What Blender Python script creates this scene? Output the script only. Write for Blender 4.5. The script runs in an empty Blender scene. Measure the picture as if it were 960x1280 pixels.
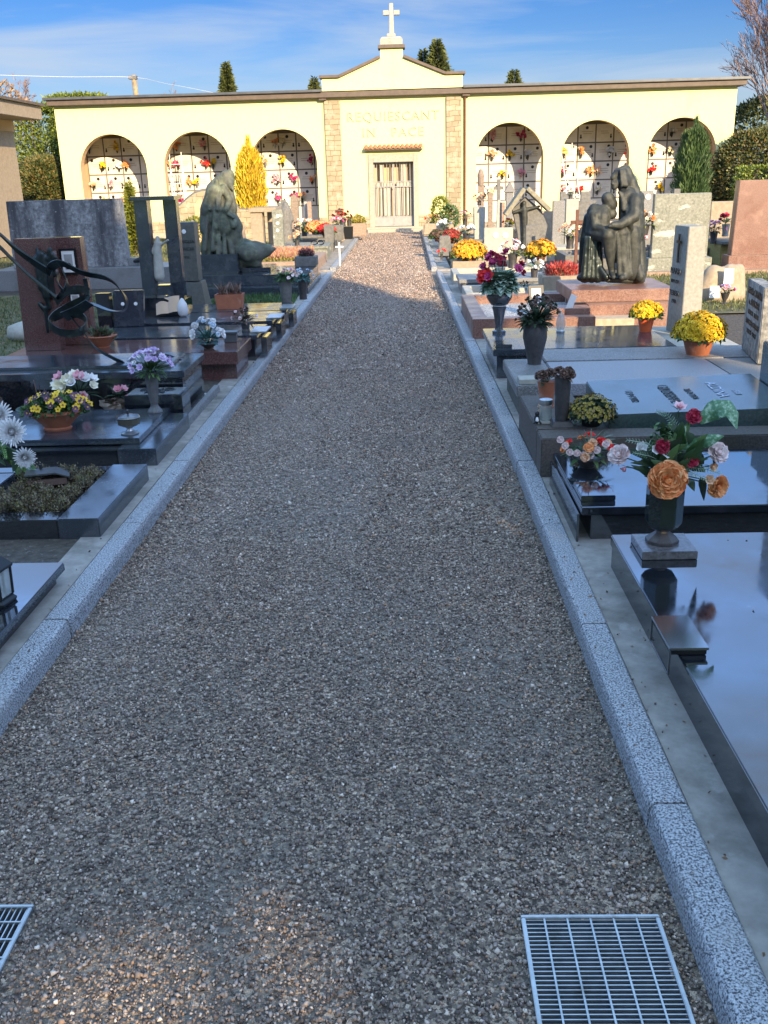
import bpy, bmesh, math, random
import numpy as np
from mathutils import Vector, Matrix
random.seed(7); rng = np.random.default_rng(7)
S = bpy.context.scene; COL = S.collection
R_ = math.radians

# ---------------------------------------------------------------- camera frame
F_ = 1198.0; H_ = 1.55
def _n(v): return v/np.linalg.norm(v)
Dn = _n(np.array([95., 3410., F_])); Fw = np.array([28., -422., F_])
Fw = _n(_n(Fw)-Dn*_n(Fw).dot(Dn)); Rt = np.cross(Dn, Fw)
def _ray(px, py):
    c = np.array([px-480., py-640., F_]); return np.array([c.dot(Rt), c.dot(Fw), -c.dot(Dn)])
def Zp(px, py, z=0.):
    r = _ray(px, py); t = (z-H_)/r[2]; return Vector((t*r[0], t*r[1], z))
def Yp(px, py, y):
    r = _ray(px, py); t = y/r[1]; return Vector((t*r[0], y, H_+t*r[2]))
cam_d = bpy.data.cameras.new('camera'); cam = bpy.data.objects.new('camera', cam_d); COL.objects.link(cam)
X = Vector((Rt[0], Fw[0], -Dn[0])); Yd = Vector((Rt[1], Fw[1], -Dn[1])); Zf = Vector((Rt[2], Fw[2], -Dn[2]))
m = Matrix.Identity(4)
for i in range(3): m[i][0] = X[i]; m[i][1] = -Yd[i]; m[i][2] = -Zf[i]
m[2][3] = H_
cam.matrix_world = m
cam_d.sensor_fit = 'VERTICAL'; cam_d.sensor_height = 24; cam_d.lens = F_/1280*24
cam_d.clip_start = .05; cam_d.clip_end = 2000
S.camera = cam

# ---------------------------------------------------------------- light
EL = 20; AZ = 25
Sd = Vector((math.sin(R_(AZ))*math.cos(R_(EL)), -math.cos(R_(AZ))*math.cos(R_(EL)), math.sin(R_(EL))))
sl = bpy.data.lights.new('sun', 'SUN'); so = bpy.data.objects.new('sun', sl); COL.objects.link(so)
sl.energy = 3.1; sl.angle = R_(.42); sl.color = (1, .78, .49)
so.rotation_euler = (-Sd).to_track_quat('-Z', 'Y').to_euler()
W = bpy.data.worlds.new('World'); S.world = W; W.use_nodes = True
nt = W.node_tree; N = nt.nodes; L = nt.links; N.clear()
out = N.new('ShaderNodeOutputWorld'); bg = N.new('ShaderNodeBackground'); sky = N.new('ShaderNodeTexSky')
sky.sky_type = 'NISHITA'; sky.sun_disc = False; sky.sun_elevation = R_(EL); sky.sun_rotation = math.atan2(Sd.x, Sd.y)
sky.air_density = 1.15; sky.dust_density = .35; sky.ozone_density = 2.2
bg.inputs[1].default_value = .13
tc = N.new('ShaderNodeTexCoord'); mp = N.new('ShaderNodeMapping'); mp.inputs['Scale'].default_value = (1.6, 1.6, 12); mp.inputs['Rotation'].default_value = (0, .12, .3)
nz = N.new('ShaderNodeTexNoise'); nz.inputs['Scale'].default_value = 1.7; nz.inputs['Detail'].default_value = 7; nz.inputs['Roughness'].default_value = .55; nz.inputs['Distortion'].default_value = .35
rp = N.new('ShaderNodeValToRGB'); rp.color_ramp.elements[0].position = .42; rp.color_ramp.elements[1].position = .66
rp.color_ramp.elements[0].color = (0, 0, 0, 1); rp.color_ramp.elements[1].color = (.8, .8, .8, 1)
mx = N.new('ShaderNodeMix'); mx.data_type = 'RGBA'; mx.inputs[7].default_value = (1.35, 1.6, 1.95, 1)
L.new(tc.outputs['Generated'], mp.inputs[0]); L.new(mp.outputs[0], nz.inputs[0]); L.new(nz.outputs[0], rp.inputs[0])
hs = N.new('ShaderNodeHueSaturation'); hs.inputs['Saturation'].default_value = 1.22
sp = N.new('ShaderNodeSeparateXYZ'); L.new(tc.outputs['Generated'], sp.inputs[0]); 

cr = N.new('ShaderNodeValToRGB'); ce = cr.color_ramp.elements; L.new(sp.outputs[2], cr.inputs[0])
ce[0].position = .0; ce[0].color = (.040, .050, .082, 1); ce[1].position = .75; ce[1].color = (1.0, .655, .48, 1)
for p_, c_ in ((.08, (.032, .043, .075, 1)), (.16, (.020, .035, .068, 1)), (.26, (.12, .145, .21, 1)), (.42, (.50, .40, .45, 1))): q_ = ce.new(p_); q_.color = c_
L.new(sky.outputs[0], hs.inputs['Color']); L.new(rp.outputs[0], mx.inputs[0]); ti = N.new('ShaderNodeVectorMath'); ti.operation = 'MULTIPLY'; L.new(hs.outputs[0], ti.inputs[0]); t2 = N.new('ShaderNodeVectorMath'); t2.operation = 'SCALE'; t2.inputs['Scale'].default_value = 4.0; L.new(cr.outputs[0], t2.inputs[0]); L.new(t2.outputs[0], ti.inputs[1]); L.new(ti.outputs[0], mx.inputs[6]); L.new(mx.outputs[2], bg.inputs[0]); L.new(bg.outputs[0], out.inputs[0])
S.view_settings.view_transform = 'Standard'; S.view_settings.look = 'None'; S.view_settings.gamma = 1; S.view_settings.exposure = 1.74
S.render.engine = 'CYCLES'
try:
    S.cycles.use_denoising = True; S.cycles.max_bounces = 6; S.cycles.diffuse_bounces = 3
except Exception: pass

# ---------------------------------------------------------------- materials
MATS = {}
def mat(name, ramp, src='n', scale=50., detail=5, rough=.5, bump=0, bscale=None, stain=None, stretch=None, rv=0, dist=0, nrough=.6, interp='LINEAR', **pr):
    if name in MATS: return MATS[name]
    M = bpy.data.materials.new(name); M.use_nodes = True; MATS[name] = M
    t = M.node_tree; n = t.nodes; l = t.links; P = n['Principled BSDF']
    tc = n.new('ShaderNodeTexCoord'); co = tc.outputs['Object']
    if stretch:
        mpn = n.new('ShaderNodeMapping'); mpn.inputs['Scale'].default_value = stretch; l.new(co, mpn.inputs[0]); co2 = mpn.outputs[0]
    else: co2 = co
    if not isinstance(ramp, list): ramp = [(0, ramp), (1, ramp)]
    fac = None
    if src == 'n':
        a = n.new('ShaderNodeTexNoise'); a.inputs['Scale'].default_value = scale; a.inputs['Detail'].default_value = detail; a.inputs['Roughness'].default_value = nrough; a.inputs['Distortion'].default_value = dist
        l.new(co2, a.inputs[0]); fac = a.outputs[0]
    elif src == 'v':
        a = n.new('ShaderNodeTexVoronoi'); a.inputs['Scale'].default_value = scale; l.new(co2, a.inputs['Vector'])
        s = n.new('ShaderNodeSeparateColor'); l.new(a.outputs['Color'], s.inputs[0]); fac = s.outputs[0]
    elif src == 'r':
        a = n.new('ShaderNodeAttribute'); a.attribute_name = 'rnd'; fac = a.outputs['Fac']
    elif src == 'brick':
        s = n.new('ShaderNodeSeparateXYZ'); c = n.new('ShaderNodeCombineXYZ'); l.new(co2, s.inputs[0]); l.new(s.outputs[0], c.inputs[0]); l.new(s.outputs[2], c.inputs[1])
        nn = n.new('ShaderNodeTexNoise'); nn.inputs['Scale'].default_value = 3.1; l.new(co2, nn.inputs[0])
        ad = n.new('ShaderNodeVectorMath'); ad.operation = 'MULTIPLY_ADD'; ad.inputs[1].default_value = (.1, .1, 0); l.new(nn.outputs[1], ad.inputs[0]); l.new(c.outputs[0], ad.inputs[2])
        a = n.new('ShaderNodeTexBrick'); a.inputs['Scale'].default_value = 1; a.inputs['Brick Width'].default_value = .27; a.inputs['Row Height'].default_value = .135
        a.inputs['Mortar Size'].default_value = .008; a.offset = .43; a.squash = .7; a.squash_frequency = 3
        a.inputs['Color1'].default_value = (*ramp[0][1], 1); a.inputs['Color2'].default_value = (*ramp[-1][1], 1); a.inputs['Mortar'].default_value = (.20, .145, .085, 1)
        l.new(ad.outputs[0], a.inputs['Vector'])
    if src == 'brick':
        colr = a.outputs[0]
    else:
        r = n.new('ShaderNodeValToRGB'); e = r.color_ramp.elements; r.color_ramp.interpolation = interp
        e[0].position = ramp[0][0]; e[0].color = (*ramp[0][1], 1); e[1].position = ramp[-1][0]; e[1].color = (*ramp[-1][1], 1)
        for p, c in ramp[1:-1]: q = e.new(p); q.color = (*c, 1)
        l.new(fac, r.inputs[0]); colr = r.outputs[0]
    for st in ([stain] if stain and not isinstance(stain, list) else (stain or [])):
        sc, ss, lo, hi, *sx = st
        a2 = n.new('ShaderNodeTexNoise'); a2.inputs['Scale'].default_value = ss; a2.inputs['Detail'].default_value = 6; a2.inputs['Roughness'].default_value = .65
        mm = n.new('ShaderNodeMapping'); mm.inputs['Scale'].default_value = sx[0] if sx else (1, 1, 1); mm.inputs['Location'].default_value = (3.1, 1.7, .4)
        l.new(co, mm.inputs[0]); l.new(mm.outputs[0], a2.inputs[0])
        mr = n.new('ShaderNodeMapRange'); mr.inputs[1].default_value = lo; mr.inputs[2].default_value = hi; l.new(a2.outputs[0], mr.inputs[0])
        mi = n.new('ShaderNodeMix'); mi.data_type = 'RGBA'; l.new(mr.outputs[0], mi.inputs[0]); l.new(colr, mi.inputs[6]); mi.inputs[7].default_value = (*sc, 1); colr = mi.outputs[2]
    l.new(colr, P.inputs['Base Color'])
    if bump:
        b = n.new('ShaderNodeBump'); b.inputs['Strength'].default_value = bump; b.inputs['Distance'].default_value = pr.pop('bdist', .004)
        if src == 'brick':
            l.new(a.outputs['Fac'], b.inputs['Height']); b.invert = True
        else:
            bt = n.new('ShaderNodeTexNoise'); bt.inputs['Scale'].default_value = bscale or scale; bt.inputs['Detail'].default_value = 5; l.new(co2, bt.inputs[0]); l.new(bt.outputs[0], b.inputs['Height'])
        l.new(b.outputs[0], P.inputs['Normal'])
    P.inputs['Roughness'].default_value = rough
    if rv:
        a3 = n.new('ShaderNodeTexNoise'); a3.inputs['Scale'].default_value = 3.3; a3.inputs['Detail'].default_value = 8; a3.inputs['Roughness'].default_value = .7; l.new(co, a3.inputs[0])
        mr = n.new('ShaderNodeMapRange'); mr.inputs[1].default_value = .42; mr.inputs[2].default_value = .72; mr.inputs[3].default_value = rough; mr.inputs[4].default_value = rough+rv; l.new(a3.outputs[0], mr.inputs[0]); l.new(mr.outputs[0], P.inputs['Roughness'])
    for k, v in pr.items():
        P.inputs[k.replace('_', ' ')].default_value = v
    return M
g = lambda v: (v, v, v)
BLACK = mat('black_granite', [(.0, (.006, .007, .009)), (.62, (.010, .012, .016)), (.70, (.05, .06, .08)), (1, (.12, .14, .18))], 'n', 420, 2, rough=.03, rv=.16, stain=[((.05, .055, .065), 5, .54, .8), ((.11, .115, .12), 22, .66, .74)], IOR=2.4)
BLUEB = mat('blue_black_granite', [(.0, (.012, .016, .022)), (.6, (.03, .038, .05)), (.72, (.09, .11, .14)), (1, (.2, .23, .27))], 'n', 260, 2, rough=.10, rv=.22, stain=((.10, .105, .11), 6, .5, .85), IOR=2.1)
KERB = mat('speckled_granite', [(0, g(.02)), (.42, (0.043, 0.0447, 0.0516)), (.47, (0.232, 0.241, 0.254)), (.56, (0.361, 0.37, 0.387)), (.72, g(.55))], 'n', 170, 2, rough=.6, bump=.35, bscale=160, nrough=.75, stain=[((.3, .29, .27), 2.2, .55, .8)])
CONC = mat('concrete', [(.3, (.215, .195, .175)), (.7, (.34, .315, .28))], 'n', 18, 7, rough=.85, bump=.3, bscale=70, stain=[((.12, .11, .09), 3.3, .5, .72), ((.4, .38, .35), 9, .6, .75)])
CONCJ = CONC
REDG = mat('red_granite', [(.25, (0.0193, 0.009, 0.0102)), (.45, (0.088, 0.0375, 0.034)), (.6, (0.143, 0.075, 0.0638)), (.75, (0.231, 0.188, 0.17))], 'n', 190, 3, rough=.10, rv=.15, IOR=1.75)
PINKG = mat('pink_granite', [(.25, (0.0422, 0.0206, 0.0169)), (.45, (0.169, 0.0777, 0.058)), (.6, (0.219, 0.124, 0.0967)), (.8, (0.278, 0.211, 0.184))], 'n', 90, 3, rough=.3, rv=.3, stain=((.33, .2, .15), 3, .5, .8))
PINKR = mat('pink_rough_stone', [(.3, (0.233, 0.145, 0.103)), (.7, (0.379, 0.278, 0.205))], 'n', 30, 6, rough=.8, bump=.5, bscale=40)
GREYG = mat('grey_granite', [(.3, (.07, .072, .075)), (.5, (.17, .17, .17)), (.7, (.34, .34, .33))], 'n', 130, 3, rough=.55, bump=.2, stain=((.1, .1, .085), 4, .5, .8))
MOSSY = mat('mossy_stone', [(.3, (.035, .036, .032)), (.6, (.11, .105, .09)), (.8, (.2, .2, .17))], 'n', 40, 7, rough=.9, bump=.7, bscale=45, stain=((.05, .055, .03), 7, .5, .7))
BROWNST = mat('brown_stone', [(.3, (.045, .037, .032)), (.7, (.12, .10, .085))], 'n', 90, 6, rough=.75, bump=.4, stain=((.07, .06, .045), 5, .5, .75))
SUGAR = mat('rough_marble', [(.3, (0.132, 0.138, 0.154)), (.52, (0.253, 0.264, 0.286)), (.7, (0.374, 0.385, 0.407))], 'n', 120, 3, rough=.5, bump=.6, bscale=150)
WSLAB = mat('weathered_slab', [(.3, (.10, .10, .105)), (.5, (.22, .22, .22)), (.7, (.36, .36, .35))], 'n', 22, 8, rough=.85, bump=.4, stain=[((.055, .055, .06), 2.4, .46, .66, (1.6, 1, .22)), ((.5, .5, .48), 30, .62, .72)])
GGREEN = mat('grey_green_stone', [(.3, (0.112, 0.124, 0.0975)), (.5, (0.188, 0.195, 0.161)), (.66, (0.255, 0.259, 0.217)), (.74, (0.375, 0.375, 0.315))], 'n', 34, 7, rough=.6, bump=.15, stain=((.42, .43, .36), 1.8, .585, .62, (1, 1, 2.6)))
GREENP = mat('green_polished', [(.3, (.035, .055, .055)), (.7, (.07, .10, .095))], 'n', 60, 5, rough=.14, rv=.15, IOR=1.6)
BEIGES = mat('beige_stone', [(.3, (0.259, 0.202, 0.137)), (.7, (0.374, 0.302, 0.216))], 'n', 20, 7, rough=.8, bump=.3, stain=((.25, .2, .14), 5, .55, .8))
PALES = mat('pale_stone', [(.3, (0.302, 0.288, 0.245)), (.7, (0.418, 0.403, 0.346))], 'n', 20, 7, rough=.75, bump=.2, stain=((.28, .27, .22), 4, .5, .8))
GREYS = mat('grey_stone', [(.3, (0.0975, 0.096, 0.09)), (.7, (0.188, 0.184, 0.169))], 'n', 25, 7, rough=.75, bump=.25, stain=((.09, .09, .08), 4, .5, .8))
BRST = mat('warm_brown_stone', [(.3, (.16, .12, .09)), (.7, (.30, .23, .17))], 'n', 30, 7, rough=.75, bump=.3)
MARB = mat('white_marble', [(.3, (.58, .54, .46)), (.7, (.70, .66, .57))], 'n', 6, 7, rough=.35)
TEXTST = mat('lichen_headstone', [(.35, (.12, .115, .105)), (.55, (.30, .29, .265)), (.7, (.45, .44, .40))], 'n', 28, 8, rough=.9, bump=.5, stain=((.05, .048, .042), 6, .5, .68, (1, 1, .12)))
FAC = mat('cream_render', [(.3, (.70, .68, .30)), (.7, (.74, .72, .335))], 'n', 9, 7, rough=.9, bump=.08, bscale=60, stain=((.58, .54, .25), 1.1, .55, .85, (1, 1, .35)))
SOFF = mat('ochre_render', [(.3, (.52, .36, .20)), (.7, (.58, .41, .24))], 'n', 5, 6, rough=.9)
MASON = mat('masonry', [(0, (.37, .31, .20)), (1, (.27, .225, .14))], 'brick', rough=.9, bump=.8, stain=[((.44, .38, .28), 4.5, .5, .7), ((.2, .155, .11), 7, .62, .8)])
BROWNB = mat('brown_fascia', [(.3, (0.085, 0.0625, 0.045)), (.7, (0.125, 0.0925, 0.0675))], 'n', 8, 5, rough=.6)
GREYM = mat('grey_metal_roof', [(.3, (0.066, 0.072, 0.078)), (.7, (0.108, 0.114, 0.12))], 'n', 4, 6, rough=.45, Metallic=.3)
GATEG = mat('grey_paint', [(.3, (.25, .25, .24)), (.7, (.32, .32, .3))], 'n', 7, 5, rough=.5)
GATEW = mat('frosted_panel', [(.3, (.36, .34, .27)), (.7, (.46, .44, .36))], 'n', 3, 5, rough=.35)
SURR = mat('grey_stone_surround', [(.3, (.30, .27, .21)), (.7, (.42, .38, .3))], 'n', 24, 6, rough=.8, bump=.2)
TILE = mat('terracotta_tile', [(.3, (.30, .12, .055)), (.7, (.5, .24, .12))], 'n', 12, 5, rough=.8)
TERRA = mat('terracotta', [(.3, (.27, .085, .04)), (.7, (.38, .13, .065))], 'n', 14, 6, rough=.7, stain=((.45, .3, .22), 9, .58, .8), bump=.1)
OPOT = mat('orange_pot', [(.3, (.62, .10, .025)), (.7, (.7, .13, .035))], 'n', 14, 6, rough=.4)
DKVASE = mat('dark_vase', [(.3, (.03, .028, .03)), (.7, (.065, .06, .06))], 'n', 40, 5, rough=.45, bump=.1)
BRONZE = mat('dark_bronze', [(.3, (.012, .018, .018)), (.7, (.035, .046, .048))], 'n', 18, 7, rough=.32, Metallic=.6, bump=.2, stain=((.08, .12, .11), 12, .58, .7))
PATINA = mat('patina_bronze', [(.3, (0.042, 0.051, 0.036)), (.5, (0.096, 0.108, 0.072)), (.7, (0.18, 0.198, 0.12))], 'n', 13, 7, rough=.7, bump=.6, bscale=40, stain=[((.10, .095, .08), 5, .48, .7, (1, 1, .4))])
PATINB = mat('grey_patina_bronze', [(.3, (.014, .017, .016)), (.5, (.034, .038, .033)), (.7, (.075, .08, .066))], 'n', 16, 7, rough=.62, bump=.5, bscale=50, Metallic=.1, stain=((.02, .023, .022), 5, .5, .7, (1, 1, .4)))
STEEL = mat('galvanised_steel', [(.3, (0.365, 0.383, 0.397)), (.7, (0.539, 0.554, 0.563))], 'n', 30, 6, rough=.35, Metallic=.85, stain=((.2, .19, .17), 12, .56, .75))
DKMET = mat('dark_metal', (.03, .032, .035), rough=.35, Metallic=.7)
RUST = mat('rusty_iron', [(.3, (.07, .03, .02)), (.7, (.17, .07, .04))], 'n', 30, 6, rough=.8)
WHITEP = mat('white_paint', (.78, .78, .76), rough=.5)
BLACKP = mat('black_paint', (.012, .012, .014), rough=.5)
PRINT = mat('photo_print', [(.3, (.05, .05, .055)), (.55, (.22, .22, .22)), (.7, (.5, .5, .5))], 'n', 14, 2, rough=.15)
GLASS = mat('lamp_glass', [(.3, (.3, .34, .33)), (.7, (.55, .57, .52))], 'n', 10, 4, rough=.08, Alpha=.55)
DGLASS = mat('dark_faceted_glass', [(.3, (.006, .012, .013)), (.7, (.015, .028, .03))], 'n', 8, 3, rough=.03, IOR=1.6)
SOIL = mat('soil', [(.3, (.035, .028, .022)), (.7, (.09, .075, .058))], 'n', 30, 8, rough=.95, bump=.9, bdist=.02, stain=((.16, .15, .13), 40, .6, .66))
LAWN = mat('lawn_ground', [(.3, (.05, .06, .02)), (.55, (.11, .10, .045)), (.7, (.2, .15, .09))], 'n', 7, 8, rough=.95, bump=.8, bdist=.02)
GRAVEL = mat('gravel_bed', [(0, (0.0715, 0.054, 0.0419)), (.35, (0.186, 0.141, 0.107)), (.6, (0.315, 0.241, 0.177)), (.85, (0.486, 0.375, 0.275)), (1, (0.858, 0.668, 0.493))], 'v', 110, rough=.85, bump=1, bscale=110, bdist=.03, stain=[((.24, .215, .18), 1.6, .45, .75)])
STONE = mat('gravel_stone', [(0, (0.0491, 0.0369, 0.031)), (.25, (0.153, 0.114, 0.0929)), (.45, (0.294, 0.228, 0.185)), (.52, (0.393, 0.238, 0.142)), (.58, (0.284, 0.228, 0.194)), (.75, (0.458, 0.364, 0.297)), (.9, (0.655, 0.533, 0.43)), (1, (0.928, 0.795, 0.671))], 'r', rough=.7, stain=[((.15, .128, .112), 1.3, .5, 1.0), ((.46, .41, .37), .8, .52, 1.0, (1.6, .4, 1))])
WGRAV = mat('white_gravel', [(0, g(.1)), (.5, g(.28)), (1, g(.6))], 'v', 90, rough=.8, bump=.8, bscale=120)
PIT = mat('pit', (.006, .006, .006), rough=1)
def leafm(name, *cols, rough=.6, **k):
    n_ = len(cols); return mat(name, [(i/(n_-1), c) for i, c in enumerate(cols)], 'r', rough=rough, **k)
LF = leafm('leaf_green', (.015, .045, .012), (.04, .10, .025), (.10, .18, .05))
LFD = leafm('leaf_dark', (.012, .028, .014), (.025, .055, .022), (.05, .09, .04))
LFY = leafm('leaf_yellow_green', (.06, .09, .01), (.14, .17, .02), (.27, .27, .03))
LFB = leafm('leaf_teal', (.02, .10, .09), (.04, .17, .16), (.1, .26, .24))
LFP = leafm('leaf_pale', (.12, .22, .14), (.25, .36, .26), (.4, .5, .4))
GOLD = leafm('golden_conifer', (.28, .17, .01), (.50, .33, .015), (.70, .50, .03), (.42, .36, .03))
CYP = leafm('cypress', (.02, .045, .012), (.05, .095, .025), (.12, .18, .05))
SPR = leafm('spruce', (.03, .045, .012), (.075, .095, .022), (.14, .15, .04))
HEDG = leafm('hedge', (.02, .035, .01), (.05, .075, .018), (.12, .12, .03), (.17, .10, .03))
HEDL = leafm('box_hedge', (.06, .09, .012), (.13, .18, .02), (.24, .28, .04))
HEATH = leafm('heather_pink', (.25, .12, .05), (.42, .17, .13), (.50, .24, .18), (.3, .26, .06))
HEATG = leafm('heather_green', (.12, .13, .02), (.24, .22, .04), (.33, .26, .07))
HEATR = leafm('heather_red', (.22, .02, .02), (.45, .05, .04), (.58, .14, .11))
HEATP = leafm('heather_purple', (.07, .02, .03), (.17, .05, .07), (.26, .12, .12))
DRY = leafm('dried_plant', (.05, .028, .02), (.12, .065, .045), (.22, .14, .10))
SEDUM = leafm('dry_sedum', (.05, .04, .02), (.12, .095, .055), (.20, .155, .10), (.17, .16, .04))
GRASSM = leafm('grass_blades', (.04, .06, .015), (.09, .12, .03), (.2, .17, .07))
TWIG = leafm('bare_twigs', (.10, .05, .04), (.2, .12, .09), (.32, .22, .17))
BARK = mat('bark', [(.3, (.09, .07, .055)), (.6, (.25, .22, .19)), (.75, (.5, .47, .42))], 'n', 20, 6, rough=.9, stretch=(1, 1, .4))
def fl(name, a, b, c=None, rough=.55): return leafm('petal_'+name, *( [a, b] + ([c] if c else [])), rough=rough)
YEL = fl('yellow', (.50, .27, .008), (.75, .48, .012), (.86, .64, .03))
ORYE = fl('orange_yellow', (.60, .22, .008), (.80, .38, .015), (.85, .50, .03))
DYEL = fl('faded_yellow', (.16, .11, .03), (.42, .34, .04), (.30, .20, .12))
RED = fl('red', (.55, .012, .012), (.78, .022, .02), (.88, .06, .05))
DRED = fl('dark_red', (.18, .012, .012), (.34, .03, .02), (.42, .08, .05))
MAG = fl('magenta', (.28, .01, .07), (.48, .03, .15), (.62, .12, .26))
CRIM = fl('crimson', (.22, .006, .025), (.36, .012, .045), (.5, .04, .08))
PNK = fl('pink', (.60, .17, .24), (.72, .34, .40), (.8, .55, .58))
PALEP = fl('pale_pink', (.66, .48, .46), (.78, .62, .60), (.84, .74, .72))
WHT = fl('white', (.62, .62, .62), (.75, .75, .76), (.82, .82, .82))
CREAM = fl('cream', (.62, .56, .36), (.76, .70, .50), (.8, .78, .68))
LIL = fl('lilac', (.38, .27, .50), (.52, .40, .62), (.66, .56, .72))
ORG = fl('orange', (.68, .19, .05), (.82, .31, .10), (.88, .48, .22))
APR = fl('apricot', (.60, .28, .14), (.72, .44, .26), (.78, .58, .42))
BLUEF = fl('bluish_white', (.30, .40, .55), (.5, .62, .72), (.7, .76, .8))
PURP = fl('deep_purple', (.03, .008, .03), (.07, .02, .07), (.12, .04, .1))

# ---------------------------------------------------------------- mesh builder
WL = {}
class MB:
    def __init__(s): s.v = []; s.f = []; s.m = []; s.r = []; s.M = None
    def add(s, vs, fs, mi=0, r=None):
        k = len(s.v); r = random.random() if r is None else r
        if s.M is not None: vs = [s.M @ Vector(p) for p in vs]
        s.v += [tuple(p) for p in vs]
        for f in fs: s.f.append([i+k for i in f]); s.m.append(mi); s.r.append(r)
        return s
    def box(s, x0, x1, y0, y1, z0, z1, mi=0, tx=0, ty=0, ax=0):
        # tx, ty: taper of the top; ax: shift of the top in x
        v = [(x0, y0, z0), (x1, y0, z0), (x1, y1, z0), (x0, y1, z0), (x0+tx+ax, y0+ty, z1), (x1-tx+ax, y0+ty, z1), (x1-tx+ax, y1-ty, z1), (x0+tx+ax, y1-ty, z1)]
        return s.add(v, [(3, 2, 1, 0), (4, 5, 6, 7), (0, 1, 5, 4), (1, 2, 6, 5), (2, 3, 7, 6), (3, 0, 4, 7)], mi)
    def lathe(s, prof, c=(0, 0, 0), n=20, mi=0, sx=1, sy=1, rot=0):
        v = []; f = []
        for r, z in prof:
            for k in range(n):
                a = 2*math.pi*k/n+rot; v.append((c[0]+r*sx*math.cos(a), c[1]+r*sy*math.sin(a), c[2]+z))
        for i in range(len(prof)-1):
            for k in range(n):
                k2 = (k+1) % n; f.append((i*n+k, i*n+k2, (i+1)*n+k2, (i+1)*n+k))
        f.append(tuple(range(n))[::-1]); f.append(tuple((len(prof)-1)*n+k for k in range(n)))
        return s.add(v, f, mi)
    def tube(s, pts, rad, n=6, mi=0):
        pts = [Vector(p) for p in pts]; v = []; f = []
        if not hasattr(rad, '__len__'): rad = [rad]*len(pts)
        for i, p in enumerate(pts):
            d = (pts[min(i+1, len(pts)-1)]-pts[max(i-1, 0)]).normalized()
            u = d.orthogonal().normalized() if i == 0 else (u-d*u.dot(d)).normalized()
            w = d.cross(u)
            for k in range(n):
                a = 2*math.pi*k/n; v.append(p+(u*math.cos(a)+w*math.sin(a))*rad[i])
        for i in range(len(pts)-1):
            for k in range(n): k2 = (k+1) % n; f.append((i*n+k, i*n+k2, (i+1)*n+k2, (i+1)*n+k))
        f.append(tuple(range(n))[::-1]); f.append(tuple((len(pts)-1)*n+k for k in range(n)))
        return s.add(v, f, mi)
    def prism(s, poly, y0, y1, mi=0, axis='y'):
        n = len(poly)
        if axis == 'y': v = [(a, y0, b) for a, b in poly]+[(a, y1, b) for a, b in poly]
        elif axis == 'x': v = [(y0, a, b) for a, b in poly]+[(y1, a, b) for a, b in poly]
        else: v = [(a, b, y0) for a, b in poly]+[(a, b, y1) for a, b in poly]
        f = [tuple(range(n)), tuple(range(2*n-1, n-1, -1))]+[(i, i+n, (i+1) % n+n, (i+1) % n) for i in range(n)]
        return s.add(v, f, mi)
    def grid(s, P, mi=0, r=None):
        a = len(P); b = len(P[0]); v = [p for row in P for p in row]
        return s.add(v, [(i*b+j, i*b+j+1, (i+1)*b+j+1, (i+1)*b+j) for i in range(a-1) for j in range(b-1)], mi, r)
    def leaf(s, p, d, l, w, up=Vector((0, 0, 1)), bend=.3, mi=0, fold=.15, r=None):
        p = Vector(p); d = Vector(d).normalized(); sd = d.cross(up)
        if sd.length < .05: sd = d.orthogonal()
        sd.normalize(); nn = sd.cross(d).normalized(); rows = []
        for t, ww in ((0, .08), (.25, .8), (.55, 1), (.8, .6), (1, .04)):
            c = p+d*l*t-nn*bend*l*t*t
            rows.append([c-sd*w*.5*ww+nn*fold*w*ww, c, c+sd*w*.5*ww+nn*fold*w*ww])
        return s.grid(rows, mi, r)
    def petal(s, c, ax, out_, l, w, op, cup=.35, mi=0, r=None, curl=.0):
        # c centre, ax flower axis, out_ radial direction, op 0 closed .. 1 flat
        ax = Vector(ax).normalized(); o = Vector(out_).normalized(); sd = ax.cross(o); rows = []
        for t, ww in ((0, .35), (.35, .85), (.7, 1.), (.92, .75), (1, .4)):
            e = op*(.35+.65*t)+curl*t*t; d = o*math.sin(e*1.5)+ax*math.cos(e*1.5)
            q = c+d*l*t+ (o*.12*l)
            rf = w*.10*t
            rows.append([q-sd*w*.5*ww+ax*(cup*w*ww*.22+random.uniform(-rf, rf)), q-sd*w*.25*ww+ax*random.uniform(-rf, rf), q+ax*random.uniform(-rf, rf), q+sd*w*.25*ww+ax*random.uniform(-rf, rf), q+sd*w*.5*ww+ax*(cup*w*ww*.22+random.uniform(-rf, rf))])
        return s.grid(rows, mi, r)
    def rose(s, c, ax, r, mi=0, layers=4, full=1.):
        c = Vector(c); ax = Vector(ax).normalized(); u = ax.orthogonal().normalized(); w = ax.cross(u)
        s.lathe_ax(c-ax*r*.1, ax, [(r*.12, 0), (r*.28, r*.3), (r*.22, r*.6), (r*.02, r*.68)], 7, mi)
        for k in range(layers):
            t = (k+.4)/layers; npt = 3+k*2
            for j in range(npt):
                a = 2*math.pi*(j+.5*(k % 2))/npt+random.uniform(-.15, .15)
                o = u*math.cos(a)+w*math.sin(a)
                s.petal(c-ax*r*.25*t, ax, o, r*(.62+.42*t)*random.uniform(.92, 1.08), r*(.75+.35*t), .12+t*.78*full+random.uniform(-.05, .05), .9, mi, curl=.15*t)
        return s
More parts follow.
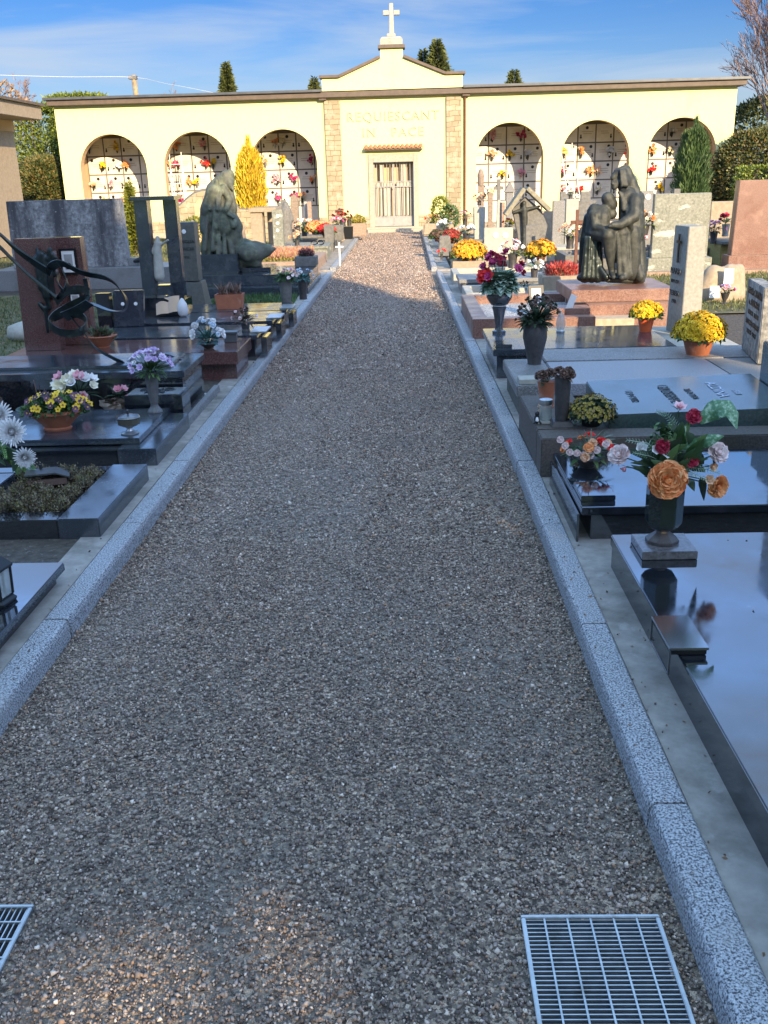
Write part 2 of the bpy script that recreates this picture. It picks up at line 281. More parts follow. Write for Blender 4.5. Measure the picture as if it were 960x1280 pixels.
    def lathe_ax(s, c, ax, prof, n, mi):
        c = Vector(c); ax = Vector(ax).normalized(); u = ax.orthogonal().normalized(); w = ax.cross(u); v = []; f = []
        for r, z in prof:
            for k in range(n):
                a = 2*math.pi*k/n; v.append(c+ax*z+(u*math.cos(a)+w*math.sin(a))*r)
        for i in range(len(prof)-1):
            for k in range(n): k2 = (k+1) % n; f.append((i*n+k, i*n+k2, (i+1)*n+k2, (i+1)*n+k))
        return s.add(v, f, mi)
    def spiky(s, c, ax, r, mi=0, n=40, w=.16):
        c = Vector(c); ax = Vector(ax).normalized(); u = ax.orthogonal().normalized(); ww = ax.cross(u)
        for k in range(n):
            t = k/n; a = k*2.399; o = u*math.cos(a)+ww*math.sin(a)
            s.petal(c, ax, o, r*random.uniform(.85, 1.05)*(.6+.4*t), r*w, .1+1.05*t, .6, mi, curl=-.25)
        return s
    def daisy(s, c, ax, r, mi=0, n=7, ci=None, op=.85):
        c = Vector(c); ax = Vector(ax).normalized(); u = ax.orthogonal().normalized(); w = ax.cross(u); a0 = random.random()*6
        rr = random.random()
        for j in range(n):
            a = a0+2*math.pi*j/n; o = u*math.cos(a)+w*math.sin(a); sd = ax.cross(o)
            d = o*math.sin(op*1.5)+ax*math.cos(op*1.5)
            s.add([c, c+d*r*.6-sd*r*.36*6/n*1.1, c+d*r, c+d*r*.6+sd*r*.36*6/n*1.1], [(0, 1, 2, 3)], mi, min(1, max(0, rr+random.uniform(-.2, .2))))
        if ci is not None: s.lathe_ax(c, ax, [(r*.25, 0), (r*.22, r*.12), (.001, r*.16)], 6, ci)
        return s
    def build(s, name, mats, parent=None, loc=None, smooth=None, bevel=0, mods=()):
        if not isinstance(mats, (list, tuple)): mats = [mats]
        o_ = WL[parent.name] if parent else Vector(loc or (0, 0, 0))
        me = bpy.data.meshes.new(name)
        me.from_pydata([(a-o_.x, b-o_.y, c-o_.z) for a, b, c in s.v], [], s.f)
        for M_ in mats: me.materials.append(M_)
        me.polygons.foreach_set('material_index', s.m)
        at = me.attributes.new('rnd', 'FLOAT', 'FACE'); at.data.foreach_set('value', s.r)
        if bevel:
            bm = bmesh.new(); bm.from_mesh(me); bmesh.ops.recalc_face_normals(bm, faces=bm.faces)
            ed = [e for e in bm.edges if len(e.link_faces) == 2 and e.calc_face_angle(0) > .5]
            bmesh.ops.bevel(bm, geom=ed, offset=bevel, segments=2, affect='EDGES', clamp_overlap=True); bm.to_mesh(me); bm.free()
        if smooth is not None:
            me.polygons.foreach_set('use_smooth', [True]*len(me.polygons))
            if smooth < 179: me.set_sharp_from_angle(angle=R_(smooth))
        ob = bpy.data.objects.new(name, me); COL.objects.link(ob)
        if parent: ob.parent = parent
        else: ob.location = o_
        WL[ob.name] = o_
        return ob

def tag(o, label, cat, group=None):
    o['label'] = label; o['category'] = cat
    if group: o['group'] = group
    return o
def T(name, label, cat, loc, group=None):
    o = bpy.data.objects.new(name, None); COL.objects.link(o); o.location = loc; o.empty_display_size = .1
    WL[o.name] = Vector(loc); return tag(o, label, cat, group)
def struct(o, kind='structure'): o['kind'] = kind; return o
def text_mesh(body, size, depth=.003, align='CENTER', sp=1.):
    c = bpy.data.curves.new('t', 'FONT'); c.body = body; c.size = size; c.extrude = depth; c.align_x = align; c.space_character = sp; c.resolution_u = 3
    o = bpy.data.objects.new('t', c); COL.objects.link(o); bpy.context.view_layer.update()
    me = bpy.data.meshes.new_from_object(o.evaluated_get(bpy.context.evaluated_depsgraph_get()))
    bpy.data.objects.remove(o); bpy.data.curves.remove(c); return me
def text(name, body, size, M, mt, parent, depth=.003, sp=1.):
    me = text_mesh(body, size, depth, sp=sp); o_ = WL[parent.name]
    me.transform(Matrix.Translation(-o_) @ M); me.materials.clear(); me.materials.append(mt)
    ob = bpy.data.objects.new(name, me); COL.objects.link(ob); ob.parent = parent; WL[ob.name] = o_; return ob
def facing(x, y, z, d='-y', tilt=0):
    # matrix for text lying in a vertical face looking along d
    if d == '-y': r = Matrix.Rotation(R_(90-tilt), 4, 'X')
    elif d == '-x': r = Matrix.Rotation(R_(-90), 4, 'Z') @ Matrix.Rotation(R_(90-tilt), 4, 'X')
    elif d == '+x': r = Matrix.Rotation(R_(90), 4, 'Z') @ Matrix.Rotation(R_(90-tilt), 4, 'X')
    elif d == 'up': r = Matrix.Identity(4)
    return Matrix.Translation((x, y, z)) @ r
# ================================================================ SETTING
def sheet(name, xs, ys, holes, z, mt, kind='structure'):
    b = MB()
    for i in range(len(xs)-1):
        for j in range(len(ys)-1):
            cx = (xs[i]+xs[i+1])/2; cy = (ys[j]+ys[j+1])/2
            if any(h[0] < cx < h[1] and h[2] < cy < h[3] for h in holes): continue
            b.add([(xs[i], ys[j], z), (xs[i+1], ys[j], z), (xs[i+1], ys[j+1], z), (xs[i], ys[j+1], z)], [(0, 1, 2, 3)])
    o = b.build(name, mt); return struct(o, kind)
GR = [(.222, .522, 1.375, 1.695), (-1.17, -.872, 1.53, 1.735)]
gx = sorted({-250, 250, *[v for h in GR for v in h[:2]]}); gy = sorted({-250, 400, *[v for h in GR for v in h[2:]]})
sheet('ground', gx, gy, GR, -.02, SOIL)
gx = sorted({-1.28, .5, *[v for h in GR for v in h[:2]]}); gy = sorted({-6, 16.4, *[v for h in GR for v in h[2:]]})
b = MB()
def xin(y): return .57 if y < 5 else max(.57-(y-5)*.0112, .395)
P_ = sheet('gravel_path', sorted({-1.28, .522, -.872, -1.17, .222}), sorted({-6, 29.2, *[v for h in GR for v in h[2:]]}), GR, 0, GRAVEL)
sheet('gravel_path_edge', [.522, .62], [-6, 17], [], 0, GRAVEL)
sheet('grass_lawn', [2.95, 12], [10.9, 15.4], [], .0, LAWN)
sheet('grass_lawn', [-9, -3.25], [6.9, 14.5], [], .0, LAWN)
sheet('grass_lawn', [-9, -3.0], [17.5, 28.6], [], .0, LAWN)
# kerbs
def kerb(name, segs, h=.075, w=.095):
    b = MB()
    for (xa, ya, xb, yb, sg) in segs:     # inner edge line, sg = +1 outer side to the right
        L_ = math.hypot(xb-xa, yb-ya); n = max(1, round(L_/1.0))
        for i in range(n):
            t0 = i/n; t1 = (i+1)/n; g_ = .004/L_
            p0 = (xa+(xb-xa)*(t0+g_), ya+(yb-ya)*(t0+g_)); p1 = (xa+(xb-xa)*(t1-g_), ya+(yb-ya)*(t1-g_))
            v = []; dx = random.uniform(-.002, .002); dz = random.uniform(-.002, .002)
            for (x, y) in (p0, p1):
                for ox, oz in ((-.004, -.05), (.0, h*.72), (.006, h*.93), (.014, h), (w-.008, h), (w, h-.008), (w, -.05)):
                    v.append((x+sg*ox+dx, y, oz+dz if oz > 0 else oz))
            f = [(k, k+1, k+8, k+7) for k in range(6)]+[tuple(range(7))[::-1], tuple(range(7, 14))]
            if sg < 0: f = [q[::-1] for q in f]
            b.add(v, f)
    return struct(b.build(name, KERB))
kerb('kerb', [(-1.24, -3, -1.24, 16.3, -1)])
kerb('kerb', [(.57, -3, .57, 5, 1), (.57, 5, xin(15.9), 15.9, 1)])
kerb('kerb', [(-1.25, 17.0, -1.25, 28.6, -1)])
kerb('kerb', [(.395, 16.6, .395, 28.4, 1)])
def strip(name, pts, z, zb, mt):
    b = MB(); n = len(pts); v = [(x, y, z) for x, y in pts]+[(x, y, zb) for x, y in pts]
    b.add(v, [tuple(range(n)), tuple(range(2*n-1, n-1, -1))]+[(i, i+n, (i+1) % n+n, (i+1) % n) for i in range(n)])
    return struct(b.build(name, mt))
strip('pavement', [(-1.338, -3), (-1.338, 16.3), (-1.45, 16.3), (-1.48, 6.5), (-1.46, -3)], .068, -.05, CONC)
strip('pavement', [(.668, -3), (.668, 5), (xin(15.9)+.098, 15.9), (xin(15.9)+.26, 15.9), (.86, 8), (.86, 5), (.86, -3)], .066, -.05, CONC)
strip('pavement', [(.494, 16.6), (.494, 28.4), (.72, 28.4), (.72, 16.6)], .03, -.05, CONC)
strip('pavement', [(-1.349, 17.0), (-1.349, 28.6), (-1.6, 28.6), (-1.6, 17.0)], .03, -.05, CONC)
sheet('gravel_bed', [-3.3, -1.42], [5.88, 6.95], [], .066, WGRAV)
strip('side_ground', [(-3.3, -3), (-1.44, -3), (-1.455, 6.5), (-1.44, 12.9), (-3.3, 12.9)], .06, -.05, SOIL)
strip('side_ground', [(.84, -3), (2.9, -3), (2.9, 15.9), (.6, 15.9), (.84, 8)], .058, -.05, SOIL)
# loose gravel stones near the camera
def stones():
    def pts(n, y0, y1): return np.stack([rng.uniform(-1.235, .565, n), rng.uniform(y0, y1, n)], 1)
    ff = pts(52000, 8, 15); ff = ff[rng.random(52000) > ((ff[:, 1]-8)/7)**1.2]; fg = pts(48000, 13, 28.7); fg[:, 0] = np.minimum(fg[:, 0], .38); ex = np.concatenate([np.stack([.59+.25*rng.random(150)**1.5, rng.uniform(1.5, 9, 150)], 1), np.stack([-1.26-.17*rng.random(120)**1.5, rng.uniform(2.4, 9, 120)], 1)]); A = np.concatenate([pts(84000, 1.2, 4.0), pts(56000, 4.0, 8.5), ff, fg, ex])
    rad = np.concatenate([rng.gamma(9, .0043/9, 84000), rng.gamma(9, .0056/9, 56000), rng.gamma(9, .0078/9, len(ff)), rng.gamma(9, .0105/9, 48000), rng.gamma(9, .004/9, len(ex))])
    k = np.ones(len(A), bool)
    for h in GR: k &= ~((A[:, 0] > h[0]+.012) & (A[:, 0] < h[1]-.012) & (A[:, 1] > h[2]+.01) & (A[:, 1] < h[3]-.01))
    A = A[k]; rad = np.clip(rad[k], .0018, .015); n = len(A)
    O = np.array([(1, 0, 0), (-1, 0, 0), (0, 1, 0), (0, -1, 0), (0, 0, 1), (0, 0, -1)], float)
    V = O[None]*rad[:, None, None]*rng.uniform(.55, 1.25, (n, 6, 1))+rng.normal(0, .18, (n, 6, 3))*rad[:, None, None]
    V[:, :, 2] *= .75
    q = rng.normal(size=(n, 4)); q /= np.linalg.norm(q, axis=1)[:, None]; w, x, y, z = q.T
    Rm = np.stack([1-2*(y*y+z*z), 2*(x*y-z*w), 2*(x*z+y*w), 2*(x*y+z*w), 1-2*(x*x+z*z), 2*(y*z-x*w), 2*(x*z-y*w), 2*(y*z+x*w), 1-2*(x*x+y*y)], 1).reshape(n, 3, 3)
    V = np.einsum('nij,nkj->nki', Rm, V)
    V[:, :, 0] += A[:, 0, None]; V[:, :, 1] += A[:, 1, None]; base_z = np.where(A[:, 0] > .585, np.where(A[:, 0] > .665, .067, .076), np.where(A[:, 0] < -1.255, np.where(A[:, 0] < -1.337, .069, .076), 0.)); V[:, :, 2] += (base_z+rad*.35+np.where(base_z > 0, .001, rng.uniform(-.002, .004, n)))[:, None]
    Fc = np.array([(0, 2, 4), (2, 1, 4), (1, 3, 4), (3, 0, 4), (2, 0, 5), (1, 2, 5), (3, 1, 5), (0, 3, 5)])
    Fa = (Fc[None]+(np.arange(n)*6)[:, None, None]).reshape(-1)
    me = bpy.data.meshes.new('gravel'); me.vertices.add(n*6); me.vertices.foreach_set('co', V.reshape(-1))
    me.loops.add(n*24); me.loops.foreach_set('vertex_index', Fa); me.polygons.add(n*8); me.polygons.foreach_set('loop_start', np.arange(0, n*24, 3))
    me.update(); me.validate()
    a = me.attributes.new('rnd', 'FLOAT', 'FACE'); a.data.foreach_set('value', np.repeat(rng.beta(1.8, 2.2, n), 8))
    me.materials.append(STONE); o = bpy.data.objects.new('gravel', me); COL.objects.link(o); struct(o, 'stuff')
stones()
# grates
def grate(h, along, label):
    x0, x1, y0, y1 = h; t = T('drain_grate', label, 'drain grate', ((x0+x1)/2, (y0+y1)/2, 0), 'drain grates in the gravel')
    b = MB(); z1 = .014
    for q in ((x0, x1, y0, y0+.009), (x0, x1, y1-.009, y1), (x0, x0+.009, y0+.0095, y1-.0095), (x1-.009, x1, y0+.0095, y1-.0095)): b.box(*q, -.02, z1)
    b.build('frame', STEEL, t, bevel=.0015)
    b = MB()
    if along == 'x':
        n = round((y1-y0)/.0118)
        for i in range(1, n): y = y0+(y1-y0)*i/n; b.box(x0+.009, x1-.009, y-.0013, y+.0013, -.014, .009)
        b.build('bearing_bars', STEEL, t); b = MB()
        for i in range(1, 6): x = x0+(x1-x0)*i/6; b.box(x-.002, x+.002, y0+.009, y1-.009, .004, .0115)
    else:
        n = round((x1-x0)/.0125)
        for i in range(1, n): x = x0+(x1-x0)*i/n; b.box(x-.0013, x+.0013, y0+.009, y1-.009, -.014, .009)
        b.build('bearing_bars', STEEL, t); b = MB()
        for i in range(1, 4): y = y0+(y1-y0)*i/4; b.box(x0+.009, x1-.009, y-.002, y+.002, .004, .0115)
    b.build('cross_bars', STEEL, t)
    b = MB(); v = [(x0, y0, 0), (x1, y0, 0), (x1, y1, 0), (x0, y1, 0)]
    b.add(v+[(p[0], p[1], -.25) for p in v], [(4, 5, 6, 7), (0, 4, 5, 1), (1, 5, 6, 2), (2, 6, 7, 3), (3, 7, 4, 0)]); b.build('drain_pit', PIT, t)
grate(GR[0], 'x', 'square steel drain grate in the gravel beside the right kerb')
grate(GR[1], 'y', 'steel drain grate cut by the left edge, at the left kerb')

# ================================================================ COLUMBARIUM
FY = 29.0; CX = -.35
co = T('columbarium', 'long cream arcaded burial building with cross and inscription at path end', 'building', (CX, FY, 0))
ARC = [-8.38, -5.96, -3.49, 2.93, 5.34, 7.76]; AR = .955; ASP = 1.90; FL = .14; ZT = 3.62
def arcade(xa, xb, cs):
    b = MB(); D = .32
    xs = [xa]
    segs = []
    for c in cs:
        segs.append((xs[-1], c-AR)); xs.append(c+AR)
    segs.append((xs[-1], xb))
    for (p, q) in segs: b.box(p, q, FY, FY+D, 0, ZT, 0)
    n = 28
    for c in cs:
        pr = [(c-AR*math.cos(math.pi*i/n), ASP+AR*math.sin(math.pi*i/n)) for i in range(n+1)]
        for i in range(n):
            (p, zp), (q, zq) = pr[i], pr[i+1]
            b.add([(p, FY, zp), (q, FY, zq), (q, FY, ZT), (p, FY, ZT)], [(0, 1, 2, 3)], 0)
            b.add([(p, FY+D, zp), (q, FY+D, zq), (q, FY+D, ZT), (p, FY+D, ZT)], [(3, 2, 1, 0)], 0)
            b.add([(p, FY, zp), (q, FY, zq), (q, FY+D, zq), (p, FY+D, zp)], [(3, 2, 1, 0)], 1)
        for x, s in ((c-AR, 1), (c+AR, -1)):
            b.add([(x+s*.002, FY+.002, FL), (x+s*.002, FY+D, FL), (x+s*.002, FY+D, ASP), (x+s*.002, FY+.002, ASP)], [(0, 1, 2, 3)], 1)
    return b
WL_, WR_ = -9.88, 9.16; CL, CR = -2.30, 1.60
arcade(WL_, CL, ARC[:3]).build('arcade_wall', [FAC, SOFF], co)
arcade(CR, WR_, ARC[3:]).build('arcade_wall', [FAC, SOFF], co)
b = MB()
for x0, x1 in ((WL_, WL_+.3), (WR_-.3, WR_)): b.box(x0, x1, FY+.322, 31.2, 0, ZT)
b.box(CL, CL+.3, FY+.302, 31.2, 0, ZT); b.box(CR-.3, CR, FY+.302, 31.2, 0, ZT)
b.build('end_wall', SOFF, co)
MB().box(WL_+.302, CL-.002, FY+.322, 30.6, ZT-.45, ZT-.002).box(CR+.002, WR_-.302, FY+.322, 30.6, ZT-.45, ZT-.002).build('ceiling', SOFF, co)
MB().box(WL_-.1, WR_+.1, FY-.25, 31.3, -.1, FL).build('floor', SURR, co)
# centre block front with gate opening
gx0, gx1, gz0, gz1 = -.94, .20, .1, 1.87
b = MB(); b.box(CL, gx0-.14, FY-.02, FY+.3, 0, ZT); b.box(gx1+.14, CR, FY-.02, FY+.3, 0, ZT); b.box(gx0-.14, gx1+.14, FY-.02, FY+.3, 2.13, ZT)
b.build('centre_wall', FAC, co)
hx = [CL, -1.82, -.66, -.66, -.04, -.04, 1.12, CR]; 
b = MB(); b.prism([(CL, 3.80), (CR, 3.80), (CR, 4.12), (1.12, 4.12), (-.04, 4.58), (-.04, 4.82), (-.66, 4.82), (-.66, 4.58), (-1.82, 4.12), (CL, 4.12)], FY-.02, FY+.4)
b.build('pediment', FAC, co)
b = MB(); o_ = .05
def cap(p, q, t=.075):
    d = Vector((q[0]-p[0], q[1]-p[1])).normalized(); nn = Vector((-d.y, d.x))*t
    b.prism([(p[0], p[1]), (q[0], q[1]), (q[0]+nn.x, q[1]+nn.y), (p[0]+nn.x, p[1]+nn.y)], FY-.1, FY+.46)
cap((CL-.07, 4.125), (-1.82, 4.125)); cap((-1.818, 4.125), (-.662, 4.585)); cap((-.038, 4.585), (1.118, 4.125)); cap((1.12, 4.125), (CR+.07, 4.125)); cap((-.72, 4.825), (.02, 4.825), .085)
b.build('coping', BROWNB, co, bevel=.008)
b = MB(); b.box(-.66, -.04, FY-.04, FY+.4, 4.912, 5.06); b.box(-.655, -.045, FY-.03, FY+.38, 5.06, 5.12, tx=.05, ty=.04); b.box(-.47, -.23, FY+.02, FY+.3, 5.12, 5.2); b.build('cross_base', PALES, co, bevel=.01)
b = MB(); b.box(-.40, -.27, FY+.08, FY+.2, 5.2, 5.95, tx=.012); b.box(-.56, -.4025, FY+.083, FY+.197, 5.66, 5.78); b.box(-.2675, -.11, FY+.083, FY+.197, 5.66, 5.78)
b.build('cross', PALES, co, bevel=.008)
# roof slab with fascia
b = MB(); b.box(WL_-.12, WR_+.18, FY-.22, 31.5, 3.622, 3.76); b.box(CL-.1, CL+.12, FY-.16, FY-.004, 3.56, 3.62); b.box(CR-.02, CR+.2, FY-.16, FY-.004, 3.56, 3.62); b.build('fascia', BROWNB, co, bevel=.01)
b = MB(); b.box(WL_-.2, CL-.002, FY-.3, 31.6, 3.762, 3.83); b.box(CR+.002, WR_+.26, FY-.3, 31.6, 3.762, 3.83); b.box(CL, CR, FY+.41, 31.6, 3.762, 3.83); b.build('roof', GREYM, co, bevel=.01)
# masonry pilasters, plinth
for x0, x1 in ((-2.26, -1.82), (1.14, 1.56)): MB().box(x0, x1, FY-.09, FY-.022, FL, 3.555).build('stone_pilaster', MASON, co, bevel=.006)
PLI = [(-1.818, gx0-.142, .075), (gx1+.142, 1.138, .075)]
for c0, c1 in zip([WL_]+[c+AR+.002 for c in ARC[:3]], [c-AR-.002 for c in ARC[:3]]+[CL-.002]): PLI.append((c0, c1, .05))
for c0, c1 in zip([CR+.11]+[c+AR+.002 for c in ARC[3:]], [c-AR-.002 for c in ARC[3:]]+[WR_]): PLI.append((c0, c1, .05))
for c0, c1, dd in PLI: MB().box(c0, c1, FY-dd, FY-(.0205 if dd > .06 else .001), FL, .44).build('stone_plinth', MASON, co, bevel=.006)
# tile canopy
b = MB(); n = 13
for i in range(n):
    x = -1.12+1.54*i/(n-1)
    pts = [(x+.058*math.cos(a), FY-.03-.0, 0) for a in (0,)]
    P = []
    for yy, zz, rr in ((FY-.02, 2.34, .05), (FY-.24, 2.25, .062)):
        P.append([(x+rr*math.cos(math.pi*k/6), yy, zz+rr*.75*math.sin(math.pi*k/6)) for k in range(7)])
    b.grid(P)
    P = [[(p[0], p[1], p[2]-.014) for p in row] for row in P]; b.grid(P)
    b.add([*[(x+.062*math.cos(math.pi*k/6), FY-.24, 2.25+.062*.75*math.sin(math.pi*k/6)) for k in range(7)], *[(x+.05*math.cos(math.pi*k/6), FY-.24, 2.236+.05*.75*math.sin(math.pi*k/6)) for k in range(7)]], [(k, k+1, k+8, k+7) for k in range(6)])
b.build('tile_canopy', TILE, co); 
MB().box(-1.17, .47, FY-.2, FY-.0225, 2.215, 2.24).build('canopy_slab', BROWNB, co)
# downpipe
b = MB(); b.tube([(1.66, FY-.05, .2), (1.66, FY-.05, 3.5), (1.64, FY-.1, 3.6)], .03, 8); b.build('downpipe', RUST, co, smooth=60)
# inscription in relief
LETM = mat('raised_letters', [(.3, (.34, .34, .24)), (.7, (.40, .39, .29))], 'n', 9, 4, rough=.8)
text('inscription', 'REQUIESCANT', .345, facing(CX, FY-.035, 3.0), LETM, co, .014, 1.18)
text('inscription', 'IN   PACE', .345, facing(CX, FY-.035, 2.58), LETM, co, .014, 1.2)
# gate
b = MB(); b.box(gx0-.138, gx0, FY-.07, FY+.2, gz0, 2.128); b.box(gx1, gx1+.138, FY-.07, FY+.2, gz0, 2.128); b.box(gx0+.001, gx1-.001, FY-.066, FY+.2, 1.9, 2.126); b.box(gx0-.2, gx1+.2, FY-.5, FY-.255, -.02, .1); b.build('gate_surround', SURR, co, bevel=.006)
gt = MB(); y = FY+.08
for x0, x1 in ((gx0, gx0+.035), (gx1-.035, gx1), (CX-.05, CX-.022), (CX-.018, CX+.01)): gt.box(x0, x1, y, y+.04, .15, 1.88)
for z in (.15, .40, 1.36, 1.22, 1.86): gt.box(gx0+.036, gx1-.036, y+.002, y+.038, z, z+.025)
for i in range(1, 12):
    x = gx0+(gx1-gx0)*i/12
    if abs(x-CX) > .06: gt.box(x-.007, x+.007, y+.004, y+.03, .42, 1.86)
gate = gt.build('gate', GATEG, co)
MB().box(gx0+.036, gx1-.036, y+.01, y+.03, .176, .40).build('kick_panel', GATEG, gate)
b = MB(); k = 0
for x0, x1 in ((gx0+.05, gx0+.13), (gx0+.16, gx0+.23), (gx0+.26, gx0+.47), (CX+.03, CX+.19), (CX+.22, CX+.3), (CX+.33, CX+.41), (CX+.44, gx1-.05)): b.box(x0, x1, y+.035, y+.045, .44, 1.2)
b.box(CX+.05, gx1-.045, y+.035, y+.045, 1.25, 1.35)
for i in range(3): b.box(gx0+.05+.17*i, gx0+.19+.17*i, y+.035, y+.045, 1.25, 1.35)
b.box(CX+.2, CX+.33, y+.035, y+.045, 1.39, 1.85); b.box(gx0+.18, gx0+.3, y+.035, y+.045, 1.39, 1.85)
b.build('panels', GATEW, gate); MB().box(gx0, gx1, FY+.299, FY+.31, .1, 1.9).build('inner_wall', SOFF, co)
# niche walls
NW = 30.45; PC, PR, PZ = .525, .52, 2.82
FROST = mat('niche_frame', (.14, .12, .095), rough=.6)
def wcol(i, j): return MARB
for wing, (x0, ncol) in enumerate(((-9.56, 14), (1.92, 14))):
    nw = MB().box(x0-.1, x0+ncol*PC+.1, NW, NW+.1, FL, ZT-.46).build('niche_wall', FROST, co)
    for j in range(ncol):
        for i in range(4):
            px = x0+j*PC; z = PZ-i*PR; b = MB(); b.box(px+.02, px+PC-.02, NW-.022, NW-.001, z-PR+.02, z-.02)
            ox = px+PC*random.choice((.25, .5, .75)); oz = z-.11
            if random.random() < .8: b.lathe_ax((ox, NW-.023, oz), (0, -1, 0), [(.045, 0), (.045, .006), (.001, .007)], 12, 1)
            for q in range(random.randint(2, 3)):
                wl = random.uniform(.1, .17); xx = px+PC*.5+random.uniform(-.04, .04); zz = z-.22-q*.055
                b.box(xx-wl, xx+wl, NW-.0235, NW-.0225, zz, zz+.014, 2)
            b.lathe_ax((px+PC*random.choice((.16, .84)), NW-.03, z-.40), (0, 0, 1), [(.022, 0), (.03, .03), (.014, .06), (.02, .1), (.001, .11)], 7, 1)
            b.build('niche_plaque', [MARB, DKMET, mat('gilt_letters', (.34, .29, .2), rough=.5)], nw, smooth=30)
    b = MB(); b.box(x0-.1, x0+ncol*PC+.1, NW-.02, NW-.001, FL, PZ-4*PR-.015); b.build('marble_base', MARB, nw)
# niche flowers
ordn = ['first', 'second', 'third', 'fourth', 'fifth', 'sixth']; rown = ['top', 'second', 'third', 'fourth']
cols_ = [('red', RED), ('orange', ORG), ('pink', PNK), ('white', WHT), ('yellow', YEL), ('cream', CREAM), ('magenta', MAG), ('apricot', APR)]
used_l = set()
def niche_flower(x, z, cn, cm, arch, row, posw):
    lab = f'{cn} wall flowers, {posw} of the {rown[row]} niche row, {ordn[arch]} arch from left'
    if lab in used_l: return
    used_l.add(lab)
    t = T('niche_flowers', lab, 'flowers', (x, NW-.03, z), 'flowers on the burial niches')
    MB().lathe_ax((x, NW-.075, z), (0, 0, 1), [(.012, 0), (.03, .05), (.038, .14), (.02, .142)], 8, 0).build('vase', random.choice([BRONZE, STEEL, DKVASE, BRONZE]), t, smooth=50)
    f = MB(); l = MB()
    for k in range(random.randint(6, 16)):
        a = random.uniform(0, 6.28); e = random.uniform(0, .13); c = Vector((x+e*math.cos(a), NW-.09-random.random()*.05, z+.2+e*math.sin(a)*.9))
        f.daisy(c, (random.uniform(-.5, .5), -1, random.uniform(-.2, .6)), random.uniform(.045, .065), 0, 6, op=.6); f.daisy(c, (random.uniform(-.5, .5), -1, .3), .03, 0, 5, op=.3)
    for k in range(16):
        a = random.uniform(-2.6, 2.6); l.leaf((x, NW-.08, z+.13), (math.sin(a), -.3*random.random(), math.cos(a)+.4), random.uniform(.07, .13), .035)
    f.build('blossoms', cm, t); l.build('leaves', random.choice([LF, LFP, LFD]), t)
for a, c in enumerate(ARC):
    pk = c*NW/FY
    for row in range(4):
        for s, posw in ((-.78, 'far left'), (-.26, 'centre left'), (.26, 'centre right'), (.78, 'far right')):
            if random.random() < (.97 if row else .75):
                x0 = -9.56 if a < 3 else 1.92
                j = round((pk+s-x0)/PC-.5); x = x0+(j+random.choice((.2, .8)))*PC
                if row == 0 and abs(s) > .6: continue
                cn, cm = random.choice(cols_); niche_flower(x, PZ-row*PR-.44, cn, cm, a, row, posw)
# niche ladder in the second arch
t = T('wheeled_ladder', 'white wheeled ladder with handrails standing inside the second arch from left', 'ladder', (-6.75, 29.9, FL))
b = MB()
for x in (-6.95, -6.6):
    b.tube([(x, 29.7, FL), (x, 29.9, 2.35)], .014, 6); b.tube([(x, 29.7, FL+.02), (x, 30.3, FL+.02)], .014, 6); b.tube([(x, 30.3, FL), (x, 29.95, 1.9)], .012, 6)
b.build('frame', WHITEP, t); b = MB()
for k in range(7): b.box(-6.95, -6.6, 29.69+.03*k, 29.75+.03*k, FL+.25+.27*k, FL+.265+.27*k)
b.build('rungs', WHITEP, t)
t = T('wheeled_ladder', 'white wheeled ladder leaning inside the fifth arch from left', 'ladder', (4.75, 29.9, FL))
b = MB()
for x in (4.5, 4.85): b.tube([(x+.35, 29.7, FL), (x, 30.1, 2.3)], .013, 6)
b.tube([(5.2, 29.6, FL), (4.7, 30.1, 1.4)], .012, 6)
b.build('frame', WHITEP, t); b = MB()
for k in range(8): q = (k+1)/9; b.box(4.5+.35*(1-q), 4.85+.35*(1-q), 29.7+.4*q-.02, 29.7+.4*q+.02, FL+q*2.15-.008, FL+q*2.15+.008)
b.build('rungs', WHITEP, t)

# ================================================================ LEFT BUILDING, unseen shadow caster behind the viewer
t = T('mortuary_building', 'beige low building with flat overhanging roof at the left edge', 'building', (-11, 20, 0))
b = MB(); b.box(-15, -9.32, 12, 24.3, 0, 3.0); b.build('wall', BEIGES, t)
b = MB(); b.box(-15.5, -8.62, 11, 24.4, 3.0, 3.3); b.build('fascia', BEIGES, t, bevel=.01)
b = MB(); b.box(-15.6, -8.55, 10.9, 24.5, 3.302, 3.36); b.build('roof', BROWNB, t)
MB().box(-9.318, -9.29, 12, 24.3, 2.75, 2.998).build('cornice_band', SOFF, t)
# unseen wall added behind the viewer, shaped to throw the path's long shadow
t = T('shadow_caster_wall', 'tall unseen wall added behind the viewer to shade the path', 'building', (0, -16, 0))
GYP = -16.0
def gproj(x, y):    # where the sun ray that ends at ground point (x, y) crosses the shadow caster plane
    k = (y-GYP)/math.cos(R_(AZ)); return (x+k*math.sin(R_(AZ)), k*math.tan(R_(EL)))
SL = []
for (x0, x1, y0, y1) in ((-1.0, -.85, 1.3, 1.45), (-.75, -.60, 1.42, 1.55), (-.58, -.42, 1.52, 1.64), (.49, .55, 4.2, 4.3), (-.34, -.22, 1.64, 1.74)):  # gravel and kerb spots to be sunlit through slots in the caster
    p = gproj((x0+x1)/2, (y0+y1)/2); w = (x1-x0)*.5+.05; h = (y1-y0)*.18+.05; SL.append((p[0]-w, p[0]+w, p[1]-h, p[1]+h))
xr = gproj(.78, 9.5)[0]; z1 = gproj(.7, 9.6)[1]
SL.sort(); xs = sorted({-11, xr, *[v for h in SL for v in h[:2]]}); zs = sorted({0, z1, *[v for h in SL for v in h[2:]]})
b = MB()
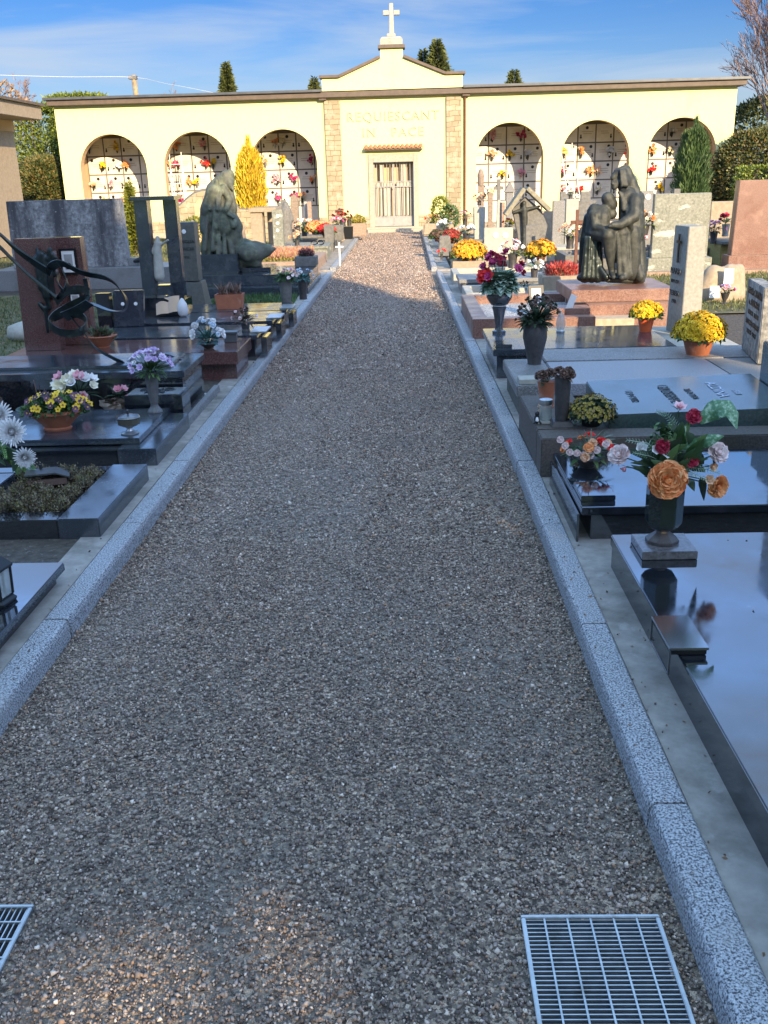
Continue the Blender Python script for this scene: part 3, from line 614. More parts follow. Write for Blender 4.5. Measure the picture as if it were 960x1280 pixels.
for i in range(len(xs)-1):
    for j in range(len(zs)-1):
        cx = (xs[i]+xs[i+1])/2; cz = (zs[j]+zs[j+1])/2
        if any(h[0] < cx < h[1] and h[2] < cz < h[3] for h in SL): continue
        b.box(xs[i], xs[i+1], GYP-.2, GYP, zs[j], zs[j+1])
b.build('wall', FAC, t)
b = MB(); b.prism([(-11, z1), (xr, z1), gproj(.45, 11.5), gproj(.42, 12.6), gproj(0, 12.75), gproj(-.47, 14.3), gproj(-1.24, 16), gproj(-2.8, 16.4), gproj(-4, 17), gproj(-5.7, 18.1), gproj(-6.5, 20.2), gproj(-12, 22), (-11, gproj(-12, 22)[1])], GYP-.2, GYP); b.build('gable', FAC, t)  # stepped outline back-projected from the wanted shadow edge, no real gable
# ================================================================ GENERATORS
def fast(name, V, mt, parent=None, loc=(0, 0, 0), rnd=None):
    n, k, _ = V.shape; o_ = WL[parent.name] if parent else Vector(loc)
    V = V-np.array(o_)[None, None]
    me = bpy.data.meshes.new(name); me.vertices.add(n*k); me.vertices.foreach_set('co', V.reshape(-1))
    me.loops.add(n*k); me.loops.foreach_set('vertex_index', np.arange(n*k)); me.polygons.add(n); me.polygons.foreach_set('loop_start', np.arange(0, n*k, k)); me.update()
    a = me.attributes.new('rnd', 'FLOAT', 'FACE'); a.data.foreach_set('value', rng.random(n) if rnd is None else rnd)
    me.materials.append(mt); o = bpy.data.objects.new(name, me); COL.objects.link(o)
    if parent: o.parent = parent
    else: o.location = o_
    WL[o.name] = o_; return o
def leaves(P, D, l, w):
    # quads at P pointing along D (n,3), length l, width w
    n = len(P); D = D/np.linalg.norm(D, axis=1)[:, None]; A = rng.normal(size=(n, 3)); Sd_ = np.cross(D, A); Sd_ /= np.linalg.norm(Sd_, axis=1)[:, None]
    l = (l*rng.uniform(.6, 1.3, n))[:, None]; w = (w*rng.uniform(.6, 1.3, n))[:, None]
    return np.stack([P, P+D*l*.45-Sd_*w*.5, P+D*l, P+D*l*.45+Sd_*w*.5], 1)
def rdir(n): v = rng.normal(size=(n, 3)); return v/np.linalg.norm(v, axis=1)[:, None]
def ellip(n, c, r, shell=.55):
    d = rdir(n); q = (shell+(1-shell)*rng.random(n))[:, None]
    return np.array(c)+d*np.array(r)*q, d
def shrub(label, cat, c, r, mt, n=6000, l=.07, w=.03, name='shrub', up=.3, lumps=.12, z0=0, box=False, group=None, trunk=True, pw=1):
    # c centre on ground, r=(rx,ry,height)
    t = T(name, label, cat, (c[0], c[1], z0), group)
    d = rdir(n); q = rng.uniform(.6, 1, n)**.5
    if box: d = d/np.max(np.abs(d), axis=1)[:, None]*(.93+.07*rng.random(n))[:, None]
    ph = rng.random((3, 3))*6
    lump = 1+lumps*(np.sin(d[:, 0]*5+ph[0, 0])*np.sin(d[:, 1]*6+ph[0, 1])+np.sin(d[:, 2]*9+ph[1, 0])*np.sin(d[:, 0]*8+ph[1, 1]))*.7+rng.normal(0, .03, n)
    h = (d[:, 2]+1)/2
    P = np.stack([c[0]+d[:, 0]*r[0]*q*lump*h**(0 if box else (pw-1)), c[1]+d[:, 1]*r[1]*q*lump, z0+h*r[2]*lump**.3], 1)
    D = d*np.array([1, 1, .6])+rng.normal(0, .55, (n, 3)); D[:, 2] += up
    fast('foliage', leaves(P, D, l, w), mt, t)
    if trunk: MB().tube([(c[0], c[1], z0), (c[0]+.02, c[1], z0+r[2]*.5), (c[0], c[1], z0+r[2]*.85)], [min(r[0]*.14, .12), min(r[0]*.1, .08), .01], 7).build('trunk', BARK, t)
    return t
def conifer(label, c, h, r, mt, n=9000, l=.2, name='conifer_tree', z0=0, group=None, lv=16, col=0):
    t = T(name, label, 'tree', (c[0], c[1], z0), group)
    k = 1-rng.random(n)**.62; lay = np.floor(k*lv)/lv; f_ = (k*lv) % 1
    a = rng.random(n)*6.283; arm = .78+.22*np.sin(a*5+lay*37)
    rad = r*(1-k)**.85*(1-.3*f_)*arm*rng.random(n)**.45
    zz = z0+h*(.04+.96*k)-rad*.22
    P = np.stack([c[0]+rad*np.cos(a), c[1]+rad*np.sin(a), zz], 1)
    D = np.stack([np.cos(a), np.sin(a), .15+rng.normal(0, .4, n)], 1)
    fast('crown', leaves(P, D, l, l*.35), mt, t)
    MB().tube([(c[0], c[1], z0), (c[0], c[1], z0+h*.5), (c[0], c[1], z0+h*.97)], [r*.09+.04, r*.05+.02, .01], 7).build('trunk', BARK, t)
    return t
def column_tree(label, c, h, prof, mt, n=9000, l=.14, w=.03, name='cypress_shrub', z0=0, up=1.6, droop=0):
    # upright plumes: prof(k) -> radius
    t = T(name, label, 'tree', (c[0], c[1], z0))
    m_ = 15; pa = np.arange(m_)*2.4+rng.random(m_)*.5; pr_ = np.sqrt((np.arange(m_)+.3)/m_)*.62; ph = 1-.17*pr_-rng.random(m_)*.12; ph[0] = 1; R0_ = prof(.35)
    w_ = rng.integers(0, m_, n); k = rng.random(n); kk_ = k*ph[w_]; env = np.array([prof(x) for x in kk_])
    tip = np.minimum(1, (1-k)*3.2)**.7; a = rng.random(n)*6.283; q = rng.random(n)**.4*R0_*.44*tip*(1+.25*np.sin(k*31+w_*1.7))
    lean = pr_[w_]*(.45+.55*np.minimum(1, kk_*3))
    P = np.stack([c[0]+np.cos(pa[w_])*lean*env*1.0+np.cos(a)*q, c[1]+np.sin(pa[w_])*lean*env+np.sin(a)*q, z0+h*kk_], 1)
    D = np.stack([np.cos(pa[w_])*.25+np.cos(a)*.35, np.sin(pa[w_])*.25+np.sin(a)*.35, up+0*a], 1)+rng.normal(0, .28, (n, 3))
    fast('foliage', leaves(P, D, l, w), mt, t, rnd=np.clip(.5+.35*np.sin(w_*2.3)*.6+rng.normal(0, .22, n), 0, 1))
    MB().tube([(c[0], c[1], z0), (c[0], c[1], z0+h*.8)], [.05, .01], 6).build('trunk', BARK, t)
    return t
def pot_mb(kind, rt, h, c):
    b = MB(); rb = rt*.68
    if kind == 'pot': b.lathe([(rb*.98, 0), (rb, .003), (rt*.93, h*.8), (rt*1.03, h*.805), (rt*1.05, h), (rt*.95, h), (rt*.88, h*.86), (.001, h*.86)], c, 28)
    elif kind == 'vase': b.lathe([(rt*.62, 0), (rt*.6, .01), (rt*.72, h*.2), (rt*1.08, h*.62), (rt*1.05, h*.8), (rt*.86, h*.93), (rt*.92, h), (rt*.7, h), (.001, h*.9)], c, 24)
    elif kind == 'cyl': b.lathe([(rt*.9, 0), (rt*.88, .02), (rt*.8, h*.3), (rt*1.05, h*.95), (rt*1.1, h), (rt*.9, h), (.001, h*.85)], c, 20)
    elif kind == 'goblet': b.lathe([(rt*.85, 0), (rt*.85, h*.05), (rt*.3, h*.13), (rt*.35, h*.25), (rt*.75, h*.55), (rt*1.05, h*.98), (rt*1.08, h), (rt*.9, h), (.001, h*.8)], c, 20)
    elif kind == 'bowl': b.lathe([(rt*.5, 0), (rt*.52, h*.08), (rt*.45, h*.1), (rt*.85, h*.62), (rt*1.0, h*.9), (rt*1.05, h*.93), (rt*1.03, h), (rt*.92, h), (.001, h*.8)], c, 30)
    return b
def planter_box(b, x0, x1, y0, y1, z0, z1, mi=0):
    tx = .12*(x1-x0)*.5; w = .012
    b.add([(x0+tx, y0+tx*.5, z0), (x1-tx, y0+tx*.5, z0), (x1-tx, y1-tx*.5, z0), (x0+tx, y1-tx*.5, z0), (x0, y0, z1), (x1, y0, z1), (x1, y1, z1), (x0, y1, z1), (x0+w, y0+w, z1), (x1-w, y0+w, z1), (x1-w, y1-w, z1), (x0+w, y1-w, z1), (x0+w, y0+w, z1-.02), (x1-w, y0+w, z1-.02), (x1-w, y1-w, z1-.02), (x0+w, y1-w, z1-.02)],
          [(3, 2, 1, 0), (0, 1, 5, 4), (1, 2, 6, 5), (2, 3, 7, 6), (3, 0, 4, 7), (4, 5, 9, 8), (5, 6, 10, 9), (6, 7, 11, 10), (7, 4, 8, 11), (8, 9, 13, 12), (9, 10, 14, 13), (10, 11, 15, 14), (11, 8, 12, 15), (12, 13, 14, 15)], mi)
def mums(label, c, r, bm, pot=('pot', None, .1), leafm=LF, n=260, fr=.016, hr=.75, name='potted_chrysanthemum', cat='flowers', potmat=TERRA, group=None, gap=0, pet=8, kind='daisy', cov=1.):
    # c pot base centre, r crown radius
    t = T(name, label, cat, c, group); ph = pot[2]; pr = pot[1] or r*.6
    if pot[0]: pot_mb(pot[0], pr, ph, c).build('pot', potmat, t, smooth=40)
    cz = c[2]+ph+r*hr*.12; f = MB()
    for i in range(n):
        k = (i+.5)/n; z = 1-k*1.12*cov; rr = math.sqrt(max(0, 1-z*z)); a = i*2.39996
        q = random.uniform(.86, 1.05)*(1+.05*math.sin(a*3+z*5)); d = Vector((rr*math.cos(a), rr*math.sin(a), z))
        if random.random() < gap: continue
        p = Vector((c[0]+d.x*r*q, c[1]+d.y*r*q, cz+d.z*r*hr*q)); ax = (d+Vector((random.uniform(-.3, .3), random.uniform(-.3, .3), random.uniform(0, .4)))).normalized()
        if kind == 'daisy':
            f.daisy(p, ax, fr*random.uniform(.8, 1.2), 0, pet, op=.75); f.daisy(p+ax*fr*.15, ax, fr*.62, 0, pet-2, op=.4)
        else:
            for q_ in range(3): f.leaf(p, ax+Vector((random.uniform(-.3, .3), random.uniform(-.3, .3), .8)), fr*random.uniform(2, 3.4), fr*.5, bend=0, r=random.random())
    f.build('blossoms', bm, t)
    nl = 900; d = rdir(nl); d[:, 2] = np.abs(d[:, 2])-.25; P = np.array([c[0], c[1], cz])+d*np.array([r, r, r*hr])*rng.uniform(.55, .97, (nl, 1))
    fast('foliage', leaves(P, d+rng.normal(0, .5, (nl, 3)), fr*2.3, fr*1.3), leafm, t)
    return t
def bouquet(label, c, r, parts, leafm=LF, nl=40, ll=.06, name='flower_bouquet', cat='flowers', stem=0, group=None, hr=.8, vase=None, lw=.4, tilt=(0, -.25)):
    # c: top centre of the vase mouth; parts: (kind, mat, n, size)
    base = (c[0], c[1], c[2]-(vase[2] if vase else 0))
    t = T(name, label, cat, base, group)
    if vase: pot_mb(vase[0], vase[1], vase[2], base).build('vase', vase[3], t, smooth=40)
    C_ = Vector(c); st = MB()
    for pk, (kind, bm, n, sz) in enumerate(parts):
        f = MB()
        for i in range(n):
            a = random.uniform(0, 6.283); e = math.sqrt(random.random()); z = math.sqrt(max(0, 1-e*e))*random.uniform(.75, 1.05)
            d = Vector((e*math.cos(a)+tilt[0], e*math.sin(a)+tilt[1], z+.1)); p = C_+Vector((d.x*r, d.y*r, d.z*r*hr+.01)); ax = d+Vector((0, -.25, .15))
            s = sz*random.uniform(.85, 1.15)
            if kind == 'rose': f.rose(p, ax, s, 0, 3)
            elif kind == 'spiky': f.spiky(p, ax, s, 0, 34)
            elif kind == 'lily':
                for q in range(2): f.daisy(p, ax, s*(1-.3*q), 0, 6, op=.55-.2*q)
            elif kind == 'puff':
                for q in range(4): f.daisy(p+Vector((random.uniform(-1, 1), random.uniform(-1, 1), random.uniform(-1, 1)))*s*.25, ax+Vector((random.uniform(-.6, .6), random.uniform(-.6, .6), 0)), s*.8, 0, 6, op=.4+.15*q)
            else: f.daisy(p, ax, s, 0, 7, op=.75); f.daisy(p, ax, s*.6, 0, 5, op=.4)
            st.tube([C_-Vector((0, 0, .02)), C_.lerp(p, .5)+Vector((0, 0, .01)), p-ax.normalized()*s*.1], .0022, 4)
        f.build('blossoms', bm, t)
    l = MB()
    for i in range(nl):
        a = random.uniform(0, 6.283); e = random.uniform(-.1, .9); d = Vector((math.cos(a)*math.cos(e), math.sin(a)*math.cos(e), math.sin(e)))
        l.leaf(C_+Vector((d.x*r*.4, d.y*r*.4, max(d.z, 0)*r*.45*hr)), d, ll*random.uniform(.7, 1.3), ll*lw*random.uniform(.7, 1.2), bend=random.uniform(.1, .6))
    l.build('leaves', leafm, t); st.build('stems', LFD, t)
    return t
def capsules(name, chain, mt, parent, vox=.018, sm=6, loc=None, label=None, cat=None, disp=0):
    # union of tapered capsules fused into one skin by a voxel remesh
    b = MB()
    for (p, q, r0, r1, *sq) in chain:
        p = Vector(p); q = Vector(q); d = (q-p); L_ = max(d.length, 1e-4); ax = d/L_ if d.length > 1e-4 else Vector((0, 0, 1))
        u = ax.orthogonal().normalized(); w = ax.cross(u); v = []; f = []; n = 10; prof = []
        for i in range(5): a = math.pi/2*(i/4); prof.append((r0*math.sin(a)+1e-4, -r0*math.cos(a)))
        for i in range(5): a = math.pi/2*(i/4); prof.append((r1*math.cos(a)+1e-4, L_+r1*math.sin(a)))
        for rr, z in prof:
            for k in range(n): a = 2*math.pi*k/n; v.append(p+ax*z+(u*math.cos(a)+w*math.sin(a))*rr)
        for i in range(len(prof)-1):
            for k in range(n): k2 = (k+1) % n; f.append((i*n+k, i*n+k2, (i+1)*n+k2, (i+1)*n+k))
        f.append(tuple(range(n))[::-1]); f.append(tuple((len(prof)-1)*n+k for k in range(n))); b.add(v, f)
    o = b.build(name, mt, parent, loc=loc, smooth=180)
    m1 = o.modifiers.new('r', 'REMESH'); m1.mode = 'VOXEL'; m1.voxel_size = vox; m1.use_smooth_shade = True
    m2 = o.modifiers.new('s', 'SMOOTH'); m2.factor = .5; m2.iterations = sm
    if disp:
        tx = bpy.data.textures.new('folds', 'MARBLE'); tx.noise_scale = .12; tx.turbulence = 4; m3 = o.modifiers.new('d', 'DISPLACE'); m3.texture = tx; m3.strength = disp; m3.mid_level = .5; m3.texture_coords = 'LOCAL'
    if label: tag(o, label, cat)
    return o
def tomb(label, x0, x1, y0, y1, zt, mb, ms, t=.04, over=.015, z0=0., name='tomb', steps=None, group=None):
    r = T(name, label, 'tomb', ((x0+x1)/2, (y0+y1)/2, z0), group)
    MB().box(x0+over, x1-over, y0+over, y1-over, z0-.02, zt-t-.001).build('base', mb, r, bevel=.003)
    if ms: MB().box(x0, x1, y0, y1, zt-t, zt).build('slab', ms, r, bevel=.004)
    return r
def upright(label, x0, x1, y, z0, z1, mt, th=.1, cat='headstone', name='headstone', ax=0, oval=None, tx=0, base=None):
    r = T(name, label, cat, ((x0+x1)/2, y, z0))
    MB().box(x0, x1, y-th/2, y+th/2, z0, z1, tx=tx, ax=ax).build('stone', mt, r, bevel=.006)
    if base: MB().box(x0-.06, x1+.06, y-th/2-.08, y+th/2+.06, 0, z0-.001).build('base', base, r, bevel=.006)
    for q, (ox, oz, rr) in enumerate(oval or []):
        MB().lathe_ax((ox, y-th/2-.001, oz), (0, -1, 0), [(rr, 0), (rr*1.0, .008), (.001, .01)], 16, 0).build('portrait_oval', WHITEP, r)
    return r
def obox(b, c, hx, hy, hz, rot, mi=0):
    M_ = Matrix.Translation(c) @ rot.to_4x4(); v = [M_ @ Vector((a*hx, q*hy, e*hz)) for e in (-1, 1) for a, q in ((-1, -1), (1, -1), (1, 1), (-1, 1))]
    return b.add(v, [(3, 2, 1, 0), (4, 5, 6, 7), (0, 1, 5, 4), (1, 2, 6, 5), (2, 3, 7, 6), (3, 0, 4, 7)], mi)
# ================================================================ RIGHT SIDE, near to far
TP = 'grave tombs along the path'
R1 = tomb('large polished black slab tomb nearest on the right, carrying the vase of orange peonies', .775, 2.95, 1.0, 3.53, .2, BLACK, BLACK, .045, .006)
def bracket(x, y, z, label, w=.115, d=.26, h=.05):
    t = T('grave_light_socket', label, 'socket', (x, y, z)); b = MB()
    b.box(x, x+w, y, y+d, z+h-.006, z+h+.002); b.box(x, x+.006, y, y+.006, z-.06, z+h-.0065); b.box(x, x+.006, y+d-.006, y+d, z-.06, z+h-.0065); b.box(x, x+.004, y+.0065, y+d-.0065, z-.06, z-.054)
    b.build('cover_plate', mat('steel_plate', (.3, .31, .32), rough=.15, Metallic=.9), t, bevel=.001)
    MB().box(x+.006, x+w-.004, y+.008, y+d-.008, z+.003, z+h-.01).build('housing', DKMET, t)
    return t
bracket(.742, 2.52, .2, 'small polished metal box hooked over the edge of the nearest right black slab', .115, .22, .026)
# R1 vase + bouquet
vy = 3.38; vc = Zp(827, 690, .2); vc = Vector((.93, 3.37, .2))
t = T('stone_plinth_block', 'square dark stone block under the faceted glass vase', 'plinth', vc)
MB().box(vc.x-.095, vc.x+.105, vc.y-.11, vc.y+.08, .201, .232).build('block', mat('block_stone', [(.3, (.06, .055, .055)), (.7, (.16, .15, .15))], 'n', 60, 5, rough=.25), t, bevel=.002)
t['label'] = 'square dark stone block under the faceted glass vase'
V0 = (vc.x, vc.y-.005, .2325)
t = T('faceted_vase', 'dark faceted glass vase on pyramid foot, holding orange peonies on the nearest slab', 'vase', V0)
MB().lathe([(.062, 0), (.062, .012), (.026, .04), (.024, .046)], V0, 8, rot=.39).build('foot', DKVASE, t, bevel=.001)
MB().lathe([(.026, .046), (.055, .062), (.068, .082), (.069, .185), (.069, .215), (.058, .215), (.057, .10), (.001, .09)], V0, 8, rot=.39).build('bowl', DGLASS, t, bevel=.0015)
mouth = Vector((V0[0], V0[1], V0[2]+.215))
bq = T('flower_arrangement', 'artificial orange peonies, red and white roses with big leaves on nearest right slab', 'flowers', mouth)
K = lambda px, py, dy=0: Yp(px, py, V0[1]+dy)
stems = MB()
def near_bloom(name, px, py, dy, r, mt, kind='rose', ax=(0, -1, .45), layers=4, full=1., label=None):
    p = K(px, py, dy); f = MB()
    if kind == 'rose': f.rose(p, ax, r, 0, layers, full)
    elif kind == 'lily':
        f.daisy(p, ax, r, 0, 6, op=.6); f.daisy(p, ax, r*.7, 0, 5, op=.3)
    o = f.build(name, mt, bq, smooth=70)
    stems.tube([mouth-Vector((0, 0, .05)), mouth.lerp(p, .45)+Vector((0, 0, .03)), p-Vector(ax).normalized()*r*.35], [.0035, .003, .0025], 5)
    for k in range(3):
        a = k*2.1+random.random(); stems.leaf(p-Vector(ax).normalized()*r*.3, (math.cos(a), .3, math.sin(a)), r*1.0, r*.35, bend=.3)
    return o
near_bloom('peony', 834.5, 600, -.09, .060, ORG, layers=8, full=1.05, ax=(-.1, -1, .25))
near_bloom('peony', 896, 608, -.02, .040, ORG, layers=7, full=.75, ax=(.35, -1, .0))
near_bloom('rose', 775, 569, -.03, .040, PALEP, layers=4, full=.7, ax=(-.55, -.7, .5))
near_bloom('rose', 896, 567, .0, .042, PALEP, layers=4, full=.7, ax=(.3, -.8, .5))
near_bloom('rose', 828, 558, -.05, .027, CRIM, full=.8)
near_bloom('rose', 864, 576, -.05, .025, CRIM, full=.8)
near_bloom('rose', 866.5, 521, .03, .028, CRIM, full=.8, ax=(0, -1, .6))
near_bloom('lily', 849, 511, .05, .032, PNK, 'lily', ax=(.1, -.5, 1))
near_bloom('lily', 801, 560, .0, .03, WHT, 'lily'); near_bloom('lily', 834, 566, -.045, .03, WHT, 'lily'); near_bloom('lily', 886, 600, -.03, .026, APR, 'lily')
near_bloom('lily', 820, 562, -.045, .026, WHT, 'lily'); near_bloom('bud', 781, 585, -.02, .018, PNK, full=.3, layers=2, ax=(-.6, -.3, -.5))
near_bloom('bud', 889, 583, -.02, .024, APR, full=.3, layers=2, ax=(.4, -.8, 0))
stems.build('stems', LFD, bq)
LFV = mat('variegated_leaf', [(.3, (.05, .13, .05)), (.5, (.10, .24, .12)), (.6, (.33, .47, .33)), (.75, (.42, .55, .42))], 'n', 55, 3, rough=.45, stretch=(1, 1, 1))
l = MB()
def kleaf(l, pts, w, n=9, r=None, fold=.2):
    # a broad leaf along a bent midrib given in px
    P = [Vector(p) for p in pts]; rows = []
    for i in range(n):
        t_ = i/(n-1)*(len(P)-1); k = min(int(t_), len(P)-2); u = t_-k; c = P[k].lerp(P[k+1], u); d = (P[k+1]-P[k]).normalized(); sd = d.cross(Vector((0, -1, .3))).normalized(); nn = sd.cross(d)
        ww = w*math.sin(math.pi*min(.98, (i/(n-1))**.75*.96+.02))*.5
        rows.append([c-sd*ww-nn*fold*ww, c-sd*ww*.5-nn*fold*.3*ww, c, c+sd*ww*.5-nn*fold*.3*ww, c+sd*ww-nn*fold*ww])
    l.grid(rows, 0, r)
kleaf(l, [K(876, 530, .02), K(888, 515, .02), K(904, 509, 0), K(916, 518, -.02), K(921, 536, -.04)], .075)
kleaf(l, [K(868, 560, .0), K(880, 553, -.02), K(893, 548, -.03), K(905, 545, -.03)], .045)
kleaf(l, [K(852, 572, .0), K(866, 556, -.02), K(876, 546, -.03)], .04)
kleaf(l, [K(848, 560, .0), K(851, 545, .0), K(858, 532, .01)], .035)
l.build('variegated_leaf', LFV, bq, smooth=180)
l = MB()
for p0, p1, w in (((838, 560), (842, 520), .045), ((845, 555), (853, 527), .04), ((812, 580), (800, 566), .03), ((822, 585), (806, 577), .035), ((858, 598), (868, 614), .03), ((876, 596), (880, 626), .03), ((830, 550), (828, 527), .03), ((860, 585), (880, 590), .025), ((818, 592), (790, 585), .028), ((846, 585), (838, 560), .04), ((850, 590), (842, 575), .04), ((868, 560), (858, 540), .035), ((856, 586), (848, 570), .045), ((838, 590), (826, 574), .04), ((880, 580), (866, 566), .035)):
    a_ = K(*p0, random.uniform(-.02, .04)); c_ = K(*p1, random.uniform(-.05, .05)); kleaf(l, [a_, a_.lerp(c_, .5)+Vector((0, -.01, .01)), c_], w)
for k in range(34):
    a_ = mouth+Vector((random.uniform(-.05, .05), random.uniform(-.04, .04), random.uniform(.02, .12))); an = random.uniform(-1.5, 1.5); c_ = a_+Vector((math.sin(an)*random.uniform(.06, .13), random.uniform(-.07, .06), math.cos(an)*.09+.01)); kleaf(l, [a_, a_.lerp(c_, .5)+Vector((0, -.01, .012)), c_], random.uniform(.022, .04), 6)
l.build('dark_leaf', LFD, bq, smooth=180)
l = MB()
for k in range(22):
    a_ = mouth+Vector((random.uniform(-.03, .08), random.uniform(-.05, .03), random.uniform(.04, .14))); an = random.uniform(-1.2, 1.4); c_ = a_+Vector((math.sin(an)*random.uniform(.05, .12), random.uniform(-.08, .03), math.cos(an)*.10+.01)); kleaf(l, [a_, a_.lerp(c_, .5)+Vector((0, -.01, .012)), c_], random.uniform(.02, .035), 6)
l.build('bright_leaf', LF, bq, smooth=180)
l = MB()
for px, py in ((823, 541), (817, 545), (828, 536), (832, 546), (820, 535), (836, 540), (842, 562), (846, 570), (852, 568), (873, 585), (806, 572), (812, 566)):
    for q in range(12): l.leaf(K(px+random.uniform(-5, 5), py+random.uniform(-5, 5), random.uniform(-.03, .03)), (random.uniform(-1, 1), random.uniform(-1, .2), random.uniform(-.5, 1)), .022, .012)
def fern(l, pts, ll=.02, n=14, w=.2):
    P = [Vector(p) for p in pts]
    for i in range(n):
        t_ = i/(n-1)*(len(P)-1); k = min(int(t_), len(P)-2); c = P[k].lerp(P[k+1], t_-k); d = (P[k+1]-P[k]).normalized(); sd = d.cross(Vector((0, -1, .2))).normalized()
        for s in (-1, 1): l.leaf(c, sd*s+d*.6, ll*(1.1-.7*i/n), ll*w, bend=.1)
    l.tube(P, .0013, 4)
l.build('small_leaves', LF, bq)
l = MB()
fern(l, [K(846, 535, .03), K(834, 518, .02), K(821, 514, 0)]); fern(l, [K(828, 572, -.02), K(810, 554, -.03), K(784, 550, -.03)], .022); fern(l, [K(835, 580, -.02), K(812, 570, -.04), K(792, 566, -.04)], .02); fern(l, [K(860, 584, -.02), K(880, 586, -.04), K(900, 592, -.04)], .022); fern(l, [K(856, 588, -.03), K(868, 592, -.05), K(884, 600, -.06)], .018)
l.build('fern_sprig', LFP, bq)

R2 = tomb('polished black slab tomb with step brackets, second from the front on the right', .705, 2.9, 3.78, 4.62, .225, BLACK, BLACK, .035, .05)
MB().box(.69, .70, 3.80, 4.6, .05, .19).build('side_panel', BLACK, R2, bevel=.002)
MB().box(.715, .86, 3.86, 4.06, .2255, .25).build('raised_block', BLACK, R2, bevel=.003)
h = T('headstone', 'black polished headstone standing at the far right end of second black tomb', 'headstone', (2.0, 4.2, .225))
MB().box(1.78, 1.9, 3.95, 4.6, .226, .92).build('stone', BLACK, h, bevel=.005)
R2b = bouquet('low bowl of orange, red and pink ranunculus on the second black tomb', (.83, 4.37, .275), .12,
    [('rose', ORG, 5, .021), ('rose', RED, 5, .023), ('rose', APR, 4, .02)], nl=46, ll=.06, vase=('bowl', .07, .05, DKVASE), hr=.75)
f = MB()
for k, (px, py) in enumerate(((706, 558), (712, 566), (721, 567), (729, 570), (738, 570), (746, 563), (700, 550), (757, 556))):
    f.rose(Yp(px, py, 4.28), (0, -.8, .5), .021, 0, 3, .5)
f.build('pale_buds', PALEP, R2b, smooth=60)
l = MB()
for k in range(26): a = random.uniform(-.9, 1.5); l.leaf(Yp(738, 560, 4.4), (math.sin(a)*.8, -.2, math.cos(a)), .12, .012, bend=.3)
l.build('spiky_leaves', LFP, R2b)

# R3 brown frame with green slanted slab
R3 = T('tomb', 'brown stone framed tomb with engraved green slab, third from the front on the right', 'tomb', (1.5, 5.1, 0))
b = MB(); b.box(.66, 2.6, 4.72, 4.9, -.02, .27); b.box(.66, .98, 4.903, 5.72, -.02, .272); b.build('stone_frame', BROWNST, R3, bevel=.006)
MB().box(.983, 2.6, 4.903, 5.72, -.02, .24).build('base', MOSSY, R3)
b = MB(); v = [(1.05, 4.97, .241), (2.02, 4.97, .241), (2.02, 5.68, .241), (1.05, 5.68, .241), (1.05, 4.97, .325), (2.02, 4.97, .345), (2.02, 5.68, .385), (1.05, 5.68, .36)]
b.add(v, [(3, 2, 1, 0), (4, 5, 6, 7), (0, 1, 5, 4), (1, 2, 6, 5), (2, 3, 7, 6), (3, 0, 4, 7)]); b.build('slab', GREENP, R3, bevel=.004)
ENG = mat('engraved_letters', (.018, .022, .025), rough=.5); LSIL = mat('silver_letters', (.5, .52, .55), rough=.25, Metallic=.8)
pn = Vector((-.02, -.06, 1)).normalized()
for k, (tx, x, y, s, mm) in enumerate((('17·9·1902', 1.22, 5.30, .055, ENG), ('GIUSEPPE', 1.42, 5.32, .085, ENG), ('26·3·1974', 1.55, 5.30, .05, ENG), ('ALDINA', 1.70, 5.36, .085, LSIL), ('1908', 1.80, 5.3, .05, LSIL))):
    z_ = .241+.084+(x-1.05)/.97*.02+(y-4.97)/.71*.038+.004
    text('inscription', tx, s, Matrix.Translation((x, y, z_)) @ Vector((0, 0, 1)).rotation_difference(pn).to_matrix().to_4x4() @ Matrix.Rotation(R_(-90), 4, 'Z'), mm, R3, .0012)
h = T('headstone', 'grey green stepped granite headstone cut by the right edge', 'headstone', (2.15, 5.4, .24))
MB().box(2.025, 2.3, 4.75, 5.55, .242, .60).build('block', GREENP, h, bevel=.006); MB().box(2.05, 2.25, 4.85, 5.5, .602, .66).build('cap', GREENP, h, bevel=.006)
for q in (0, 1): MB().lathe_ax((2.019, 4.95+.2*q, .45), (-1, 0, 0), [(.05, 0), (.05, .006), (.001, .007)], 16, 0).build('portrait_oval', WHITEP, h)
# items on R3
c = (.80, 4.98, .273)
t = T('cylinder_vase', 'tall dark cylinder vase on square foot with brown dried roses, third right tomb', 'vase', c)
MB().box(c[0]-.06, c[0]+.06, c[1]-.06, c[1]+.06, c[2], c[2]+.028, tx=.012, ty=.012).build('foot', DKVASE, t, bevel=.002)
MB().lathe([(.033, .028), (.036, .05), (.043, .24), (.045, .262), (.038, .262), (.001, .24)], c, 18).build('body', DKVASE, t, smooth=40)
bouquet('brown withered roses in the tall dark cylinder vase', (c[0], c[1], c[2]+.25), .05, [('rose', DRY, 7, .024)], DRY, 14, .05, name='dried_flowers')
bouquet('withered brown roses in a terracotta pot behind the tall cylinder vase', (.78, 5.42, .42), .055, [('rose', DRY, 7, .026)], LFD, 14, .05, name='dried_flowers', vase=('cyl', .05, .15, TERRA))
c = (.725, 5.05, .273); t = T('grave_candle', 'small glass candle jar with silver lid beside the cylinder vase', 'candle', c)
MB().box(c[0]-.045, c[0]+.05, c[1]-.05, c[1]+.04, c[2]-.0, c[2]+.012).build('tray', PALES, t, bevel=.002)
MB().lathe([(.03, .013), (.036, .03), (.036, .095), (.03, .1)], c, 16).build('jar', GLASS, t, smooth=40); MB().lathe([(.036, .1), (.038, .104), (.036, .125), (.02, .13), (.001, .13)], c, 16).build('lid', STEEL, t, smooth=40)
c = Zp(676, 512, .273); t = T('toy_figurine', 'tiny black and white toy figure beside the glass candle jar', 'figurine', (.675, 5.02, .273)); c = Vector((.675, 5.02, .273))
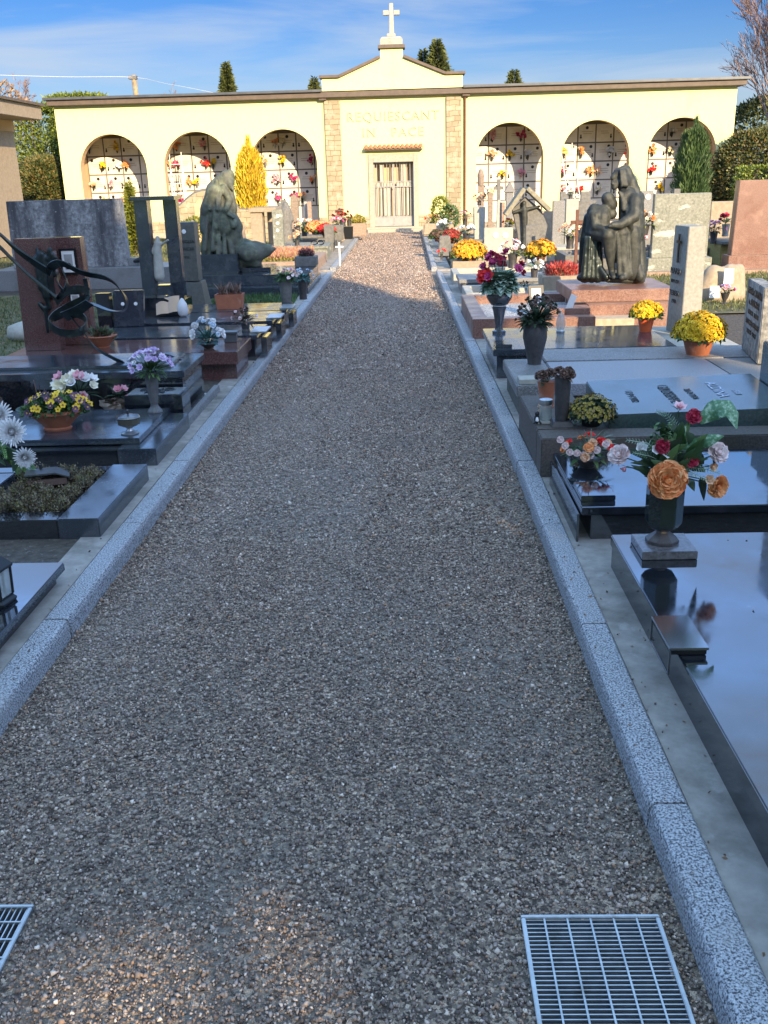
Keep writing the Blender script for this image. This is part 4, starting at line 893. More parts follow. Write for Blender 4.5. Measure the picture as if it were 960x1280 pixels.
capsules('body', [(c+Vector((0, 0, .018)), c+Vector((0, 0, .035)), .017, .014), (c+Vector((0, -.005, .055)), c+Vector((0, -.005, .056)), .013, .013), (c+Vector((-.012, -.01, .012)), c+Vector((-.018, -.024, .008)), .007, .006), (c+Vector((.012, -.01, .012)), c+Vector((.018, -.024, .008)), .007, .006)], BLACKP, t, .003, 2)
capsules('belly', [(c+Vector((0, -.012, .022)), c+Vector((0, -.012, .032)), .010, .008)], WHITEP, t, .003, 2)
bouquet('single dried orange head leaning beside the candle jar', (.70, 5.15, .30), .03, [('puff', APR, 3, .018)], DRY, 5, .03, name='dried_flowers')
mums('faded yellow chrysanthemum cushion in a low pot on the brown framed tomb', (.955, 4.97, .272), .125, DYEL, ('pot', .07, .05), LFD, 300, .0115, .8, potmat=BLACKP, gap=.25)
MB_ = MB

# R4
R4 = T('tomb', 'grey granite tomb with sparkling rough marble lid, fourth from the front on the right', 'tomb', (1.4, 6.3, 0))
MB().box(.70, 2.25, 5.98, 6.86, -.02, .205).build('base', MOSSY, R4, bevel=.006)
b = MB(); b.box(.67, .95, 5.95, 6.88, .206, .28); b.build('front_stone', GREYG, R4, bevel=.006)
MB().box(.953, 2.06, 5.96, 6.72, .206, .284).build('marble_lid', SUGAR, R4, bevel=.006)
MB().box(.953, 2.7, 6.723, 7.2, .206, .29).build('rear_strip', GREYG, R4, bevel=.006)
MB().box(2.063, 2.5, 5.96, 6.72, .206, .284).build('end_stone', GREYG, R4, bevel=.006)
MB().box(.69, .80, 5.99, 6.13, .281, .312).build('letter_block', PALES, R4, bevel=.003)
c = (.87, 6.68, .281); t = T('tall_vase', 'tall dark bellied vase with dried flowers on the grey granite tomb', 'vase', c)
pot_mb('vase', .078, .30, c).build('body', DKVASE, t, smooth=50)
bouquet('dried brown flowers with dark leaves in the tall dark bellied vase', (.87, 6.68, .56), .15, [('puff', DRY, 46, .019), ('puff', LFD, 20, .018)], LFD, 170, .07, name='dried_flowers', hr=1.1, tilt=(.1, -.1))
# tall inscribed headstone on R4
h = T('headstone', 'weathered lichened headstone with dark letters facing the path at the right edge', 'headstone', (2.3, 6.5, .28))
Rz = Matrix.Rotation(R_(-9), 4, 'Z')
b = MB(); b.M = Matrix.Translation((2.42, 7.05, 0)) @ Rz; b.box(0, .1, -.62, .0, .292, .79); b.build('stone', TEXTST, h, bevel=.006)
MB_t = Matrix.Translation((2.42, 7.05, 0)) @ Rz
for k, (tx, z, s) in enumerate((('MARIA CRISTINA', .70, .068), ('n. ALDIGHER', .63, .066), ('4·10·1888   3·1·1968', .565, .046), ('ALDIGHER GIUSEPPE', .495, .053), ('8·4·1886   9·8·195', .435, .046))):
    text('inscription', tx, s, MB_t @ facing(-.003, -.33, z, '-x'), ENG, h, .002)
mums('big yellow chrysanthemum ball in brown pot beside the lichened inscribed headstone', (2.05, 6.86, .29), .175, YEL, ('pot', .115, .125), LF, 620, .017, .85, potmat=TERRA)
t = T('saucer', 'white saucer under the big yellow chrysanthemum pot', 'saucer', (2.05, 6.86, .2795)); MB().lathe([(.09, .0), (.125, .012), (.128, .012), (.001, .006)], (2.05, 6.86, .278), 28).build('dish', WHITEP, t, smooth=30)

# R5
R5 = tomb('slate blue polished slab tomb under the pedestal urn, fifth on the right', .63, 2.0, 7.22, 8.28, .29, BLUEB, BLUEB, .05, .03)
MB().box(.655, .78, 7.3, 7.5, .291, .315).build('raised_block', BLUEB, R5, bevel=.003)
h = T('stone_block', 'pale rough stone block carrying the slim inscribed stele', 'block', (2.2, 7.7, .1)); MB().box(2.02, 2.5, 7.22, 8.3, -.02, .27).build('block', PALES, h, bevel=.008)
h = T('stele', 'slim pale grey stele with a dark inscribed side facing the path', 'stele', (2.2, 8.0, .27))
b = MB(); b.M = Matrix.Translation((2.17, 7.95, .27)) @ Matrix.Rotation(R_(8), 4, 'Z'); b.box(-.005, .16, -.14, .16, 0, .84, tx=.012, ty=.012); b.build('shaft', mat('stele_stone', [(.3, (.2, .195, .17)), (.7, (.31, .30, .26))], 'n', 40, 6, rough=.6, bump=.2), h, bevel=.004)
Mt = Matrix.Translation((2.155, 7.95, .27)) @ Matrix.Rotation(R_(8), 4, 'Z')
b = MB(); b.M = Mt; b.box(-.003, .006, -.012, .012, .56, .78); b.box(-.003, .006, -.04, -.0125, .71, .73); b.box(-.003, .006, .0125, .04, .71, .73); b.build('cross', BRONZE, h)
for tx, z, s in (('MARIA', .47, .07), ('1899 1974', .40, .04), ('TERESA', .30, .06), ('1910', .24, .045)): text('inscription', tx, s, Mt @ facing(-.004, .01, z, '-x'), ENG, h, .002)
c = (.745, 8.02, .29); t = T('pedestal_urn', 'dark polished pedestal urn with globe bowl on the slate blue tomb', 'urn', c)
MB().lathe([(.055, 0), (.055, .02), (.035, .03), (.03, .06), (.05, .18), (.062, .215), (.05, .22)], c, 20).build('pedestal', BLUEB, t, smooth=40)
MB().lathe([(.03, .22), (.07, .235), (.105, .29), (.108, .34), (.085, .385), (.065, .395), (.001, .38)], c, 24).build('bowl', BLACK, t, smooth=40)
MB().lathe([(.055, .222), (.056, .23), (.055, .238)], c, 24).build('collar', WHITEP, t)
bouquet('red and magenta flowers with pale green foliage in the pedestal urn', (c[0], c[1], c[2]+.36), .19, [('puff', MAG, 9, .05), ('puff', CRIM, 7, .05)], LFP, 330, .08, hr=1.5, lw=.9, tilt=(.1, -.1))
bouquet('bright red lily bloom leaning left out of the pedestal urn', (c[0]-.09, c[1]-.02, c[2]+.42), .045, [('lily', RED, 8, .075), ('puff', RED, 4, .05)], LFP, 8, .05, hr=.8, tilt=(-.5, -.3))
mums('small yellow chrysanthemum ball in an orange pot beside the slim stele', (1.93, 7.93, .29), .125, YEL, ('pot', .07, .13), LF, 360, .016, .8, potmat=OPOT)
c = (1.25, 8.0, .29)
t = T('glass_lantern', 'small clear glass teardrop lamp on the slate blue tomb', 'lamp', c); MB().lathe([(.03, 0), (.034, .01), (.03, .02), (.04, .06), (.034, .11), (.012, .16), (.001, .18)], c, 16).build('glass', GLASS, t, smooth=60); MB().lathe([(.034, 0), (.036, .012), (.03, .02)], (c[0], c[1], c[2]-.001), 16).build('foot', STEEL, t)

# R6 pink granite tomb and pieta
R6 = T('tomb', 'pink granite tomb with gravel centre in front of the seated bronze group', 'tomb', (1.2, 10, 0))
MB().box(.60, 1.75, 9.12, 9.27, -.02, .25).build('front_kerb', PINKG, R6, bevel=.005)
MB().box(.60, .74, 9.273, 11.1, -.02, .25).build('side_kerb', PINKG, R6, bevel=.005)
MB().box(.743, 1.75, 10.95, 11.1, -.02, .25).build('rear_kerb', PINKG, R6, bevel=.005)
b = MB(); b.box(.743, 1.75, 9.273, 10.947, -.02, .16); b.build('gravel_fill', WGRAV, R6)
MB().box(1.25, 1.749, 9.33, 9.6, .161, .30).build('centre_block', PINKG, R6, bevel=.005)
PL = T('statue_plinth', 'stepped pink granite plinth under the seated bronze group', 'plinth', (2.1, 10.2, 0))
MB().box(1.755, 2.75, 9.55, 10.95, -.02, .30).build('lower_step', PINKG, PL, bevel=.006); MB().box(1.62, 2.65, 9.75, 10.8, .302, .42).build('upper_step', PINKG, PL, bevel=.006)
MB().box(1.45, 2.15, 9.28, 9.548, -.02, .2).build('front_slab', mat('sandstone', [(.3, (.33, .25, .17)), (.7, (.47, .38, .27))], 'n', 20, 6, rough=.8, bump=.3), PL, bevel=.006)
PY = 10.25; k3 = lambda px, py, dy=0: Yp(px, py, PY+dy); u_ = .0091
def ch(lst): return [(k3(*a), k3(*c_), r0*u_, r1*u_) for a, c_, r0, r1 in lst]
st = T('bronze_statue_group', 'weathered bronze group of seated hooded woman holding a slumped figure', 'statue', k3(765, 348)*1.0)
wom = ch([((778, 218), (780, 227), 8.5, 9.5), ((772, 216, -.02), (781, 213, 0), 5, 6), ((766, 222, -.03), (773, 216, -.02), 3.2, 5.5), ((783, 214), (792, 240, .02), 6, 8), ((771, 229, -.03), (768, 234, -.05), 5, 3.4), ((765, 229, -.06), (768, 231, -.05), 1.8, 3),
          ((780, 234), (784, 242), 7, 9), ((784, 244, -.04), (796, 248, .1), 9, 9), ((790, 250), (791, 274), 11, 13), ((797, 252, .05), (797, 292, .05), 7, 9), ((791, 275), (790, 293), 13, 13), ((781, 246, -.06), (784, 274, -.04), 7, 10),
          ((794, 250, -.12), (793, 270, -.19), 7.5, 7), ((793, 270, -.19), (775, 281, -.24), 7, 5), ((775, 281, -.24), (766, 281, -.25), 4.8, 3.4), ((766, 281, -.25), (761, 283, -.26), 2.8, 1.8), ((786, 274, -.22), (789, 286, -.18), 4, 3),
          ((789, 289), (776, 291, -.14), 12, 9.5), ((776, 291, -.14), (778, 318, -.15), 9, 7), ((778, 318, -.15), (781, 341, -.15), 7, 8.5), ((789, 290, -.05), (790, 340, -.03), 11, 10), ((796, 292, .1), (797, 342, .1), 9, 11),
          ((783, 345, -.18), (777, 347, -.24), 4, 3)]
     + [((a, 292, -.21+.01*q), (a+3, 343, -.19), 1.7, 2.6) for q, a in enumerate((771, 776, 781, 786))] + [((788+q*3, 252, -.135), (783+q*4, 268, -.16), 1.2, 1.8) for q in range(3)] + [((776-q*1.5, 240, -.1), (779+q*3, 262, -.13), 1.3, 2.0) for q in range(3)]
     + [((775+q*3, 212, -.085+q*.01), (777+q*3.5, 232, -.10), 1.1, 1.7) for q in range(3)])
wo = capsules('seated_woman', wom, PATINB, st, .0105, 3)
chr_ = [(p+Vector((.022, 0, .004)), q+Vector((.022, 0, .004)), r0, r1) for p, q, r0, r1 in ch([((757, 249, -.02), (761, 256, -.02), 7.5, 7.5), ((760, 262, -.02), (762, 268, -.02), 5, 6), ((756, 258), (750, 266), 5.5, 8), ((740, 262, -.02), (752, 266, -.05), 6.5, 7), ((745, 270, -.03), (744, 288, -.03), 10.5, 11), ((736, 265, 0), (736, 290, 0), 5, 7),
          ((750, 272, -.06), (749, 285, -.06), 9, 9.5), ((743, 291, -.05), (757, 295, -.19), 9.5, 8), ((757, 293, -.19), (758, 312, -.17), 8, 6), ((758, 312, -.17), (762, 340, -.13), 6, 3.6), ((762, 342, -.13), (764, 347, -.22), 3.8, 2.6),
          ((757, 290, -.1), (769, 292, -.1), 7.5, 7), ((767, 293, -.16), (770, 312, -.17), 7, 5.4), ((770, 312, -.17), (775, 341, -.16), 5.2, 3.6), ((775, 343, -.16), (776, 347, -.24), 3.6, 2.4), ((738, 268, -.07), (741, 284, -.12), 4.5, 3.8), ((741, 284, -.12), (752, 287, -.2), 3.6, 2.8)]
     + [((742+q*3.5, 268, -.115), (744+q*3, 286, -.13), 1.2, 1.6) for q in range(3)])]
capsules('slumped_figure', chr_, PATINB, st, .0105, 3)
clk = ch([((736, 272, .04), (733, 300, .05), 6, 8), ((733, 300, .05), (731, 345, .05), 8, 8), ((741, 300, .03), (740, 345, .02), 7, 8), ((748, 300, .0), (747, 346, -.05), 5, 7), ((725, 347, -.02), (757, 348, -.05), 4, 4), ((750, 335, -.08), (758, 347, -.12), 4, 4)]
     + [((733+q*4.2, 296, -.06-.01*(q % 2)), (729+q*5.5, 346, -.09), 1.9, 3.0) for q in range(5)])
capsules('hanging_cloak', clk, BRONZE, st, .0105, 2)
capsules('rock_seat', ch([((792, 308, .12), (797, 338, .1), 8, 11), ((770, 346, .05), (800, 346, .05), 5, 7), ((760, 350, -.05), (802, 350, .0), 3.5, 4.5), ((796, 330, -.05), (800, 346, -.08), 5, 6)]), PATINB, st, .016, 2)
# small things around R6
c = (1.16, 9.75, .16)
t = T('photo_frame', 'black framed portrait standing on the pink granite tomb', 'picture frame', c)
def frame_at(t, c, w, h_, fm, tilt=12, rz=0, w2=.014):
    M_ = Matrix.Translation(c) @ Matrix.Rotation(R_(rz), 4, 'Z') @ Matrix.Rotation(R_(-tilt), 4, 'X')
    b = MB(); b.M = M_; b.box(-w/2, w/2, 0, .012, 0, w2); b.box(-w/2, w/2, 0, .012, h_-w2, h_); b.box(-w/2, -w/2+w2, 0, .012, w2, h_-w2); b.box(w/2-w2, w/2, 0, .012, w2, h_-w2); b.build('frame', fm, t, bevel=.001)
    b = MB(); b.M = M_; b.box(-w/2+w2, w/2-w2, .004, .011, w2, h_-w2); b.build('mount', WHITEP, t)
    b = MB(); b.M = M_; cx = 0; b.box(-w*.24, w*.24, .002, .0035, h_*.2, h_*.78, 0)
    b.build('print', mat('print_ground', (.36, .36, .36), rough=.2), t)
    b = MB(); b.M = M_; b.lathe_ax((0, .0018, h_*.56), (0, -1, 0), [(w*.085, 0), (w*.085, .0005), (.001, .0008)], 12, 1); b.prism([(-w*.19, h_*.2), (w*.19, h_*.2), (w*.15, h_*.38), (w*.05, h_*.45), (-w*.05, h_*.45), (-w*.15, h_*.38)], .0012, .0019)
    b.build('portrait', [mat('portrait_dark', (.035, .035, .04), rough=.3), mat('portrait_face', (.3, .29, .28), rough=.3)], t)
frame_at(t, (1.31, 9.95, .25), .16, .21, BLACKP, 15, 12, .03)
t = T('white_card', 'blank white card leaning on the pale block before the bronze group', 'card', (1.47, 9.45, .3))
b = MB(); b.M = Matrix.Translation((1.50, 9.36, .201)) @ Matrix.Rotation(R_(22), 4, 'Y') @ Matrix.Rotation(R_(-8), 4, 'X'); b.box(-.03, .03, 0, .008, 0, .24); b.build('card', mat('card', (.62, .62, .6), rough=.5), t); b = MB(); b.box(1.44, 1.6, 9.35, 9.36, .2, .215); b.build('stand', STEEL, t)
t = T('stone_planter', 'pale square stone trough filled with red heather', 'planter', (1.85, 11.9, 0)); MB().box(1.62, 2.1, 11.75, 12.15, -.02, .36, tx=-.02, ty=-.02).build('trough', BEIGES, t, bevel=.01)
def heather(label, c, r, mt, n=900, h=.16, group=None, nm='heather', l=.05):
    t = T(nm, label, 'plant', c, group); a = rng.random(n)*6.283; q = np.sqrt(rng.random(n)); P = np.stack([c[0]+np.cos(a)*q*r[0]*.8, c[1]+np.sin(a)*q*r[1]*.8, c[2]+rng.random(n)*h*(1-q*.4)], 1)
    D = np.stack([np.cos(a)*q*.7, np.sin(a)*q*.7, np.ones(n)], 1)+rng.normal(0, .25, (n, 3)); fast('blossoms', leaves(P, D, l, .012), mt, t)
    a = rng.random(300)*6.283; q = np.sqrt(rng.random(300)); fast('leaves', leaves(np.stack([c[0]+np.cos(a)*q*r[0]*.8, c[1]+np.sin(a)*q*r[1]*.8, c[2]+rng.random(300)*h*.5], 1), rdir(300)+[0, 0, .6], l, .014), LFD, t); return t
heather('bright red heather tufts in the pale stone trough', (1.86, 11.95, .34), (.25, .18, 0), HEATR, 1300, .17)
t = T('rough_stone_planter', 'pale rough stone vessel with a withered plant behind the photo frame', 'planter', (1.3, 11.0, .2)); MB().lathe([(.09, 0), (.14, .05), (.17, .16), (.15, .26), (.12, .3), (.001, .26)], (1.33, 11.3, .0), 9).build('vessel', PALES, t, smooth=30)
bouquet('withered dark sprig in the pale rough stone vessel', (1.33, 11.25, .28), .1, [('puff', DRY, 4, .02)], LFD, 30, .06, name='dried_flowers')

# lawn stones
h = upright('large veined grey green slab headstone standing on the right lawn', 3.80, 4.66, 15.6, .22, 1.17, GGREEN, .14, base=GGREEN)
h = upright('broad pink granite slab headstone cut by the right edge', 4.93, 6.2, 15.3, .26, 1.34, PINKG, .2, base=PINKG, tx=.03)
MB().box(3.6, 6.6, 14.95, 15.15, -.02, .06).build('lawn_edging', PINKR, T('lawn_edging', 'low pink stone edging in front of the large lawn headstones', 'edging', (5, 15, 0)))
h = T('boulder_marker', 'low rough boulder marker with white plaques on the right lawn', 'grave marker', (3.75, 11.9, 0))
capsules('boulder', [((3.62, 12, .05), (3.7, 12, .30), .16, .13), ((3.8, 12.0, .05), (3.9, 12, .32), .2, .12), ((3.98, 12, .05), (4.02, 12.05, .36), .13, .07)], MOSSY if 0 else BEIGES, h, .03, 2)
MB().box(3.76, 3.87, 11.78, 11.80, .22, .40).build('plaque', WHITEP, h); MB().box(3.6, 3.72, 11.76, 11.78, .06, .2).build('plaque', WHITEP, h)
bouquet('lilac and pink flowers beside the boulder marker', (3.7, 11.5, .15), .1, [('puff', LIL, 6, .03), ('puff', PNK, 4, .03)], LFD, 20, vase=('goblet', .05, .12, DKVASE))
t = T('garden_stake', 'small dark lamp stake in the right lawn', 'stake', (3.6, 13, 0)); MB().tube([(3.55, 13.2, 0), (3.55, 13.2, .16)], .008, 5).lathe([(.02, .16), (.02, .2), (.001, .21)], (3.55, 13.2, 0), 8).build('stake', DKMET, t)
# ================================================================ LEFT SIDE, near to far
L1 = tomb('polished black slab tomb cut by the left edge, nearest on the left', -2.9, -1.375, 2.0, 3.47, .145, BLACK, BLACK, .035, .03)
def lantern(label, c, s=1.):
    t = T('grave_lantern', label, 'lantern', c); b = MB()
    b.lathe([(.085*s, 0), (.09*s, .012*s), (.078*s, .022*s), (.078*s, .03*s), (.001, .03*s)], c, 6, rot=.3); b.build('base', DKMET, t, bevel=.001)
    b = MB(); b.lathe([(.074*s, .031*s), (.078*s, .14*s)], c, 6, rot=.3); b.build('glass', GLASS, t)
    b = MB()
    for k in range(6):
        a = .3+k*math.pi/3; b.tube([(c[0]+.076*s*math.cos(a), c[1]+.076*s*math.sin(a), c[2]+.03*s), (c[0]+.08*s*math.cos(a), c[1]+.08*s*math.sin(a), c[2]+.142*s)], .006*s, 5)
    b.build('frame', DKMET, t)
    b = MB(); b.lathe([(.09*s, .141*s), (.094*s, .152*s), (.055*s, .185*s), (.03*s, .195*s), (.001, .2*s)], c, 6, rot=.3); b.build('roof', DKMET, t, bevel=.001)
    MB().lathe([(.025*s, .031*s), (.025*s, .09*s), (.001, .092*s)], c, 12).build('candle', WHITEP, t, smooth=40)
lantern('hexagonal dark metal lantern with glass panes on the nearest left black slab', (-1.505, 3.10, .1455), .92)
# L2 with plant bed
L2 = T('tomb', 'black granite framed tomb with a bed of dry brown sedum, second on the left', 'tomb', (-2, 4.4, 0))
b = MB(); b.box(-1.57, -1.385, 3.95, 4.80, -.02, .155); b.build('frame_end', BLUEB, L2, bevel=.004)
b = MB(); b.box(-2.9, -1.573, 3.955, 4.07, -.02, .15); b.build('frame_side', BLACK, L2, bevel=.004)
b = MB(); b.box(-2.9, -1.573, 4.70, 4.795, -.02, .15); b.build('frame_side', BLACK, L2, bevel=.004)
b = MB(); b.box(-2.9, -1.575, 4.073, 4.697, -.02, .10); b.build('planting_soil', SOIL, L2)
b = MB(); b.box(-2.9, -2.05, 4.35, 4.698, .10, .148); b.build('inner_slab', BLUEB, L2, bevel=.004)
t = T('sedum_bed', 'dry brown and yellow sedum cushion filling the second left tomb', 'plants', (-1.8, 4.38, .1)); t['kind'] = 'stuff'
n = 2600; P = np.stack([rng.uniform(-2.42, -1.59, n), rng.uniform(4.075, 4.68, n), np.zeros(n)], 1)
k_ = (P[:, 1] < 4.5-(P[:, 0]+1.59)*-.45) | (P[:, 0] > -1.95); P = P[k_]; n = len(P)
hh = .055+.03*np.sin(P[:, 0]*23)*np.sin(P[:, 1]*19)+.02*np.sin(P[:, 0]*51+P[:, 1]*40); P[:, 2] = .10+hh
Q = np.repeat(P, 22, 0)+rng.normal(0, .010, (n*22, 3)); D = rdir(n*22); D[:, 2] = np.abs(D[:, 2])+.2
o = fast('foliage', leaves(Q, D, .012, .007), SEDUM, t, rnd=np.clip(np.repeat(rng.random(n), 22)+rng.normal(0, .15, n*22), 0, 1))
c = Vector((-1.77, 4.47, .165)); t = T('memorial_book', 'dark metal book shaped plaque lying in the brown sedum', 'plaque', c)
M_ = Matrix.Translation(c) @ Matrix.Rotation(R_(18), 4, 'Z') @ Matrix.Rotation(R_(-6), 4, 'X')
b = MB(); b.M = M_; b.add([(-.12, -.09, .055), (.02, -.09, .055), (.02, .09, .055), (-.12, .09, .055), (-.12, -.09, .062), (.02, -.09, .062), (.02, .09, .062), (-.12, .09, .062)], [(3, 2, 1, 0), (4, 5, 6, 7), (0, 1, 5, 4), (1, 2, 6, 5), (2, 3, 7, 6), (3, 0, 4, 7)])
b.add([(.0205, -.09, .055), (.085, -.09, .03), (.085, .09, .03), (.0205, .09, .055), (.0205, -.09, .062), (.085, -.09, .037), (.085, .09, .037), (.0205, .09, .062)], [(3, 2, 1, 0), (4, 5, 6, 7), (0, 1, 5, 4), (1, 2, 6, 5), (2, 3, 7, 6), (3, 0, 4, 7)])
b.build('cover', mat('book_metal', (.12, .125, .13), rough=.3, Metallic=.7), t); b = MB(); b.M = M_; b.box(-.11, .07, -.08, .08, 0, .03); b.build('pages', mat('rust_brown', (.10, .06, .045), rough=.7), t)
b = MB(); b.M = M_; b.tube([(-.05, .06, .062), (-.05, .06, .085)], .008, 6).build('knob', BLACKP, t)
# white chrysanthemums at the left edge
c = (-2.16, 4.62, .149); t = T('vase', 'dark vase holding white chrysanthemums at the left edge', 'vase', c); pot_mb('goblet', .05, .2, c).build('body', DKVASE, t, smooth=50)
mo = Vector((c[0], c[1], c[2]+.2)); t = T('flower_arrangement', 'large shaggy white chrysanthemums with bright fern at the left edge', 'flowers', mo)
KL = lambda px, py, dy=0: Yp(px, py, 4.6+dy); st_ = MB()
for px, py, dy, r, ax in ((16, 540, -.05, .078, (.1, -1, .3)), (31, 570, -.1, .062, (.3, -1, -.2)), (1, 519, 0, .07, (0, -1, .6)), (-16, 565, -.05, .07, (-.3, -1, .1)), (-8, 536, -.02, .06, (-.3, -1, .3))):
    p = KL(px, py, dy); f = MB(); f.spiky(p, ax, r*.95, 0, 190, .115); f.spiky(p+Vector(ax).normalized()*r*.12, ax, r*.6, 0, 70, .16); f.build('chrysanthemum', WHT, t); st_.tube([mo-Vector((0, 0, .04)), mo.lerp(p, .5)+Vector((0, 0, .02)), p], .003, 5)
st_.build('stems', LFD, t); l = MB()
BRF = leafm('leaf_bright', (.12, .32, .05), (.22, .45, .10), (.35, .55, .2))
kleaf(l, [KL(10, 562), KL(25, 590, -.03), KL(30, 600, -.05)], .05); kleaf(l, [KL(8, 556), KL(20, 578, -.02), KL(16, 590, -.03)], .05); kleaf(l, [KL(0, 566), KL(-12, 590), KL(-14, 606)], .05)
for k in range(16): l.leaf(KL(4+random.uniform(-10, 10), 560+random.uniform(-14, 14), .03), (random.uniform(-1, 1), -.2, random.uniform(-1, 1)), .07, .03)
l.build('leaves', LF, t); l = MB(); fern(l, [KL(30, 577, -.08), KL(38, 588, -.1), KL(47, 601, -.12)], .042, 18, .28); fern(l, [KL(-2, 552, -.05), KL(3, 560, -.06), KL(6, 572, -.08)], .03, 12, .3); l.build('fern_sprig', BRF, t)

# L3
L3 = T('tomb', 'dark polished double stepped slab tomb with the pansy bowl, third on the left', 'tomb', (-2, 5.5, 0))
b = MB(); b.box(-1.62, -1.405, 5.06, 5.90, -.02, .165); b.build('end_kerb', BLUEB, L3, bevel=.004); MB().box(-2.9, -1.623, 5.065, 5.9, -.02, .16).build('base', BLACK, L3, bevel=.004)
MB().box(-2.9, -1.52, 5.16, 5.895, .166, .20).build('slab', BLUEB, L3, bevel=.004)
c = (-2.06, 5.40, .201)
t = T('pansy_bowl', 'terracotta bowl of yellow and purple pansies on the dark stepped slab', 'flowers', c)
b = MB(); b.lathe([(.07, 0), (.075, .012), (.066, .02), (.115, .075), (.14, .1), (.15, .106), (.147, .122), (.13, .122), (.001, .1)], c, 32, sx=1.12, sy=.85); b.build('bowl', TERRA, t, smooth=45)
n = 2000; d = rdir(n); d[:, 2] = np.abs(d[:, 2]); P = np.array([c[0], c[1], c[2]+.105])+d*np.array([.19, .14, .085])*rng.uniform(.3, 1, (n, 1)); D = d+rng.normal(0, .6, (n, 3)); fast('leaves', leaves(P, D, .035, .02), LF, t)
f = MB(); f2 = MB()
def pansy(m_, c, ax, r, mi=0, ci=1):
    ax = Vector(ax).normalized(); u = Vector((0, 0, 1)).cross(ax).normalized(); w = ax.cross(u); rr = random.random()
    for a, s in ((90, 1), (162, .95), (18, .95), (235, .9), (305, .9)):
        o = u*math.cos(R_(a))+w*math.sin(R_(a)); sd = ax.cross(o); q = c
        m_.add([q, q+o*r*.45*s-sd*r*.42, q+o*r*.9*s-sd*r*.25+ax*.002, q+o*r*.95*s+sd*r*.1+ax*.003, q+o*r*.45*s+sd*r*.42], [(0, 1, 2, 3, 4)], mi, rr)
    m_.lathe_ax(c+ax*.003, ax, [(r*.22, 0), (.001, r*.08)], 6, ci)
for k in range(64):
    a = random.uniform(0, 6.283); e = math.sqrt(random.random()); z = math.sqrt(1-e*e); d = Vector((e*math.cos(a), e*math.sin(a), z)); p = Vector((c[0]+d.x*.205, c[1]+d.y*.16, c[2]+.11+d.z*.1+random.uniform(-.008, .012)))
    pansy(f if random.random() < .5 else f2, p, d+Vector((0, -.9, .3)), random.uniform(.019, .026))
f.build('yellow_pansies', [fl('golden', (.62, .36, .008), (.78, .50, .012), (.85, .58, .02)), PURP], t); f2.build('purple_pansies', [PURP, YEL], t)
c = (-1.565, 5.12, .1665+.035); c = (-1.60, 5.27, .201)
t = T('grave_lamp', 'low round metal and glass lamp on a foot near the slab corner', 'lamp', c)
MB().lathe([(.05, 0), (.052, .006), (.02, .016), (.014, .03), (.03, .04), (.045, .046)], c, 24).build('foot', STEEL, t, smooth=35)
MB().lathe([(.045, .047), (.062, .055), (.064, .088), (.06, .09)], c, 12).build('glass', mat('smoky_glass', (.08, .075, .06), rough=.05), t); MB().lathe([(.064, .091), (.067, .094), (.06, .104), (.02, .112), (.006, .114), (.006, .135), (.001, .136)], c, 24).build('lid', mat('aged_chrome', [(.3, (.10, .10, .10)), (.7, (.25, .25, .25))], 'n', 12, 4, rough=.2, Metallic=.9), t, smooth=35)
c = (-1.585, 5.79, .201)
t = T('grey_fluted_vase', 'slim grey fluted vase holding the lilac flowers', 'vase', c); b = MB(); b.lathe([(.048, 0), (.045, .01), (.026, .035), (.022, .05), (.026, .06), (.032, .12), (.044, .23), (.046, .25), (.036, .25), (.001, .2)], c, 12); b.build('body', mat('vase_grey', [(.3, (.07, .07, .072)), (.7, (.13, .13, .13))], 'n', 30, 5, rough=.5), t, bevel=.001)
bouquet('lilac and white flowers with green leaves in the slim grey vase', (c[0], c[1], c[2]+.24), .135, [('daisy', LIL, 26, .027), ('puff', WHT, 8, .016), ('puff', LIL, 10, .022)], LF, 120, .045, hr=1.0, tilt=(0, -.05))
# items on gravel behind L3
c = (-1.93, 6.07, .067); t = T('wrapped_pot', 'terracotta pot in crumpled pale plastic on a saucer between the left tombs', 'pot', c)
pot_mb('pot', .062, .075, (c[0], c[1], c[2]+.012)).build('pot', TERRA, t, smooth=40); MB().lathe([(.06, 0), (.085, .018), (.088, .018), (.001, .008)], c, 24).build('saucer', TERRA, t, smooth=40)
b = MB(); rows = []
for i in range(6):
    row = []
    for k in range(19):
        a = 2*math.pi*(k % 18)/18; random.seed(k % 18*7+i); r = .055+.03*(i/5)+random.uniform(-.012, .014); row.append((c[0]+r*math.cos(a), c[1]+r*math.sin(a), c[2]+.05+i*.019+random.uniform(-.006, .008)))
    rows.append(row)
b.grid(rows); b.build('plastic_wrap', mat('crumpled_wrap', [(.3, (.28, .22, .17)), (.7, (.48, .41, .34))], 'n', 20, 5, rough=.3), t); random.seed(11)
bouquet('brown dead stalks inside the plastic wrapped pot', (c[0], c[1], c[2]+.13), .05, [('puff', DRY, 3, .012)], DRY, 24, .05, name='dried_flowers')
c = (-2.42, 6.05, .067); t = T('plastic_basin', 'empty grey green plastic basin pot behind the pansy bowl', 'pot', c)
MB().lathe([(.09, 0), (.115, .10), (.135, .102), (.138, .118), (.122, .118), (.095, .02), (.001, .02)], c, 32).build('basin', mat('green_plastic', (.10, .15, .14), rough=.45), t, smooth=35)
b = MB(); [b.tube([(c[0]+.0+q*.01, c[1]+.0, c[2]+.02), (c[0]+.01+q*.015, c[1], c[2]+.16), (c[0]+.0+q*.03, c[1], c[2]+.3-.03*q)], .003, 4) for q in (0, 1, 2)]; b.build('dead_stalks', DRY, t)
bouquet('white, cream and pink lilies in a dark basket behind the pansy bowl', (-2.13, 6.03, .257), .14, [('lily', PNK, 8, .05), ('lily', CREAM, 9, .05), ('lily', WHT, 8, .05), ('lily', MAG, 3, .04)], LFD, 40, .07, vase=('pot', .06, .19, BRST), hr=.95)
